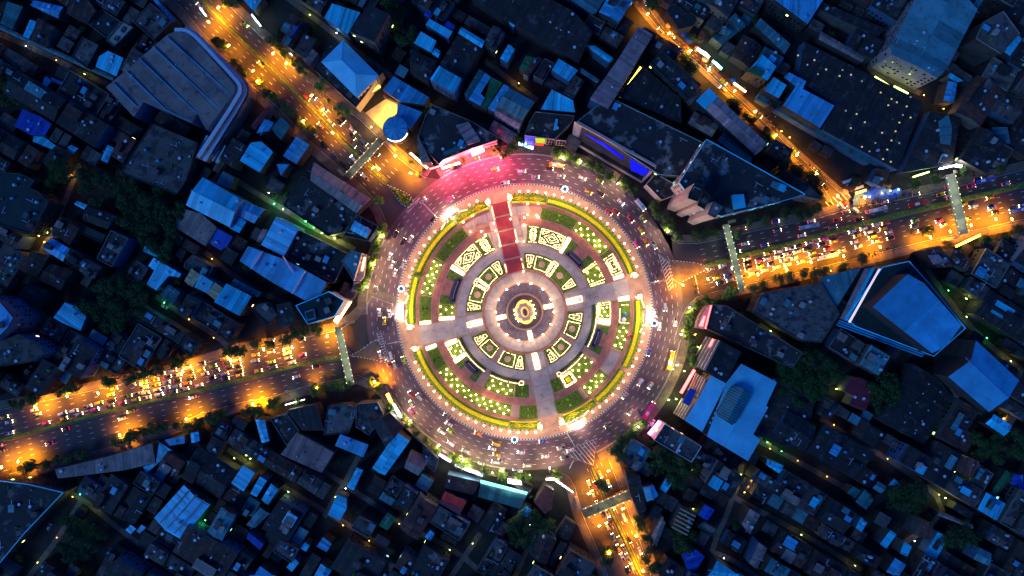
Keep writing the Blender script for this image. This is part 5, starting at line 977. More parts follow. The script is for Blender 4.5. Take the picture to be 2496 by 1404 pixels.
T_("2379,830 2484,927 2410,1004 2311,918 2359,872", 22, 'm_blue', 'gable', 'second huge blue gabled hall beside the arena', name='arena', step=16, panels=True, win=False, clutter=0, wallm='wall_dark', ang=radians(-43), rise=4)
T_("2290,905 2300,900 2405,1005 2396,1012 2340,975", 10, 'm_brown', 'mono', 'long low brown annexe along the second blue hall', clutter=4)
# top right mall
t = T_("2234,-8 2352,-8 2383,23 2308,168 2285,191 2174,134 2171,114", 22, 'm_mid', 'gable', 'tall mall with a dull blue roof and pale pierced wall, top right', name='shopping_mall', step=5, clutter=8, wallm='wall_pink', win=True, lit=0.0, rise=1.5)
t = T_("1850,228 2125,388 2118,400 1845,240", 6, 'm_teal', 'mono', 'very long narrow teal canopy along the market street', clutter=0)
T_("-60,720 0,733 35,775 20,800 -10,830 -60,800", 26, 'm_blue', 'flat', 'tall pale blue tower block at the left edge', clutter=4, wallm='wall_blue', win=True, name='apartment_block'); T_("-60,830 10,830 45,815 85,835 110,860 60,885 -60,900", 20, 'c_mid', 'flat', 'tall pale apartment block with slatted balconies, left edge', clutter=9, wallm='wall_blue', win=True, name='apartment_block')
T_("0,1172 70,1180 155,1200 60,1300 0,1372 -60,1372 -60,1172", 14, 'c_dark', 'flat', 'dark flat roof crowded with tanks in the lower-left corner', clutter=14, parts='m_bright')
t = T_("1171,1180 1284,1209 1268,1240 1165,1211", 7, 'm_teal', 'mono', 'glass-roofed car park canopy lit teal below the ring', step=3.2, clutter=0)
add_on(t, "1172,1170 1286,1200 1284,1206 1170,1177", 9, 'e_cyan', 'lit_glass_edge', .5)
# ------------------------------------------------------------ alleys (kept free of buildings), their lamps come later
ALLEYS = ["571,437 640,480 700,515 760,552 830,590 865,608", "1182,148 1230,185 1290,230 1310,245", "-20,75 100,125 200,178 270,208 330,240", "157,1195 200,1215 290,1290 400,1370 450,1430", "555,1095 620,1140 720,1205 800,1250 890,1305 960,1350", "1808,1130 1800,1180 1785,1215 1770,1260 1750,1300 1735,1345", "1735,1345 1800,1370 1870,1430", "1785,1210 1860,1250 1990,1320 2100,1390", "1850,1075 1900,1100 1990,1150 2080,1200", "1880,1000 1850,1075", "2240,625 2290,700 2350,780 2420,850 2530,930", "2000,1020 2080,1070 2200,1140 2310,1230 2260,1290 2190,1330", "2215,-10 2115,165 2130,178 2245,228", "1585,160 1675,240", "1575,165 1508,238", "500,615 580,682 680,735 715,742", "380,722 450,770 530,820 560,850", "195,400 130,560 95,622 60,690", "1850,790 1930,850 1990,900", "680,-20 780,55 830,95 890,140 960,190", "1040,252 1100,290 1190,310", "940,985 925,1035 880,1100 850,1160 790,1260", "1170,1300 1090,1420", "1000,1290 1110,1340 1200,1420", "2000,640 2060,700", "1285,1250 1300,1300 1250,1420", "0,1180 60,1260 -20,1320", "200,1215 150,1300 60,1420", "760,1130 870,1200 1000,1290"]
AL = [smooth_line(wl(a), 1) for a in ALLEYS]
for k, a in enumerate(AL):
    b = MB(); z = -.010+.0002*k; o1 = offs(a, 1.6); o2 = offs(a, -1.6)
    for i in range(len(a)-1): b.face([(*o2[i], z), (*o2[i+1], z), (*o1[i+1], z), (*o1[i], z)])
    b.obj('alley', 'sidewalk', kind='structure'); raster_line(a, 3.4)
sheet('yard', wl("942,240 982,256 960,285 935,320 955,350 935,362 898,330 880,282"), .036 if False else -.004, 'm_cream'); raster(wl("942,240 982,256 960,285 935,320 955,350 935,362 898,330 880,282"))
raster(wl("1595,440 1700,520 1660,560 1620,545")); raster(wl("2060,500 2060,470 2200,445 2290,430 2290,470")); raster(wl("1690,740 1730,740 1690,900 1640,1000 1600,1040 1640,960"))
# ------------------------------------------------------------ woodland areas kept free too
WOODS = [("190,420 330,425 445,500 425,560 425,640 345,600 315,560 290,500 200,500", 34, 'the walled wood left of centre'), ("250,690 345,690 356,720 330,790 250,800 210,760", 18, 'the lower wood left of centre'), ("105,420 160,400 180,440 130,470", 5, ''), ("-10,190 50,220 40,280 -10,270", 5, ''), ("940,20 1010,0 1010,90 965,110", 6, ''), ("150,1260 260,1290 240,1370 150,1350", 10, ''), ("1905,870 2000,850 2045,900 2010,960 1930,985 1880,950", 22, ''), ("2120,900 2190,930 2150,1010 2120,990", 7, ''), ("1590,1085 1660,1110 1700,1150 1660,1180 1600,1150", 12, ''), ("1640,1285 1690,1310 1680,1340 1645,1330", 5, ''), ("2360,1060 2490,1040 2490,1120 2380,1110", 10, ''), ("1895,395 1990,440 1990,480 1930,430", 7, ''), ("1245,1245 1340,1260 1350,1290 1270,1330 1250,1290", 9, ''), ("2290,1270 2310,1330 2370,1330 2360,1280", 5, ''), ("2180,1180 2240,1190 2230,1230 2150,1240", 6, ''), ("2330,600 2340,640 2480,700 2490,590", 0, '')]
for s, n, l in WOODS:
    if n: raster(wl(s))
for a in ("296,480 300,560 270,590", ): pass
# ------------------------------------------------------------ infill blocks of shophouses and sheds
th = radians(-31); cu, su = cos(th), sin(th)
UV = lambda u, v: (u*cu-v*su, u*su+v*cu)
RM = [('m_dark', 34), ('c_dark', 12), ('m_umber', 17), ('m_brown', 10), ('c_mid', 7), ('c_patch', 8), ('m_mid', 4), ('m_slate', 2.5), ('m_rust', 5), ('m_blue', 2), ('m_bright', 2), ('m_teal', 3), ('m_green', 1), ('m_deep', .8), ('c_mottled', 3)]
INF = []
RI = random.Random(21)
def infill_cell(u0, u1, v0, v1, depth=0):
    if u1-u0 < 4 or v1-v0 < 4: return
    P = [UV(u0, v0), UV(u1, v0), UV(u1, v1), UV(u0, v1)]
    c = cen(P)
    if abs(c[0]) > 335 or abs(c[1]) > 200: return
    oc = raster(P, test=True)
    if oc < .03: INF.append(P); raster(P); return
    if oc > .95 or depth > 2: return
    if (u1-u0) > (v1-v0): m = (u0+u1)/2; infill_cell(u0, m-.2, v0, v1, depth+1); infill_cell(m+.2, u1, v0, v1, depth+1)
    else: m = (v0+v1)/2; infill_cell(u0, u1, v0, m-.2, depth+1); infill_cell(u0, u1, m+.2, v1, depth+1)
v = -460
while v < 460:
    dv = RI.choice((12, 15, 17, 20, 23, 26)); u = -460+RI.uniform(0, 10)
    while u < 460:
        du = RI.choice((9, 13, 17, 21, 27, 34)); infill_cell(u, u+du, v, v+dv); u += du+RI.choice((.3, .5, .6, 1.0, 1.8))
    v += dv+RI.choice((.6, .9, 1.5, 2.6))
INF.sort(key=lambda P: -abs(area(P)))
INF = [P for P in INF if abs(area(P)) > 26]
print('INFILL', len(INF))
R.seed(99)
def jitter(P, a): return [(x+R.uniform(-a, a), y+R.uniform(-a, a)) for x, y in P]
rest = MB(); RC = []
NB = 290
for k, P in enumerate(INF[:NB]):
    rm = R.choices([a for a, _ in RM], [w for _, w in RM])[0]; A = abs(area(P)); h = R.choice((5, 6, 7, 8, 8, 9, 10, 11, 12)) if A < 160 else R.choice((7, 8, 9, 10, 12, 14))
    if A > 230 and rm in ('m_bright', 'm_deep', 'm_green', 'm_teal'): rm = 'm_dark'
    P = jitter(P, .35); t = building(P, h, rm, name='shophouse' if A < 200 else 'warehouse' if rm[0] == 'm' else 'apartment_block', step=R.choice((1.0, 1.3, 1.8)), lit=.03, win=(h > 11))
    fm = 'flat-roofed' if rm in FLAT else 'sheet-roofed'
    w = t.name.split('.')[0].replace('apartment_', '')
    reg(t, '%s %s with %s roof' % (sized(P), w, MD[rm]), w, 'infill houses of the city blocks')
    for _ in range(R.choice((1, 2, 3, 4)) if A > 100 else 1):
        f0, g0 = R.uniform(.12, .88), R.uniform(.12, .88); x_ = (P[0][0]*(1-f0)+P[1][0]*f0)*(1-g0)+(P[3][0]*(1-f0)+P[2][0]*f0)*g0; y_ = (P[0][1]*(1-f0)+P[1][1]*f0)*(1-g0)+(P[3][1]*(1-f0)+P[2][1]*f0)*g0
        kit(t, x_-t.location.x, y_-t.location.y, h+(.5 if rm in FLAT else .8), th, None if A > 150 else R.choice(('ac_unit', 'water_tank', 'pipe_run', 'satellite_dish')))
    # wings and patched-on roofs of other heights and colours
    for _ in range(R.choice((0, 1, 1, 2, 2)) if A > 70 else R.choice((0, 1))):
        f0 = R.uniform(0, .6); f1 = f0+R.uniform(.25, .4); g0 = R.choice((0, .5, .3)); g1 = g0+R.uniform(.3, .5)
        bl_ = lambda a, b: ((P[0][0]*(1-a)+P[1][0]*a)*(1-b)+(P[3][0]*(1-a)+P[2][0]*a)*b-t.location.x, (P[0][1]*(1-a)+P[1][1]*a)*(1-b)+(P[3][1]*(1-a)+P[2][1]*a)*b-t.location.y)
        q = [bl_(f0, g0), bl_(f1, g0), bl_(f1, g1), bl_(f0, g1)]; hh = h+R.uniform(1.9, 3.6); m2 = R.choices(['m_bright', 'm_blue', 'm_mid', 'm_slate', 'm_dark', 'm_brown', 'c_mid', 'm_rust', 'm_teal', 'm_deep'], [1.3, 1.3, 3, 2, 8, 5, 5, 2, 1, .3])[0]
        b = MB(); b.prism([(x, y) for x, y in shrink(q, .3)], h-.5, hh-.2, .7, top=False); w_ = b.obj('wing', 'wall_dark', t)
        b = MB(); sl = R.uniform(-.12, .12); banded(q, th+R.choice((0, pi/2)), R.choice((.9, 1.3, 1.8)), lambda x, y: hh+sl*x*.6 if False else hh, b, .2, R.random() < .7); b.obj('wing_roof', m2, w_)
if INF[NB:]:
    b = MB()
    for P in INF[NB:]:
        h = R.uniform(3.5, 8); b.prism(shrink(P, .3), 0, h, top=False, mi=0, tone=.8)
        i = R.choice((1, 1, 2, 3, 4, 5, 5)); banded_ = MB(); banded(P if area(P) > 0 else P[::-1], th+R.choice((0, pi/2)), 1.3, lambda x, y: h, banded_, .25)
        o = len(b.v); b.v += banded_.v; b.f += [tuple(o+q for q in f) for f in banded_.f]; b.t += banded_.t; b.m += [i]*len(banded_.f)
    b.obj('small_sheds', ['wall_dark', 'm_dark', 'm_umber', 'm_brown', 'm_mid', 'c_mid'], kind='stuff')
print('SHEDS', max(0, len(INF)-NB))
# ------------------------------------------------------------ footbridges
def footbridge(p, q, w, h, label, roof='m_slate', lamps='e_lime', deck='concrete_pale'):
    a, b_ = W(*p, h), W(*q, h); c = ((a[0]+b_[0])/2, (a[1]+b_[1])/2); t = empty('footbridge', (*c, 0)); L = hypot(b_[0]-a[0], b_[1]-a[1]); hd = atan2(b_[1]-a[1], b_[0]-a[0]); t.rotation_euler.z = hd
    b = MB(); b.box((0, 0, h-.3), (L, w, .6)); b.obj('deck', deck, t)
    for s_ in (-1, 1):
        b = MB(); b.box((0, s_*(w/2+.08), h+.45), (L, .16, 1.1)); [b.box((x, s_*(w/2+.08), h+.6), (.2, .26, 1.5)) for x in np.arange(-L/2+1, L/2, 2.6)]; b.obj('railing', roof, t)
        b = MB(); n = int(L/3.4); [b.box((-L/2+(k+.5)*L/n, s_*(w/2+.2), h+1.2), (.55, .25, .2)) for k in range(n)]; b.obj('rail_light', lamps, t, kind='stuff')
    n = int(L/3)
    for k in range(n): b = MB(); b.box((-L/2+(k+.5)*L/n, 0, h+.03), (L/n-.18, w-.3, .07), 0, R.uniform(.7, 1.2)); b.obj('deck_panel', 'c_mid' if deck != 'concrete_pale' else 'concrete_pale', t)
    for x in (-L/2+1, -L/6, L/6, L/2-1): b = MB(); b.cyl((x, 0), .5, 0, h-.5, 10); b.obj('pillar', 'concrete_pale', t)
    for s_, y in ((-1, 1), (1, -1)):
        b = MB()
        for k in range(12): b.box((s_*(L/2+.9), y*(w/2+.6+k*.55), h-.3-k*h/12.5), (1.8, .6, .3))
        b.obj('stairs', 'concrete_pale', t)
    [lamp_light(t, (x, 0, h+5), 900, (.75, 1, .5), .4) for x in (-L*.3, 0, L*.3)]; reg(t, '', 'footbridge', 'footbridges over the avenues', label=label)
footbridge((931, 340), (848, 431), 4.2, 6, 'footbridge over the upper-left avenue', 'wall_beige', 'e_warm', 'c_mid')
footbridge((1768, 547), (1808, 708), 3.4, 6, 'footbridge over the right avenue nearest the ring', 'concrete_pale', 'e_lime')
footbridge((2314, 425), (2348, 572), 5.2, 7, 'wide footbridge with lamps at the far right of the avenue', 'concrete_pale', 'e_lime')
footbridge((824, 796), (856, 938), 3.8, 6, 'narrow footbridge over the lower-left avenue', 'concrete_pale', 'e_lime')
footbridge((1424, 1251), (1535, 1205), 5.4, 6, 'footbridge over the bottom avenue', 'wall_beige', 'e_warm', 'c_mid')
# ------------------------------------------------------------ street lamps
def street_lamp(px, py, tx, ty, label_desc='orange street lamp', em='e_sodium', P=30000, col=(1, .35, .0), h=9.0):
    x, y = W(px, py, h); X, Y = W(tx, ty, h); hd = atan2(Y-y, X-x); a = min(3.0, hypot(X-x, Y-y)); t = empty('street_lamp', (x, y, 0), hd)
    b = MB(); b.cyl((-.6, 0), .14, 0, h, 8, .09); b.obj('post', 'steel', t)
    b = MB(); b.box((a/2-.3, 0, h+.1), (a, .14, .14)); b.obj('arm', 'steel', t)
    b = MB(); b.box((a-.2, 0, h), (1.5, .75, .28)); b.obj('lamp_head', em, t)
    l = lamp_light(t, (a-.1, 0, h-.6), P*1.75, col, .35, 'SPOT', 145); reg(t, label_desc, 'street lamp', 'street lamps of the avenues'); return t
for px, py, tx, ty, k in [(674,122,655,140,.8),(704,145,690,165,.6),(608,180,625,165,.6),(618,204,640,190,.5),(540,10,520,30,.9),(548,118,565,105,.4),(769,226,750,240,.4),(731,302,750,285,.45),(797,262,780,270,.5),(900,415,915,405,.5),(972,372,958,385,1.2),(1012,425,995,420,1.0),(500,45,515,60,.7),(820,330,805,320,.4),(235,948,240,960,1),(560,866,562,880,.9),(690,842,692,855,.9),(340,925,345,945,.9),(2320,575,2315,560,1),(2470,545,2465,528,1),
  (82,981,90,1010,1.3),(440,895,450,915,1.1),(293,1072,290,1045,1.5),(456,1033,450,1000,1.5),(41,1136,50,1105,1.4),(613,996,625,955,1.9),(796,808,800,835,1.2),(771,955,775,915,1.3),(916,942,905,905,1.6),(640,840,645,865,.6),(1560,1312,1540,1300,1.4),(1493,1142,1480,1150,1.3),(1530,1235,1518,1240,.8),(1578,1395,1560,1390,1.1),(1424,1205,1436,1203,.7),(1450,1285,1462,1281,.9),(1474,1352,1486,1348,.9),(0,1150,10,1120,1),(160,955,170,985,.8),
  (1585,25,1578,35,.6),(1640,75,1630,82,.5),(1690,118,1680,125,.45),(1735,165,1728,172,.5),(1800,215,1790,222,.5),(1850,268,1840,272,.5),(1900,325,1890,330,.6),(1950,370,1942,378,.5),(2000,420,1990,425,.8),(2050,470,2040,480,.8),(2110,470,2105,490,.7),(2370,560,2365,540,1.3),(2430,545,2425,520,1),(2270,590,2265,560,1.2),(2150,612,2140,590,1.1),(2060,635,2050,605,.9),(1730,690,1725,680,.7),(1850,680,1842,645,1.3),(1920,668,1912,635,1.1),(1980,650,1972,620,1.3),(1655,690,1665,695,.8)]:
    street_lamp(px, py, tx, ty, P=22000*k)
for px, py, tx, ty in [(1690,745,1680,750),(1668,815,1660,815),(1660,890,1650,890),(1562,1046,1555,1040),(1125,1132,1130,1120),(1225,1156,1225,1145),(1062,1092,1070,1085),(992,1030,1000,1025),(903,640,912,645),(922,575,930,578),(1420,388,1415,395),(1512,440,1505,448),(1634,560,1628,565),(1340,1150,1340,1140),(885,700,895,700),(1375,375,1372,385)]:
    street_lamp(px, py, tx, ty, 'pale street lamp', 'e_whitesign', 5200, (1, .72, .36), 11.5)
# shop fronts and floodlights round the ring: emissive boxes on walls with a light of the same colour
def lightbox(s, h, th_, m, label, P=0, col=(1, 1, 1), nm='lit_sign', dz=1.5):
    Q = px_poly(s, h); c = cen(Q); t = empty(nm, (*c, 0)); b = MB(); b.prism([(x-c[0], y-c[1]) for x, y in Q], h-th_, h, bottom=True); b.obj('light_face', m, t)
    b = MB(); b.prism([(x-c[0], y-c[1]) for x, y in shrink(Q, .3)], 0, h-th_-.01); b.obj('support', 'wall_grey', t)
    if P: lamp_light(t, (0, 0, h+dz), P, col, .5)
    reg(t, '', 'lit sign', 'lit shop signs', label=label)
lightbox("940,962 952,985 958,982 946,958", 7, 1.2, 'e_yellow', 'yellow shop canopy where the lower-left pavement bends', 700, (1, .7, .2))
lightbox("955,985 977,1024 982,1020 961,983", 7, .8, 'e_whitesign', 'long white shop light left of the ring bottom', 4000, (.8, 1, .9))
lightbox("970,1028 983,1036 986,1032 976,1024", 7, 1, 'e_redsign', 'small orange shop box at the lower-left bend', 0)
lightbox("990,1045 1063,1115 1066,1111 993,1040", 6, .5, 'wall_pink', 'long pale canopy edge along the lower-left of the ring')
lightbox("1068,1110 1098,1128 1101,1122 1071,1106", 8, 2, 'e_pale', 'bright lilac shop sign, lower-left of the ring', 3500, (.9, .9, 1))
lightbox("1108,1136 1176,1163 1178,1155 1111,1131", 8, 1.5, 'e_pale', 'long bright shop sign, bottom of the ring', 6000, (.9, 1, .85))
lightbox("1237,1168 1270,1174 1272,1182 1238,1178", 8, 1.5, 'e_whitesign', 'white tent-like sign at the bottom of the ring', 6000, (.85, 1, .8))
lightbox("1331,1167 1350,1165 1397,1199 1397,1202 1350,1170 1331,1171", 7, 1, 'e_whitesign', 'angled white shopfront, bottom right of the ring', 5500, (.95, 1, .7))
lightbox("997,374 1040,412 1044,408 1002,371", 6, .6, 'e_warm', 'warm strip light on the pavement upper left of the ring', 1500, (1, .6, .15))
lightbox("1075,408 1120,394 1122,399 1078,413", 3.5, .4, 'e_whitesign', 'lit shop canopy under the pink neon', 2500, (1, .6, .3))
lightbox("1605,1035 1612,1040 1618,1032 1612,1028", 7, 1, 'e_redsign', 'pink-red sign at the lower right of the ring', 1500, (1, .15, .4))
lightbox("870,240 925,207 928,212 874,246", 4, .4, 'e_yellow', 'yellow strip light along the floodlit yard', 2500, (1, .72, .2))
lightbox("1560,162 1564,165 1513,238 1509,236", 5, .4, 'e_yellow', 'yellow-lit gap beside the long purplish slab', 900, (1, .7, .1))
lightbox("1700,116 1722,128 1731,138 1727,142 1698,121", 5, .5, 'e_whitesign', 'white-green lit canopy on the market street', 3500, (.8, 1, .6))
lightbox("1738,145 1762,165 1758,171 1735,150", 5, .5, 'e_cyan', 'second green-lit canopy on the market street', 3000, (.4, 1, .6))
lightbox("1790,200 1820,222 1817,226 1787,204", 5, .4, 'e_warm', 'warm shop strip half way down the market street', 2200, (1, .6, .15))
lightbox("1630,25 1650,50 1655,47 1636,22", 5, .4, 'e_warm', 'warm shop strip near the top of the market street', 2000, (1, .6, .15))
lightbox("2330,400 2345,402 2344,408 2330,406", 9, 1, 'e_white', 'white floodlight at the head of the wide footbridge', 2500, (.9, 1, 1))
lightbox("2330,598 2390,570 2391,575 2332,603", 6, .8, 'e_yellow', 'orange lit canopy right of the wide footbridge', 3000, (1, .55, .08))
lightbox("2225,430 2265,417 2266,420 2227,433", 5, .5, 'e_lime', 'yellow-green shop lights above the right avenue', 1800, (.9, 1, .3))
lightbox("2290,410 2326,402 2327,405 2291,413", 7, .5, 'e_white', 'white strip sign above the right avenue', 1200, (.9, 1, 1))
lightbox("2134,185 2170,208 2168,212 2131,189", 3, .4, 'e_lime', 'green strip light at the foot of the tall mall', 500, (.7, 1, .2)); lightbox("2180,208 2215,226 2213,230 2178,212", 3, .4, 'e_lime', 'second green strip light at the foot of the tall mall', 500, (.7, 1, .2))
lightbox("695,986 742,973 742,975 695,988", 5, .5, 'e_whitesign', 'white shop strip along the lower-left avenue', 2500, (.9, 1, .6))
lightbox("1263,345 1300,358 1299,364 1262,352", 3, .4, 'e_cool', 'pale lit shop entrance under the blue sign', 2200, (.6, 1, .8))
lightbox("612,36 614,34 636,62 634,64", 5, .5, 'e_cool', 'white-green lit kiosk at the top of the upper-left avenue', 1500, (.7, 1, .8))
lightbox("486,20 488,18 503,38 501,40", 5, .5, 'e_cool', 'blue-white shop lights at the top left of the avenue', 1500, (.5, .8, 1))
lightbox("705,126 713,134 711,136 703,128", 4, .4, 'e_whitesign', 'small white kiosk light right of the upper-left avenue', 900, (.9, .9, .6))
# alley lamps
al_l = msh(lambda b: (b.box((0, 0, 3.4), (.9, .35, .2)),), 'lamp_tube', 'e_lime'); al_y = msh(lambda b: b.box((0, 0, 3.4), (.6, .4, .25)), 'lamp_tube', 'e_yellow'); al_w = msh(lambda b: b.box((0, 0, 3.4), (.5, .4, .25)), 'lamp_tube', 'e_white'); al_g = msh(lambda b: b.box((0, 0, 3.4), (.7, .4, .25)), 'lamp_tube', 'e_green'); al_p = msh(lambda b: (b.cyl((0, .5), .08, 0, 3.4, 6), b.box((0, .25, 3.42), (.1, .6, .08))), 'lamp_pole', 'steel')
CL = {'l': (al_l, (.8, 1, .25), 'yellow-green alley lamp'), 'y': (al_y, (1, .6, .12), 'yellow alley lamp'), 'w': (al_w, (.8, .95, 1), 'white alley lamp'), 'g': (al_g, (.1, 1, .25), 'green alley lamp')}
def alley_lamp(x, y, k, P, hd=0):
    m, c, d = CL[k]; t = empty('alley_lamp', (x, y, 0), hd); link('lamp_tube', m, t); link('lamp_pole', al_p, t); lamp_light(t, (0, 0, 4.2), P, c, .3); reg(t, d, 'alley lamp', 'small lamps in the alleys')
AP = [900, 350, 160, 260, 260, 450, 300, 200, 160, 250, 300, 140, 350, 250, 500, 300, 130, 110, 200, 350, 200, 120, 90, 90, 120, 120, 100, 100, 120]
R.seed(5)
for a, P in zip(AL, AP):
    for x, y, hd in along(a, 19, 7):
        if R.random() < .52: alley_lamp(x+R.uniform(-1, 1), y+R.uniform(-1, 1), R.choices('lywg', (5, 4, 2, .8))[0], P*R.uniform(.3, 1.5)*1.3, hd)
for px, py, k, P in [(655,470,'w',500),(668,497,'g',1600),(745,540,'g',2600),(765,555,'g',1500),(785,568,'l',2200),(815,580,'l',2600),(690,510,'w',800),(950,262,'y',5200),(975,275,'y',4200),(925,290,'y',4200),(905,310,'y',3000),(960,345,'y',1500),(175,428,'y',900),(95,575,'y',1100),(108,590,'y',900),(228,168,'g',500),(13,708,'w',150),(120,1240,'l',120),(175,1190,'g',700),(195,1205,'g',500),(230,1235,'l',400),(385,1332,'w',500),(395,1328,'w',500),(600,1110,'l',700),(610,1118,'l',500),(2305,1214,'l',1100),(2320,1135,'l',250),(2326,1150,'l',250),(2350,1105,'w',150),(2065,928,'l',1200),(2038,948,'l',600),(2460,298,'l',500),(2252,232,'y',700),(2300,265,'y',500),(2446,1020,'y',700),(2398,771,'w',700),(2435,800,'w',600),(2355,728,'l',700),(2440,655,'l',500),(1838,1155,'y',400),(1853,1165,'y',400),(1830,1171,'y',400),(1823,1186,'y',400),(1815,1200,'y',400),(1687,1146,'y',300),(1870,1078,'g',300),(1905,1100,'g',400),(1690,1240,'l',60),(400,738,'g',500),(660,780,'y',900),(30,1380,'w',120),(500,1268,'g',300),(1250,1145,'w',500),(1200,1152,'l',1600),(1145,1133,'l',1800),(1100,1122,'l',1200),(1290,1158,'l',1500),(1350,1165,'l',1500),(970,1015,'l',1500),(1065,1105,'l',900),(2085,445,'y',500),(2120,480,'w',600),(2150,470,'y',900),(2170,465,'y',900),(2190,462,'w',500),(1905,320,'y',900),(1925,335,'y',1200),(1640,900,'l',900),(1668,905,'l',1600),(1648,973,'l',1800),(1630,975,'l',900),(1695,815,'y',1200),(1700,845,'l',700)]:
    x, y = W(px, py, 3.4); alley_lamp(x, y, k, P)
# ------------------------------------------------------------ trees
def leafball(b, c, r, n, s, flat=.75):
    for _ in range(n):
        th_ = R.uniform(0, 2*pi); ph = math.acos(R.uniform(-.35, 1)); rr = r*R.uniform(.72, 1.05)
        p = Vector((c[0]+rr*sin(ph)*cos(th_), c[1]+rr*sin(ph)*sin(th_), c[2]+rr*cos(ph)*flat)); d = Vector((R.uniform(-1, 1), R.uniform(-1, 1), R.uniform(-.4, .6))).normalized()
        nrm = Vector((sin(ph)*cos(th_)+R.uniform(-.5, .5), sin(ph)*sin(th_)+R.uniform(-.5, .5), cos(ph)+R.uniform(-.3, .5))).normalized(); u = nrm.cross(d).normalized(); w = nrm.cross(u); q = s*R.uniform(.6, 1.3)
        tn = R.uniform(.55, 1.5)
        b.face([p-u*q*.5, p+w*q*.42, p+u*q*.5, p-w*q*.42], tn)
def tree_proto(seed, m, rad, hgt, nm='tree', clumps=11, per=95):
    R.seed(seed); t = empty(nm); tr = MB(); tr.cyl((0, 0), .32, 0, hgt*.55, 7, .2)
    cr = MB(); cs = []
    for k in range(clumps):
        a = R.uniform(0, 2*pi); d = rad*R.uniform(.15, .72) if k else 0; cs.append((d*cos(a), d*sin(a), hgt*R.uniform(.62, .88), rad*R.uniform(.30, .5)))
    for x, y, z, r in cs:
        n = 5; 
        for j in range(n):      # limbs
            f0, f1 = j/n, (j+1)/n; tr.v.extend([]) 
        i = len(tr.v); tr.v.extend([(.1, 0, hgt*.4), (-.08, .1, hgt*.4), (0, -.1, hgt*.4), (x+.04, y, z), (x-.03, y+.05, z), (x, y-.05, z)])
        for a_, b_ in ((0, 1), (1, 2), (2, 0)): tr.f.append((i+a_, i+b_, i+3+b_, i+3+a_)); tr.t.append(1); tr.m.append(0)
        leafball(cr, (x, y, z), r, per, .62)
    tr.obj('trunk', 'trunk', t); cr.obj('crown', m, t); return t
TP = {'a': [tree_proto(k, 'leaf_a', 3.6+.4*(k % 3), 8.5, 'street_tree') for k in (1, 2, 3)], 'b': [tree_proto(k, 'leaf_b', 4.6+.4*(k % 3), 10, 'shade_tree', 14, 100) for k in (4, 5, 6)], 'c': [tree_proto(k, 'leaf_c', 3.0, 7, 'young_tree', 9, 90) for k in (7, 8)]}
def palm_proto():
    t = empty('palm_tree'); b = MB(); b.cyl((0, 0), .28, 0, 6.8, 8, .2); b.obj('trunk', 'trunk', t)
    R.seed(33)
    for k in range(16):
        a = 2*pi*k/16+R.uniform(-.15, .15); L = R.uniform(2.8, 3.7); b = MB(); pts = []
        for j in range(7):
            f = j/6; pts.append((L*f*cos(a+f*.12), L*f*sin(a+f*.12), 6.8+1.0*math.sin(f*2.2)-1.5*f*f))
        for j in range(6):
            w = .55*(1-abs(j/6-.35))*1.0; n = (-sin(a), cos(a)); p, q = pts[j], pts[j+1]
            for s_ in (-1, 1):
                for f in (0, .5):
                    m_ = (p[0]+(q[0]-p[0])*f, p[1]+(q[1]-p[1])*f, p[2]+(q[2]-p[2])*f); e_ = (p[0]+(q[0]-p[0])*(f+.32), p[1]+(q[1]-p[1])*(f+.32), p[2]+(q[2]-p[2])*(f+.32))
                    b.face([m_, e_, (e_[0]+n[0]*s_*w+cos(a)*.3, e_[1]+n[1]*s_*w+sin(a)*.3, e_[2]-.25), (m_[0]+n[0]*s_*w*.9+cos(a)*.3, m_[1]+n[1]*s_*w*.9+sin(a)*.3, m_[2]-.28)], R.uniform(.7, 1.3))
        b.obj('frond', 'leaf_palm', t)
    return t
TP['p'] = [palm_proto()]
TD = {'a': ('leafy street tree', 'roadside trees'), 'b': ('dark broad-crowned tree', 'dark trees of the gardens'), 'c': ('bright green young tree', 'bright trees round the ring'), 'p': ('palm tree', 'palms along the road')}
def tree(px, py, k, sc=None):
    R.seed(int(px*7+py*13)); pr = R.choice(TP[k]); x, y = W(px, py, 6); o = place(pr, (x, y, 0), R.uniform(0, 6.28), sc or R.uniform(.8, 1.25)); reg(o, TD[k][0], 'tree', TD[k][1])
def trees(s, k, sc=None):
    for t_ in s.split(): tree(*map(float, t_.split(',')), k, sc)
trees("1210,362 1228,372 1260,352 1245,360 1355,372 1385,380 1410,390 1440,400 1465,415 1490,432 1525,450 1540,462 1600,520 1622,540 1635,555 1652,575 1600,505", 'a')
trees("1674,798 1679,821 1682,844 1690,885 1685,870 1765,722 1742,735 1699,739 1720,728 1683,775 1677,793 1690,760 1780,715", 'c', 1.4)
trees("1839,702 1862,697 1899,678 1922,672 1960,668 1985,665 2010,660 2055,650 2105,632 2260,560 2480,560 2445,580 2400,585 1830,537 1800,570 1739,568 1699,576 1720,572 1913,522 1945,524 1970,520 1990,512 1870,540 2400,415 2440,408 2280,440 2230,450 2350,420", 'b', .85)
trees("1565,1032 1546,1048 1528,1062 1508,1069 1506,1092 1514,1112 1520,1080 1498,1100 1540,1062 1575,1312 1585,1340 1575,1365 1590,1388 1600,1380 1560,1285 1555,1265 1475,1345 1480,1370 1462,1175 1470,1190", 'b', .9)
trees("1016,1055 1063,1096 1117,1124 1142,1129 1180,1146 1222,1156 1265,1161 1359,1154 981,1020 953,988 1129,1132", 'p', 1.15)
trees("996,1035 1040,1075 1100,1115 1020,670 1285,1165", 'c', 1.1)
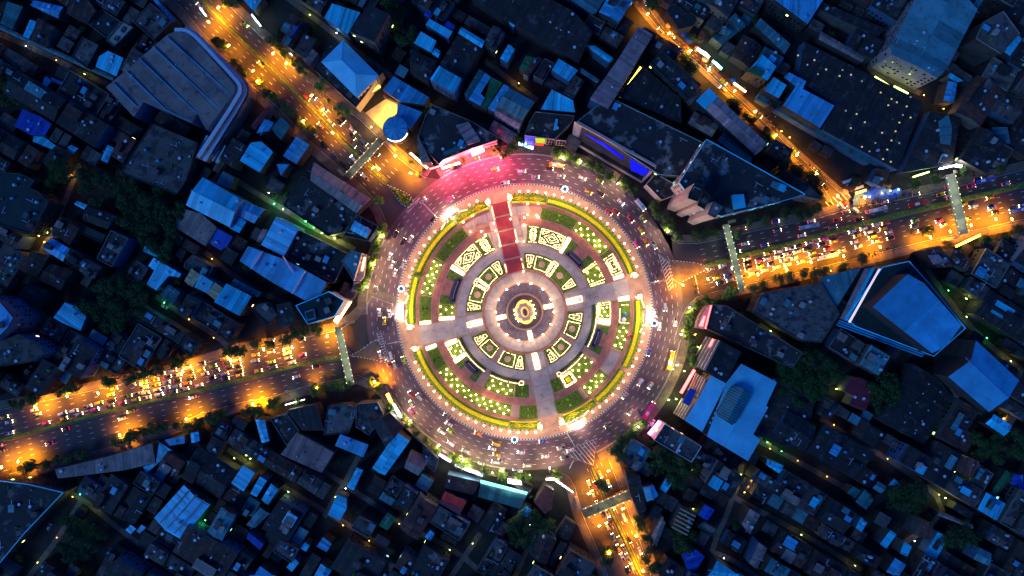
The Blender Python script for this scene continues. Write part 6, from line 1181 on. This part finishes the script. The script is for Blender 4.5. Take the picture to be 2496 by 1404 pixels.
trees("922,944 905,930 770,951 788,945 808,940 828,940 845,935 677,980 665,985 614,999 630,1000 600,1005 511,1017 525,1012 540,1010 293,1072 310,1065 328,1059 350,1052 375,1045 400,1039 427,1039 461,1033 484,1028 85,1135 108,1130 171,1118 140,1122 200,1110 65,1140 28,985 48,982 70,972 83,973 142,956 160,952 177,951 256,928 275,925 322,919 345,912 365,905 385,898 427,888 444,882 551,857 571,851 590,850 628,843 657,840 742,808 773,803 720,815 700,822", 'a')
trees("933,551 930,571 920,592 925,560 902,645 907,630 893,674 888,688 882,702 898,660 927,491 915,610", 'c', 1.35)
trees("548,6 565,2 523,97 543,108 535,102 566,148 580,165 590,180 631,202 648,225 660,235 671,242 690,258 711,274 728,293 745,310 762,322 657,94 668,103 677,111 690,125 697,137 715,150 735,170", 'a', .85)
trees("748,182 774,211 791,199 848,274 830,262 785,218 1205,367 1355,378 1130,392", 'p')
trees("796,242 813,262 822,275 1020,422 1000,392 1100,405 1190,375 1215,370", 'c', .7)
trees("1585,6 1595,12 1668,140 1680,155 1690,168 1675,172 1785,245 1795,255 1822,285 1835,295 1868,322 1878,332 1905,359 1915,368", 'b', .8)
R.seed(77)
for s, n, l in WOODS:
    P = [tuple(map(float, q.split(','))) for q in s.split()]; k = 0; tries = 0; pts = []
    while k < n and tries < 4000:
        tries += 1; x = R.uniform(min(p[0] for p in P), max(p[0] for p in P)); y = R.uniform(min(p[1] for p in P), max(p[1] for p in P))
        if inside((x, y), P) and all(hypot(x-a, y-b) > 19 for a, b in pts): pts.append((x, y)); k += 1
    for a, b in pts: tree(a, b, 'b', .95+.35*((int(a*3+b) % 10)/10))
# small trees in the gaps between the houses
R.seed(41); k = 0
for _ in range(6000):
    x, y = R.uniform(-318, 318), R.uniform(-182, 182)
    if raster([(x-2.2, y-2.2), (x+2.2, y-2.2), (x+2.2, y+2.2), (x-2.2, y+2.2)], test=True) < .25:
        tree(*PX(x, y), 'b', R.uniform(.4, .7)); raster([(x-5, y-5), (x+5, y-5), (x+5, y+5), (x-5, y+5)]); k += 1
        if k >= 75: break
# ------------------------------------------------------------ vehicles
def rr(L, Wd, z, cx=0.0, r=.35, n=3):
    o = []
    for sx, sy, a0 in ((1, 1, 0), (-1, 1, 90), (-1, -1, 180), (1, -1, 270)):
        for k in range(n+1): a = radians(a0+90*k/n); o.append((cx+sx*(L/2-r)+r*cos(a), sy*(Wd/2-r)+r*sin(a), z))
    return o
CM = {}
def car_meshes():
    b = MB(); b.loft([rr(4.3, 1.62, .28), rr(4.5, 1.78, .5), rr(4.48, 1.8, .72), rr(4.3, 1.68, .86, 0, .45)]); CM['body'] = b
    b = MB(); b.loft([rr(2.75, 1.56, .84, -.2, .4), rr(1.75, 1.3, 1.36, -.25, .3)]); CM['cabin'] = b
    b = MB(); b.loft([rr(1.8, 1.3, 1.35, -.25, .3), rr(1.7, 1.22, 1.43, -.25, .3)]); CM['roof'] = b
    b = MB(); b.loft([rr(4.7, 1.75, .3), rr(4.9, 1.88, .6), rr(4.9, 1.88, .85), rr(4.75, 1.8, .95)]); CM['vbody'] = b
    b = MB(); b.loft([rr(4.0, 1.75, .93, -.4, .3), rr(3.5, 1.55, 1.75, -.5, .3)]); CM['vcabin'] = b
    b = MB(); b.loft([rr(3.55, 1.55, 1.74, -.5, .3), rr(3.4, 1.45, 1.86, -.5, .3)]); CM['vroof'] = b
    b = MB(); b.loft([rr(1.6, 1.5, .93, .35, .3), rr(1.2, 1.35, 1.5, .25, .3)]); CM['pcabin'] = b
    b = MB(); b.loft([rr(1.25, 1.35, 1.49, .25, .3), rr(1.15, 1.28, 1.57, .25, .3)]); CM['proof'] = b
    b = MB(); b.box((-1.55, 0, .97), (1.7, 1.5, .1)); CM['pbed'] = b
    for x in (1, -1): pass
car_meshes()
MC = {}
def cm(key, m):
    if (key, m) not in MC: MC[key, m] = CM[key].mesh(key, m, True)
    return MC[key, m]
wheel_m = msh(lambda b: b.box((0, 0, .32), (.62, .22, .62)), 'wheel', 'tyre')
head_m = {k: msh(lambda b: b.box((0, 0, 0), (.30, .36, .22)), 'headlight', k) for k in ('e_head', 'e_headw')}
off_m = msh(lambda b: b.box((0, 0, 0), (.2, .4, .2)), 'headlight_off', 'plastic_white')
tail_m = msh(lambda b: b.box((0, 0, 0), (.22, .40, .24)), 'taillight', 'e_tail'); tailoff_m = msh(lambda b: b.box((0, 0, 0), (.15, .4, .2)), 'taillight_off', 'm_red')
def car_proto(kind, paint, hl='e_head', lit=True):
    t = empty({'sedan': 'car', 'van': 'van', 'pickup': 'pickup_truck'}[kind])
    if kind == 'sedan': link('body', cm('body', paint), t); link('cabin_glass', cm('cabin', 'glass_dark'), t); link('roof', cm('roof', paint), t); L, Wd = 2.2, .62
    elif kind == 'van': link('body', cm('vbody', paint), t); link('cabin_glass', cm('vcabin', 'glass_dark'), t); link('roof', cm('vroof', paint), t); L, Wd = 2.4, .66
    else: link('body', cm('vbody', paint), t); link('cabin_glass', cm('pcabin', 'glass_dark'), t); link('roof', cm('proof', paint), t); link('load_bed', cm('pbed', 'paint_black'), t); L, Wd = 2.4, .66
    for s in (-1, 1):
        link('headlight', head_m[hl] if lit else off_m, t, None, (L-.02, s*Wd, .66)); link('taillight', tail_m if lit else tailoff_m, t, None, (-L+.02, s*Wd, .72))
        for x in (-1, 1): link('wheel', wheel_m, t, None, (x*1.38, s*.78, 0))
    return t
def bus_proto(paint, L=11.0, band='paint_white'):
    t = empty('bus'); b = MB(); b.loft([rr(L, 2.45, .35, 0, .3), rr(L, 2.5, 1.3, 0, .3)], cap=False); b.obj('body', paint, t, smooth=False)
    b = MB(); b.loft([rr(L-.05, 2.44, 1.3, 0, .3), rr(L-.1, 2.4, 2.4, 0, .3)], cap=False); b.obj('window_band', 'glass_dark', t)
    b = MB(); b.loft([rr(L, 2.46, 2.4, 0, .3), rr(L-.2, 2.3, 2.95, 0, .35)]); b.obj('roof', paint, t)
    b = MB(); b.box((-L*.15, 0, 3.05), (2.6, 1.6, .3)); b.obj('ac_unit', band, t); b = MB(); b.box((L*.22, 0, 3.0), (.9, .9, .14)); b.obj('roof_hatch', 'paint_grey', t)
    for s in (-1, 1):
        link('headlight', head_m['e_head'], t, None, (L/2, s*.95, .8)); link('taillight', tail_m, t, None, (-L/2, s*1.0, .95))
        for x in (-.32, .3): link('wheel', wheel_m, t, None, (x*L, s*1.12, 0))
    return t
VP = {}
PN = {'paint_white': 'white', 'paint_silver': 'silver', 'paint_black': 'black', 'paint_grey': 'dark grey', 'paint_red': 'red', 'paint_blue': 'blue', 'paint_yellow': 'yellow', 'paint_lime': 'yellow-green', 'paint_pink': 'pink', 'paint_orange': 'orange'}
def vehicle(x, y, hd, r=None, kind=None, paint=None, lit=True, z=.03, group=''):
    kind = kind or R.choices(['sedan', 'van', 'pickup'], [7, 2, 2])[0]
    paint = paint or R.choices(list(PN), [6, 5.5, 4, 3, 1.0, .7, 1.5, 1.4, .8, .3])[0]
    hl = 'e_head' if R.random() < .88 else 'e_headw'; key = (kind, paint, hl, lit)
    if key not in VP: VP[key] = car_proto(kind, paint, hl, lit)
    o = place(VP[key], (x, y, z), hd); w = {'sedan': 'car', 'van': 'van', 'pickup': 'pickup truck'}[kind]
    reg(o, '%s %s%s' % (PN[paint], w, '' if lit else ' parked unlit'), w, group); return o
NC = 0
def lane(line, off, gap, s0, s1, keep, rev=False, group='', lit=True):
    """cars queueing along a lane; gap metres between noses, between s0 and s1 metres from the line's start"""
    global NC
    ln = offs(line, off); tot = sum(hypot(b[0]-a[0], b[1]-a[1]) for a, b in zip(ln, ln[1:])); s = s0
    while s < min(s1, tot):
        if R.random() < keep:
            q = along(ln, 1e9, s)
            if q:
                x, y, h = q[0]; vehicle(x+R.uniform(-.3, .3), y+R.uniform(-.3, .3), h+(pi if rev else 0)+R.uniform(-.04, .04), group=group, lit=lit); NC += 1
        s += gap*R.uniform(.85, 1.35)
R.seed(4)
# right avenue, lower carriageway: a jam facing left; medians run left to right
for k, (off, keep) in enumerate(((-2.6, .92), (-5.7, .9), (-8.9, .9), (-12.1, .85))):
    lane(med_e, off, 6.0, 2+k*1.0-(0), 62, keep, True, 'queue on the right-hand avenue'); lane(med_e, off, 8.0, 64, 110, .8, True, 'queue on the right-hand avenue'); lane(med_e, off, 15, 112, 205, .72, True, 'cars approaching on the right-hand avenue')
for k, off in enumerate((3.2, 6.5, 9.7)): lane(med_e, off, 18, 20+6*k, 200, .6, False, 'cars leaving on the right-hand avenue')
for off, x0 in ((3.0, 0), (6.2, 0), (9.4, 0), (12.6, 60)):
    lane(med_w, off, 18, 5, 62, .6, False, 'cars approaching on the lower-left avenue'); 
for off in (2.9, 6.1): lane(med_w, off, 8.0, 62, 112, .85, False, 'queue on the lower-left avenue')
for off in (9.4, 12.6): lane(med_w, off, 13, 80, 112, .5, False, 'queue on the lower-left avenue')
for off in (2.8, 5.9, 9.0, 12.1, 15.2): lane(med_w, off, 6.6, 114, 170, .9, False, 'queue on the lower-left avenue')
for off in (2.8, 5.9, 9.0, 12.1, 15.0): lane(med_w, off, 9.5, 172, 222, .72, False, 'queue on the lower-left avenue')
for off in (-3.2, -6.5, -9.8): lane(med_w, off, 34, 20, 220, .5, True, 'cars leaving on the lower-left avenue')
lane(med_nw, 2.8, 30, 30, 110, .7, False, 'cars on the upper-left avenue'); lane(med_nw, 5.8, 9, 108, 150, .9, False, 'queue on the upper-left avenue'); lane(med_nw, 9.0, 9, 112, 160, .85, False, 'queue on the upper-left avenue'); lane(med_nw, 2.8, 9, 118, 172, .8, False, 'queue on the upper-left avenue'); lane(med_nw, 8.5, 26, 20, 100, .6, False, 'cars on the upper-left avenue')
lane(med_nw, -3.2, 24, 20, 170, .7, True, 'cars on the upper-left avenue'); lane(med_nw, -6.4, 30, 30, 170, .6, True, 'cars on the upper-left avenue'); lane(med_nw, -9.6, 8, 100, 165, .55, True, 'cars parked by the upper-left avenue', False)
lane(med_s, -2.6, 6.6, 4, 68, .9, True, 'queue on the bottom avenue'); lane(med_s, -5.6, 7, 8, 68, .85, True, 'queue on the bottom avenue'); lane(med_s, 2.6, 17, 5, 70, .8, False, 'cars on the bottom avenue'); lane(med_s, 5.4, 20, 12, 70, .7, False, 'cars on the bottom avenue')
# round the ring, moving clockwise in the picture
def ringcar(r, a, kind=None, paint=None): x, y = P2(r, a); return vehicle(x, y, radians(a-90), kind=kind, paint=paint, group='cars circling the ring')
for r, n, ph in ((317.5, 16, 4), (329.5, 19, 11), (342, 20, 2), (354.5, 19, 9), (367, 16, 15)):
    for k in range(n):
        if R.random() < .74: ringcar(r, ph+360*k/n+R.uniform(-5, 5))
for r, a, kd, pt in ((368, 247, 'van', 'paint_white'), (372, 259, 'van', 'paint_silver'), (374, 271, 'van', 'paint_white'), (330, 62, 'sedan', 'paint_yellow'), (345, 35, 'sedan', 'paint_yellow'), (340, 30, 'sedan', 'paint_orange')): ringcar(r, a, kd, pt)
for px, py, kd, pt, h in ((1085,1100,'van','paint_white',-32),(1113,1109,'sedan','paint_lime',-25),(1173,1129,'sedan','paint_white',-15),(1264,1148,'pickup','paint_white',0),(975,999,'sedan','paint_white',-60),(1590,1030,'sedan','paint_white',60),(2048,500,'van','paint_white',-50),(2083,512,'van','paint_white',-35),(1807,558,'van','paint_silver',8),(1889,540,'sedan','paint_blue',12),(947,880,'sedan','paint_white',-80),(953,866,'van','paint_white',-75),(655,982,'sedan','paint_lime',10),(1160,388,'sedan','paint_orange',12),(1916,628,'sedan','paint_silver',190)):
    x, y = W(px, py); vehicle(x, y, radians(h), kind=kd, paint=pt, lit=pt != 'paint_white', group='cars standing by the kerb')
for px, py, h, pt, L in ((1633,878,74,'paint_yellow',11.5),(1970,552,11,'paint_silver',11.5),(2135,512,14,'paint_silver',11.5),(2235,497,14,'paint_red',11),(1580,1000,57,'paint_pink',11.5),(2395,440,14,'paint_blue',11.5),(2015,625,194,'paint_white',11.5),(2480,512,192,'paint_blue',11),(1356,405,-8,'paint_orange',9),(1560,500,-50,'paint_white',8)):
    key = ('bus', pt, L)
    if key not in VP: VP[key] = bus_proto(pt, L)
    o = place(VP[key], (*W(px, py), .03), radians(h)); reg(o, '%s bus' % PN[pt], 'bus', 'buses in the traffic')
# side street and alley traffic
R.seed(8)
nec = smooth_line([((a[0]+b[0])/2, (a[1]+b[1])/2) for a, b in zip(NEl, NEr)], 1)
lane(nec, 1.7, 13, 10, 190, .55, False, 'cars in the market street'); lane(nec, -1.6, 17, 14, 190, .5, True, 'cars in the market street')
for px, py, h in ((130,556,40),(134,562,40),(402,748,-30),(660,825,-20),(1222,1262,20),(1224,1280,20),(1220,1292,-25),(2385,772,-45),(1870,1078,-35),(1905,1100,-35),(380,1342,-35),(122,1283,60),(430,1380,-40),(1580,1035,60)):
    x, y = W(px, py); vehicle(x, y, radians(h), lit=R.random() < .3, group='cars standing in the alleys')
print('CARS', NC)
# motorcycles, stalls and people ------------------------------------------------
def bike_proto(m):
    t = empty('motorcycle'); b = MB(); b.loft([rr(1.1, .22, .45, 0, .1), rr(1.3, .34, .65, 0, .15), rr(.9, .26, .85, -.1, .12)]); b.obj('body', m, t, smooth=True)
    b = MB(); b.box((.5, 0, 1.0), (.06, .7, .06)); b.obj('handlebar', 'steel', t); b = MB(); b.loft([rr(.75, .28, .82, -.3, .12), rr(.7, .24, .92, -.3, .1)]); b.obj('seat', 'paint_black', t)
    for x in (-.65, .65): b = MB(); b.box((x, 0, .3), (.6, .12, .6)); b.obj('wheel', 'tyre', t)
    return t
BP = [bike_proto(m) for m in ('paint_red', 'paint_black', 'paint_silver', 'paint_blue')]; BN = ['red', 'black', 'silver', 'blue']
R.seed(12)
def bikes(s, n, jit, group):
    L = wl(s); pts = along(L, max(.9, sum(hypot(b[0]-a[0], b[1]-a[1]) for a, b in zip(L, L[1:]))/n))
    for x, y, h in pts:
        i = R.randrange(4); o = place(BP[i], (x+R.uniform(-jit, jit), y+R.uniform(-jit, jit), .13), h+pi/2+R.uniform(-.4, .4)); reg(o, '%s motorcycle' % BN[i], 'motorcycle', group)
bikes("2080,505 2120,503 2170,490", 26, 1.6, 'motorcycles parked by the stalls'); bikes("2085,495 2150,490 2190,480", 22, 1.2, 'motorcycles parked by the stalls'); bikes("2200,478 2230,468", 9, 1, 'motorcycles parked by the stalls')
bikes("1640,88 1700,145 1740,185", 26, .8, 'motorcycles along the market street'); bikes("1090,418 1125,405", 12, .6, 'motorcycles by the neon corner'); bikes("1695,690 1700,722", 12, 1.6, 'motorcycles waiting at the lights'); bikes("2090,628 2180,605", 16, 1, 'motorcycles by the right avenue'); bikes("1270,366 1335,372", 12, .5, 'motorcycles under the sign row'); bikes("1860,280 1900,330", 12, .6, 'motorcycles along the market street')
def stall(px, py, m, nm, r=1.7, lit=None):
    t = empty('market_umbrella', (*W(px, py, 2.6), .1), R.uniform(0, 1)); b = MB()
    for k in range(8):
        a0, a1 = pi*k/4, pi*(k+1)/4; b.face([(0, 0, 3.0), (r*cos(a0), r*sin(a0), 2.4), (r*cos(a1), r*sin(a1), 2.4)], R.uniform(.85, 1.15))
    b.obj('canopy', m, t); b = MB(); b.cyl((0, 0), .05, 0, 3.0, 6); b.obj('pole', 'steel', t); b = MB(); b.box((0, .2, .8), (1.6, .9, .12)); [b.box((x, y, .4), (.08, .08, .8)) for x in (-.7, .7) for y in (-.1, .5)]; b.obj('table', 'wall_beige', t)
    if lit: b = MB(); b.ball((r*.7, 0, 2.2), .2, 6, 4); b.obj('bulb', lit, t)
    reg(t, nm, 'market stall', 'market umbrellas along the street')
R.seed(14)
for px, py in ((2085,487),(2090,478),(2101,472),(2112,474),(2122,468),(2130,462),(2132,474),(2142,470),(2150,476),(2160,472),(2168,466),(2152,462),(2182,470),(2190,464),(2124,478),(2172,478),(2086,496),(1660,75),(1668,84),(1680,98),(1787,196),(1795,204)): stall(px, py, 'm_deep', 'deep blue market umbrella', R.uniform(1.5, 2.4), R.choice(('e_headw', 'e_warm', None)))
for px, py in ((2146,455),(2166,450),(1629,62),(1720,143),(1740,158),(2062,468),(1700,120),(1812,220)): stall(px, py, R.choice(('m_cream', 'm_rust', 'm_teal')), 'cream or brown market umbrella' if False else 'pale market umbrella', R.uniform(1.6, 2.3), 'e_warm')
for k in range(4):   # striped tarps at the street corner
    t = empty('canopy_sheet', (*W(2072+k*9, 440+k*9, 4), 0), radians(17)); b = MB(); b.box((0, 0, 4), (9-k*.6, 1.7, .12)); b.obj('sheet', 'plastic_white', t); b = MB(); [b.box((x, y, 2), (.1, .1, 4)) for x in (-3.5, 3.5) for y in (-.7, .7)]; b.obj('poles', 'steel', t)
    reg(t, '', 'canopy', 'pale canopies at the street corner', label='%s pale canopy strip from the top at the street corner' % ORD[k])
# teal stall and red umbrella in the park
stall(1522, 766, 'm_teal', 'teal stall umbrella in the park', 1.8); stall(1540, 819, 'm_red', 'red umbrella in the park', 1.2); stall(1521, 779, 'plastic_white', 'white stall roof in the park', 1.5)
PV = [(0, 0, .95, .14), (0, 0, 1.25, .16), (0, 0, 1.42, .07), (0, 0, 1.62, .115), (.1, 0, .88, .1), (.13, .08, .45, .07), (.13, .02, .05, .055), (-.1, 0, .88, .1), (-.13, -.1, .45, .07), (-.13, -.16, .05, .055), (.22, 0, 1.38, .06), (.27, .06, 1.1, .045), (.25, .16, .88, .035), (-.22, 0, 1.38, .06), (-.27, -.04, 1.1, .045), (-.25, .05, .85, .035), (.13, .16, .03, .045), (-.13, -.02, .03, .045)]
PE = [(0, 1), (1, 2), (2, 3), (0, 4), (4, 5), (5, 6), (6, 16), (0, 7), (7, 8), (8, 9), (9, 17), (1, 10), (10, 11), (11, 12), (1, 13), (13, 14), (14, 15)]
pm_ = {m: skin_mesh('person', PV, PE, m, 0) for m in ('cloth_dark', 'cloth_white', 'cloth_red')}; PNm = {'cloth_dark': 'dark', 'cloth_white': 'white', 'cloth_red': 'red'}
hr = msh(lambda b: b.ball((0, -.02, 1.68), .13, 8, 5), 'hair', 'paint_black', True); fc = msh(lambda b: b.ball((0, .03, 1.60), .11, 8, 5, .12), 'face', 'skin', True)
R.seed(15)
def people(px, py, n, spread, where, z=.22):
    for k in range(n):
        m = R.choice(list(pm_)); x, y = W(px+R.gauss(0, spread), py+R.gauss(0, spread*.6)); t = empty('person', (x, y, z), R.uniform(0, 6.28)); link('clothed_figure', pm_[m], t); link('hair', hr, t); link('face', fc, t)
        reg(t, 'person in %s clothes' % PNm[m], 'person', 'people on foot')
people(1435, 722, 16, 10, 'the right walk'); people(1315, 915, 8, 7, 'the bottom walk'); people(1350, 1045, 9, 8, 'the bottom gate'); people(1220, 488, 5, 5, 'the red walk'); people(1530, 825, 6, 6, 'the rim path'); people(1320, 965, 3, 5, 'the bottom walk'); people(1270, 850, 4, 8, 'the ring paving'); people(1715, 665, 8, 8, 'the traffic island', .15); people(1165, 545, 4, 8, 'the upper plaza'); people(1100, 880, 6, 30, 'the grey ring path'); people(1640, 920, 4, 8, 'the pavement', .14); people(1870, 300, 8, 16, 'the market street', .03); people(2150, 485, 6, 16, 'the stall row', .12); people(1700, 150, 6, 14, 'the market street', .03)
# ------------------------------------------------------------ labels
LM = [("the monument circle", 1279, 758), ("the park's top gate", 1217, 487), ("the park's right gate", 1550, 695), ("the park's left gate", 1005, 822), ("the park's bottom gate", 1342, 1030), ("the uppermost footbridge", 890, 385), ("the right footbridge", 1788, 627), ("the far footbridge", 2331, 498), ("the lower-left footbridge", 840, 867), ("the bottom footbridge", 1480, 1228), ("the huge ribbed hall", 430, 190), ("the blue hipped roof", 852, 168), ("the round drum pavilion", 963, 313), ("the pink neon corner", 1160, 360), ("the blue shop sign", 1291, 343), ("the glowing blue panel", 1500, 370), ("the three beige towers", 1700, 480), ("the triangular dark block", 1850, 450), ("the glass vault", 1790, 985), ("the blue arena", 2240, 770), ("the second blue hall", 2400, 915), ("the red hipped house", 2095, 955), ("the skylit warehouse", 2100, 270), ("the tall top-right mall", 2270, 90), ("the stall row", 2130, 475), ("the market street top", 1600, 50), ("the market street middle", 1790, 230), ("the long teal canopy", 1985, 315), ("the stained purple slab", 1540, 150), ("the blue barrel roof", 690, 660), ("the teal rimmed roof", 785, 750), ("the broad pale roof", 520, 490), ("the dark green roof", 40, 500), ("the walled wood", 350, 500), ("the multi-ridged shed", 440, 1250), ("the teal glass canopy", 1225, 1200), ("the long red roof", 1105, 1225), ("the grey-brown shed", 750, 1105), ("the striped orange roof", 1665, 1265), ("the left-edge tower", 10, 770), ("the avenue at far left", 30, 1060), ("the crowded tank roof", 60, 1250), ("the top-left avenue end", 500, 30), ("the tall barred block", 900, 70), ("the long corrugated roof", 1310, 70), ("the vented warehouse", 2230, 980), ("the lit white house", 2300, 1215), ("the deep blue house", 80, 300), ("the bottom-right corner", 2440, 1350), ("the bottom-left corner", 60, 1370), ("the top-left corner", 40, 40), ("the top-right corner", 2450, 60), ("the twin-compartment roof", 1650, 1080), ("the mottled wedge roof", 1940, 760), ("the blue tarpaulin", 1690, 1360), ("the bottom edge's middle", 1100, 1380), ("the green sheet roof", 955, 1270), ("the alley crossing", 1740, 1345)]
DN = ['right of', 'above right of', 'above', 'above left of', 'left of', 'below left of', 'below', 'below right of']
from collections import defaultdict
buck = defaultdict(list)
for o, desc, at in REG:
    px, py = PX(*at); l = min(LM, key=lambda q: hypot(q[1]-px, q[2]-py)); dx, dy = px-l[1], l[2]-py; d = hypot(dx, dy); sct = int(((math.degrees(atan2(dy, dx))+382.5) % 360)//45)
    buck[desc, l[0], DN[sct]].append((d, o))
seen = set()
for (desc, l, dn), L in buck.items():
    L.sort(key=lambda q: q[0])
    for i, (d, o) in enumerate(L):
        o['label'] = '%s %s %s' % (desc, dn, l) if len(L) == 1 else ('%s just %s %s' % (desc, dn, l) if i == 0 else '%s %s %s, %s nearest' % (desc, dn, l, ordn(i)))
import re
for o, _d, _a in REG:
    if len(re.findall(r"[A-Za-z0-9']+", o['label'])) > 16: print('LONG', o['label'])
for o in bpy.data.objects:
    for k_ in ('_l', 'glow'):
        if k_ in o: del o[k_]
print('OBJ', len(bpy.data.objects), 'TRIS', sum(len(o.data.polygons) for o in bpy.data.objects if o.type == 'MESH'))
